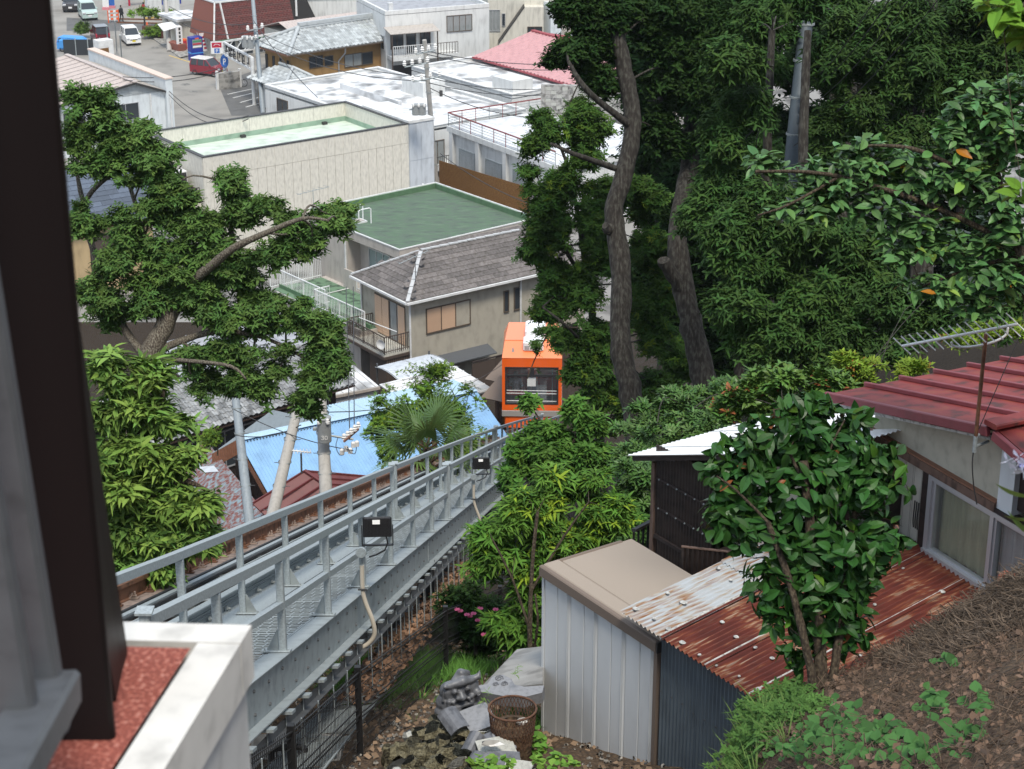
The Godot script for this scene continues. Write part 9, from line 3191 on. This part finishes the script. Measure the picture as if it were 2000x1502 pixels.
	tree("camellia_tree", "glossy camellia tree reaching in from the right edge above the red roof", "tree",
		[[0.10,0.05,[2080,760,15.5],[2010,560,15.5],[1980,470,15.5],[1960,380,15.5]],[0.03,0.012,[1985,480,15.5],[1860,420,15.4],[1760,380,15.3],[1640,345,15.3],[1560,335,15.2],[1475,335,15.2]],[0.03,0.012,[1975,460,15.5],[1880,340,15.4],[1780,290,15.3],[1680,285,15.3]],[0.025,0.01,[1960,380,15.5],[1930,270,15.5],[1900,190,15.5]],[0.02,0.008,[1985,500,15.5],[1880,530,15.4],[1800,560,15.4]],[0.015,0.006,[1640,345,15.3],[1540,400,15.2],[1480,420,15.2]]],
		[[1510,330,50,28],[1560,345,60,34],[1640,340,70,40],[1720,330,80,46],[1600,400,80,36],[1520,410,50,26],[1700,400,90,44],[1800,350,80,56],[1800,440,90,50],[1870,280,70,50],[1920,210,70,50],[1900,370,80,70],[1970,290,60,70],[1960,430,60,80],[1880,490,80,50],[1760,480,60,36],[1960,540,60,50],[1840,560,60,34],[1680,290,50,26],[1900,600,60,30],[1985,180,40,60]],
		15.4,3800, Color(0.066,0.150,0.045), cam, "leaf_gloss", {"seed": 57, "gap": 2.4, "cut": -0.3, "shell": 0.35, "up": 0.75, "bark": "bark_brown", "twig": 0.006, "vary": 0.45, "young": 0.03, "odd": Color(0.32,0.13,0.015), "oddshare": 0.006, "single": 300})
	tree("corner_branch", "bright out of focus branch in the top right corner", "branch",
		[[0.012,0.006,[2060,-40,7.5],[2000,10,7.4],[1960,30,7.4]]],[[1975,30,36,40],[2005,60,24,40],[1950,10,24,20],[1995,370,20,24]],7.4,100, Color(0.103,0.217,0.026), cam, "leaf", {"seed": 59, "shell": 0.6, "cut": -1.0, "size": 0.8, "bark": "bark_brown", "twig": 0.003, "single": 90})
	# palm
	palm()
	tree("yellow_green_shrub", "airy yellow green shrub behind the palm, over the blue roof", "shrub",
		[[0.10,0.05,[850,1010,55],[850,900,55],[845,820,55],[840,760,55]],[0.05,0.02,[845,840,55],[790,820,54.5],[740,830,54]],[0.05,0.02,[845,820,55],[890,780,55],[915,770,55]]],
		[[850,730,36,26],[820,750,40,30],[880,760,44,30],[780,790,46,34],[850,790,60,34],[910,790,36,34],[750,830,36,24],[800,850,50,40],[900,840,44,40],[930,800,22,22],[770,880,30,24]],
		54.5,1700, Color(0.107,0.201,0.028), fine, "leaf", {"seed": 61, "gap": 1.0, "cut": 0.02, "shell": 0.7, "bark": "bark_brown", "twig": 0.02, "size": 0.95, "young": 0.1})
	tree("small_bush", "small bright bush between the tiled roof and the blue roof", "shrub", [[0.03,0.02,[425,890,68],[425,855,68]]],[[425,852,24,16],[408,858,16,12]],68.0,120, Color(0.123,0.212,0.030), fine, "leaf", {"seed": 63, "bark": "bark_brown"})
	tree("bright_bush", "bright bush glimpsed between the boughs above the tiled roof", "shrub", [[0.04,0.02,[490,680,95],[490,640,95]]],[[480,630,26,26],[510,640,20,20]],95.0,140, Color(0.133,0.201,0.030), fine, "leaf", {"seed": 64, "bark": "bark_brown"})
	for q in [[300,62,24,9, "clipped green and yellow shrubs in the brick planter at the crossing", 0.12],[344,72,9,14, "dark shrub in the brick planter beside the kiosk", 0.05],[160,57,16,9, "shrub beside the pillar at the left edge of the street", 0.08],[520,12,12,14, "tree top seen beyond the brick shop", 0.10],[290,26,40,5, "grass verge shrubs beside the railway", 0.12]]:
		tree("street_shrub", q[4], "shrub", [[0.05,0.03,[q[0], q[1] + q[3],195],[q[0], q[1],195]]],[[q[0], q[1], q[2], q[3]]],195.0,110, Color(q[5], q[5] * 1.8,0.03), broad, "leaf", {"seed": int(q[0]), "size": 1.6, "twigs": false})
	undergrowth(fine, lance, cam)
func palm() -> void:
	var c := far(834,868,48)
	var t := thing("fan_palm", "windmill palm with fan shaped fronds standing before the blue roof", "palm", c - Vector3(0,4.6,0))
	var st := mb()
	limb(st, [Vector3(0.1,0,0), Vector3(0.05,2.2,0), Vector3(0,4.5,0)],0.16,0.13,10)
	obj("trunk", st, M.bark_brown, t)
	var fb := mb()
	for k in 26:
		var a := k * 2.4
		var y := 3.9 + 0.03 * k
		rod(fb, Vector3(cos(a) * 0.1, y, sin(a) * 0.1), Vector3(cos(a) * 0.30, y + 0.16, sin(a) * 0.30), 0.03,4)
	obj("fibre_collar", fb, mat("fibre", Color(0.09,0.05,0.03), 0.95), t)
	var greens := [mat("palm_a", Color(0.062,0.126,0.030), 0.5, {"back": 0.3}), mat("palm_b", Color(0.103,0.171,0.038), 0.5, {"back": 0.3}), mat("palm_c", Color(0.184,0.221,0.050), 0.55, {"back": 0.3})]
	for k in 22:
		var f := k / 21.0
		var a := k * 2.4 + 0.6
		var el := lerpf(1.2,-0.6, f)
		var out := Vector3(cos(a) * cos(el), sin(el), sin(a) * cos(el))
		var base := Vector3(0,4.5 - 0.35 * f, 0)
		var hub := base + out * rng.randf_range(0.6,1.0) - Vector3(0,0.15 * f, 0)
		var fr := Node3D.new()
		fr.name = "frond"
		t.add_child(fr, true)
		var sk := mb()
		tube(sk, smooth_path([base, base.lerp(hub, 0.5) + Vector3(0,0.06,0), hub]), [0.018,0.015,0.013,0.012,0.012,0.012,0.011,0.011,0.010],5)
		obj("stalk", sk, greens[1], fr)
		var bl := mb()
		var side := out.cross(Vector3.UP).normalized()
		var up := side.cross(out).normalized()
		for j in 27:
			var an := lerpf(-2.3,2.3, j / 26.0)
			var dir := (out * cos(an) + side * sin(an) + up * (0.25 - 0.12 * absf(an))).normalized()
			var n := dir.cross(side * cos(an) - out * sin(an)).normalized()
			leaf(bl, Transform3D(Basis(dir, -n, dir.cross(-n).normalized()), hub), rng.randf_range(0.80,1.0) * (1.0 - 0.12 * absf(an) / 2.3), 0.05,0.35,0.30 + 0.25 * f, 4,0.4)
		obj("blades", bl, greens[0 if k < 10 else (1 if k < 18 else 2)], fr)
func undergrowth(fine: Array, lance: Array, cam: Array) -> void:
	var r := RandomNumberGenerator.new()
	r.seed = 99
	# grass blades
	var tuft := mb()
	for k in 9:
		var a := r.randf() * TAU
		var dir := Vector3(cos(a) * 0.4,1, sin(a) * 0.4).normalized()
		var s := dir.cross(Vector3.UP).normalized()
		leaf(tuft, Transform3D(Basis(dir, s.cross(dir).normalized(), s), Vector3(cos(a), 0, sin(a)) * 0.02), r.randf_range(0.12,0.26), 0.009,0.1,0.5,3,0.3)
	var tm := tuft.commit()
	var g := []
	for i in 1500:
		var c: Array = [[-1.15,21.6,1.0,1.5],[-1.7,19.8,0.5,1.2],[0.4,17.3,1.0,0.3]][0 if i < 1000 else (1 if i < 1350 else 2)]
		var x: float = c[0] + r.randfn(0,0.45) * c[2]
		var d: float = c[1] + r.randfn(0,0.5) * c[3]
		var k := r.randf_range(0.6,1.3)
		g.append([Transform3D(Basis(Vector3.UP, r.randf() * TAU).scaled(s3(r.randf_range(0.6,1.3))), Vector3(x, hill(x, d), -d)), Color(0.07 * k, 0.16 * k, 0.03 * k)])
	scatter("grass", g, [tm], M.leaf, self)
	# weeds and fern leaves on the bank's edge, low rosettes higher up
	var w := []
	for i in 620:
		var px := r.randf_range(1440,1660)
		var py := r.randf_range(1400,1500)
		var x := 1.28 + (px - 1440) / 220.0 * 0.75
		var d := 11.9 - (py - 1400) / 100.0 * 1.4
		var k := r.randf_range(0.6,1.3)
		if py < 1440 and px < 1560 and r.randf() < 0.7: continue
		w.append([Transform3D(turned(Vector3(r.randfn(0,0.3) - 0.2,1, r.randfn(0,0.3) + 0.3), r.randf() * TAU).scaled(s3(r.randf_range(0.3,0.75))), Vector3(x, hill(x, d) + r.randf() * 0.06, -d)), Color(0.07 * k, 0.145 * k, 0.036 * k)])
	scatter("bank_weeds", w, lance + fine, M.leaf, self)
	var tall := []
	for i in 260:
		var x := 1.2 + absf(r.randfn(0,0.22))
		var d := 11.0 + r.randfn(0,0.35)
		var k := r.randf_range(0.7,1.3)
		tall.append([Transform3D(Basis(Vector3.UP, r.randf() * TAU).scaled(s3(r.randf_range(0.7,1.3))), Vector3(x, hill(x, d), -d)), Color(0.10 * k, 0.16 * k, 0.045 * k)])
	scatter("tall_grass", tall, [tm], M.leaf, self)
	var heart := one_leaf(0.075,0.062,0.12,0.15,4,0.35)
	var vine := []
	for c in [[1640,1420,26],[1700,1440,30],[1730,1472,30],[1650,1480,34],[1830,1392,22],[1880,1455,26],[1600,1450,24],[1560,1480,30],[1920,1390,14],[1790,1490,26],[1850,1310,10]]:
		for i in int(c[2] * 1.6):
			var px: float = c[0] + r.randfn(0,0.8) * c[2]
			var py: float = c[1] + r.randfn(0,0.5) * c[2]
			var y := 31.0
			for q in 8: y = hill(lev(px, py, y).x, -lev(px, py, y).z)
			var p := lev(px, py, y)
			var k := r.randf_range(0.6,1.25)
			vine.append([Transform3D(turned(Vector3(r.randfn(0,0.4) - 0.2,1, r.randfn(0,0.4) + 0.4), r.randf() * TAU).scaled(s3(r.randf_range(0.5,1.2))), p + Vector3(0,0.02 + r.randf() * 0.07,0)), Color(0.055 * k, 0.135 * k, 0.04 * k)])
	scatter("ground_vine", vine, [heart], M.leaf, self)
	# plants beside the stones and the shed
	for q in [[955,1492,16.2,90, "bright heart leaved plant at the bottom edge below the tile shards", 50,20],[1045,1460,17.6,80, "small weeds between the wire basket and the white shed", 26,40],[1090,1490,16.6,70, "low weeds at the foot of the white shed", 50,14],[1010,1310,18.2,24, "pale sprout growing behind the cloud fin tile", 10,12],[948,1360,18.0,24, "small sprout beside the goblin face tile", 10,14]]:
		var t := thing("weed", q[4], "weed", far(q[0], q[1] + q[6] * 0.5, q[2]))
		var sp := places(masses_of([[q[0], q[1], q[5], q[6]]], q[2]).map(func(m): return [loc(t, m[0]), m[1]]), q[3], Color(0.113,0.232,0.038), {"seed": int(q[0]), "shell": 0.6, "cut": -1.0, "up": 0.8, "size": 0.9 if q[5] > 20 else 0.5})
		near_leaves(t, sp, [heart] if q[5] != 10 else [one_leaf(0.12,0.012,0.1,0.3,3,0.4)], M.leaf, 120)
	# rose bush behind the fence
	var rb := tree("rose_bush", "dark leaved bush with small pink roses behind the mesh fence", "shrub", [[0.03,0.015,[930,1280,25],[925,1230,25],[930,1190,25]]],
		[[900,1190,44,40],[950,1200,50,44],[930,1240,60,34],[890,1230,30,34],[985,1240,34,30]],25.2,700, Color(0.028,0.061,0.016), fine, "leaf", {"seed": 71, "cut": -0.2, "gap": 1.5, "twig": 0.006, "size": 0.7})
	for q in [[893,1193],[899,1196],[918,1206],[925,1201],[912,1203],[933,1214],[968,1193],[960,1222],[945,1242],[938,1191]]:
		var f := mb()
		for k in 7:
			var a := k * 2.4
			leaf(f, Transform3D(Basis(Vector3(0,1,0), a) * Basis(Vector3(0,0,1), 0.7), Vector3.ZERO), 0.05,0.045,-0.3,0.1,3,0.6)
		put("rose", f.commit(), M.flower_pink, rb, Transform3D(Basis(), loc(rb, far(q[0], q[1],24.4))))
	# hydrangea close to the lens at the right edge
	var hy := thing("hydrangea", "pale lilac hydrangea floret with green leaves, out of focus at the right edge", "flower", far(2010,930,5.2))
	var n := 0
	for q in [[1968,900],[1990,893],[1985,915],[2003,905],[1998,922]]:
		for k in 4:
			var p := mb()
			leaf(p, Transform3D(Basis(Vector3(0,0,1), k * PI / 2 + 0.4 + n * 0.3) * Basis(Vector3(0,1,0), -0.2), Vector3.ZERO), 0.026,0.026,0.15,0.1,4,0.55)
			put("petal", p.commit(), M.flower_white, hy, Transform3D(Basis(Vector3(1,0,0), -0.5 - 0.1 * n), loc(hy, far(q[0], q[1],5.2 - 0.01 * n))))
		n += 1
	var bc := mb()
	for k in 9: lathe(bc, [[0.004,0],[0.005,0.004],[0.0,0.008]], loc(hy, far(1994 + (k % 3) * 5,903 + int(k / 3.0) * 5,5.22)), 6)
	obj("centre", bc, M.flower_blue, hy)
	for q in [[2020,970,3.0],[2030,1050,2.6],[2040,1010,3.3]]:
		var p := mb()
		leaf(p, Transform3D(Basis(Vector3(0,0,1), q[2]), Vector3.ZERO), 0.11,0.05,0.2,0.2,5,0.45)
		put("leaf", p.commit(), mat("hydrangea_leaf", Color(0.103,0.221,0.042), 0.5, {"back": 0.3}), hy, Transform3D(Basis(Vector3(1,0,0), -0.6), loc(hy, far(q[0], q[1],5.2))))
	pipe(hy, "stem", "palm_b", [loc(hy, far(2005,920,5.2)), loc(hy, far(2030,1200,5.2))],0.006,5)
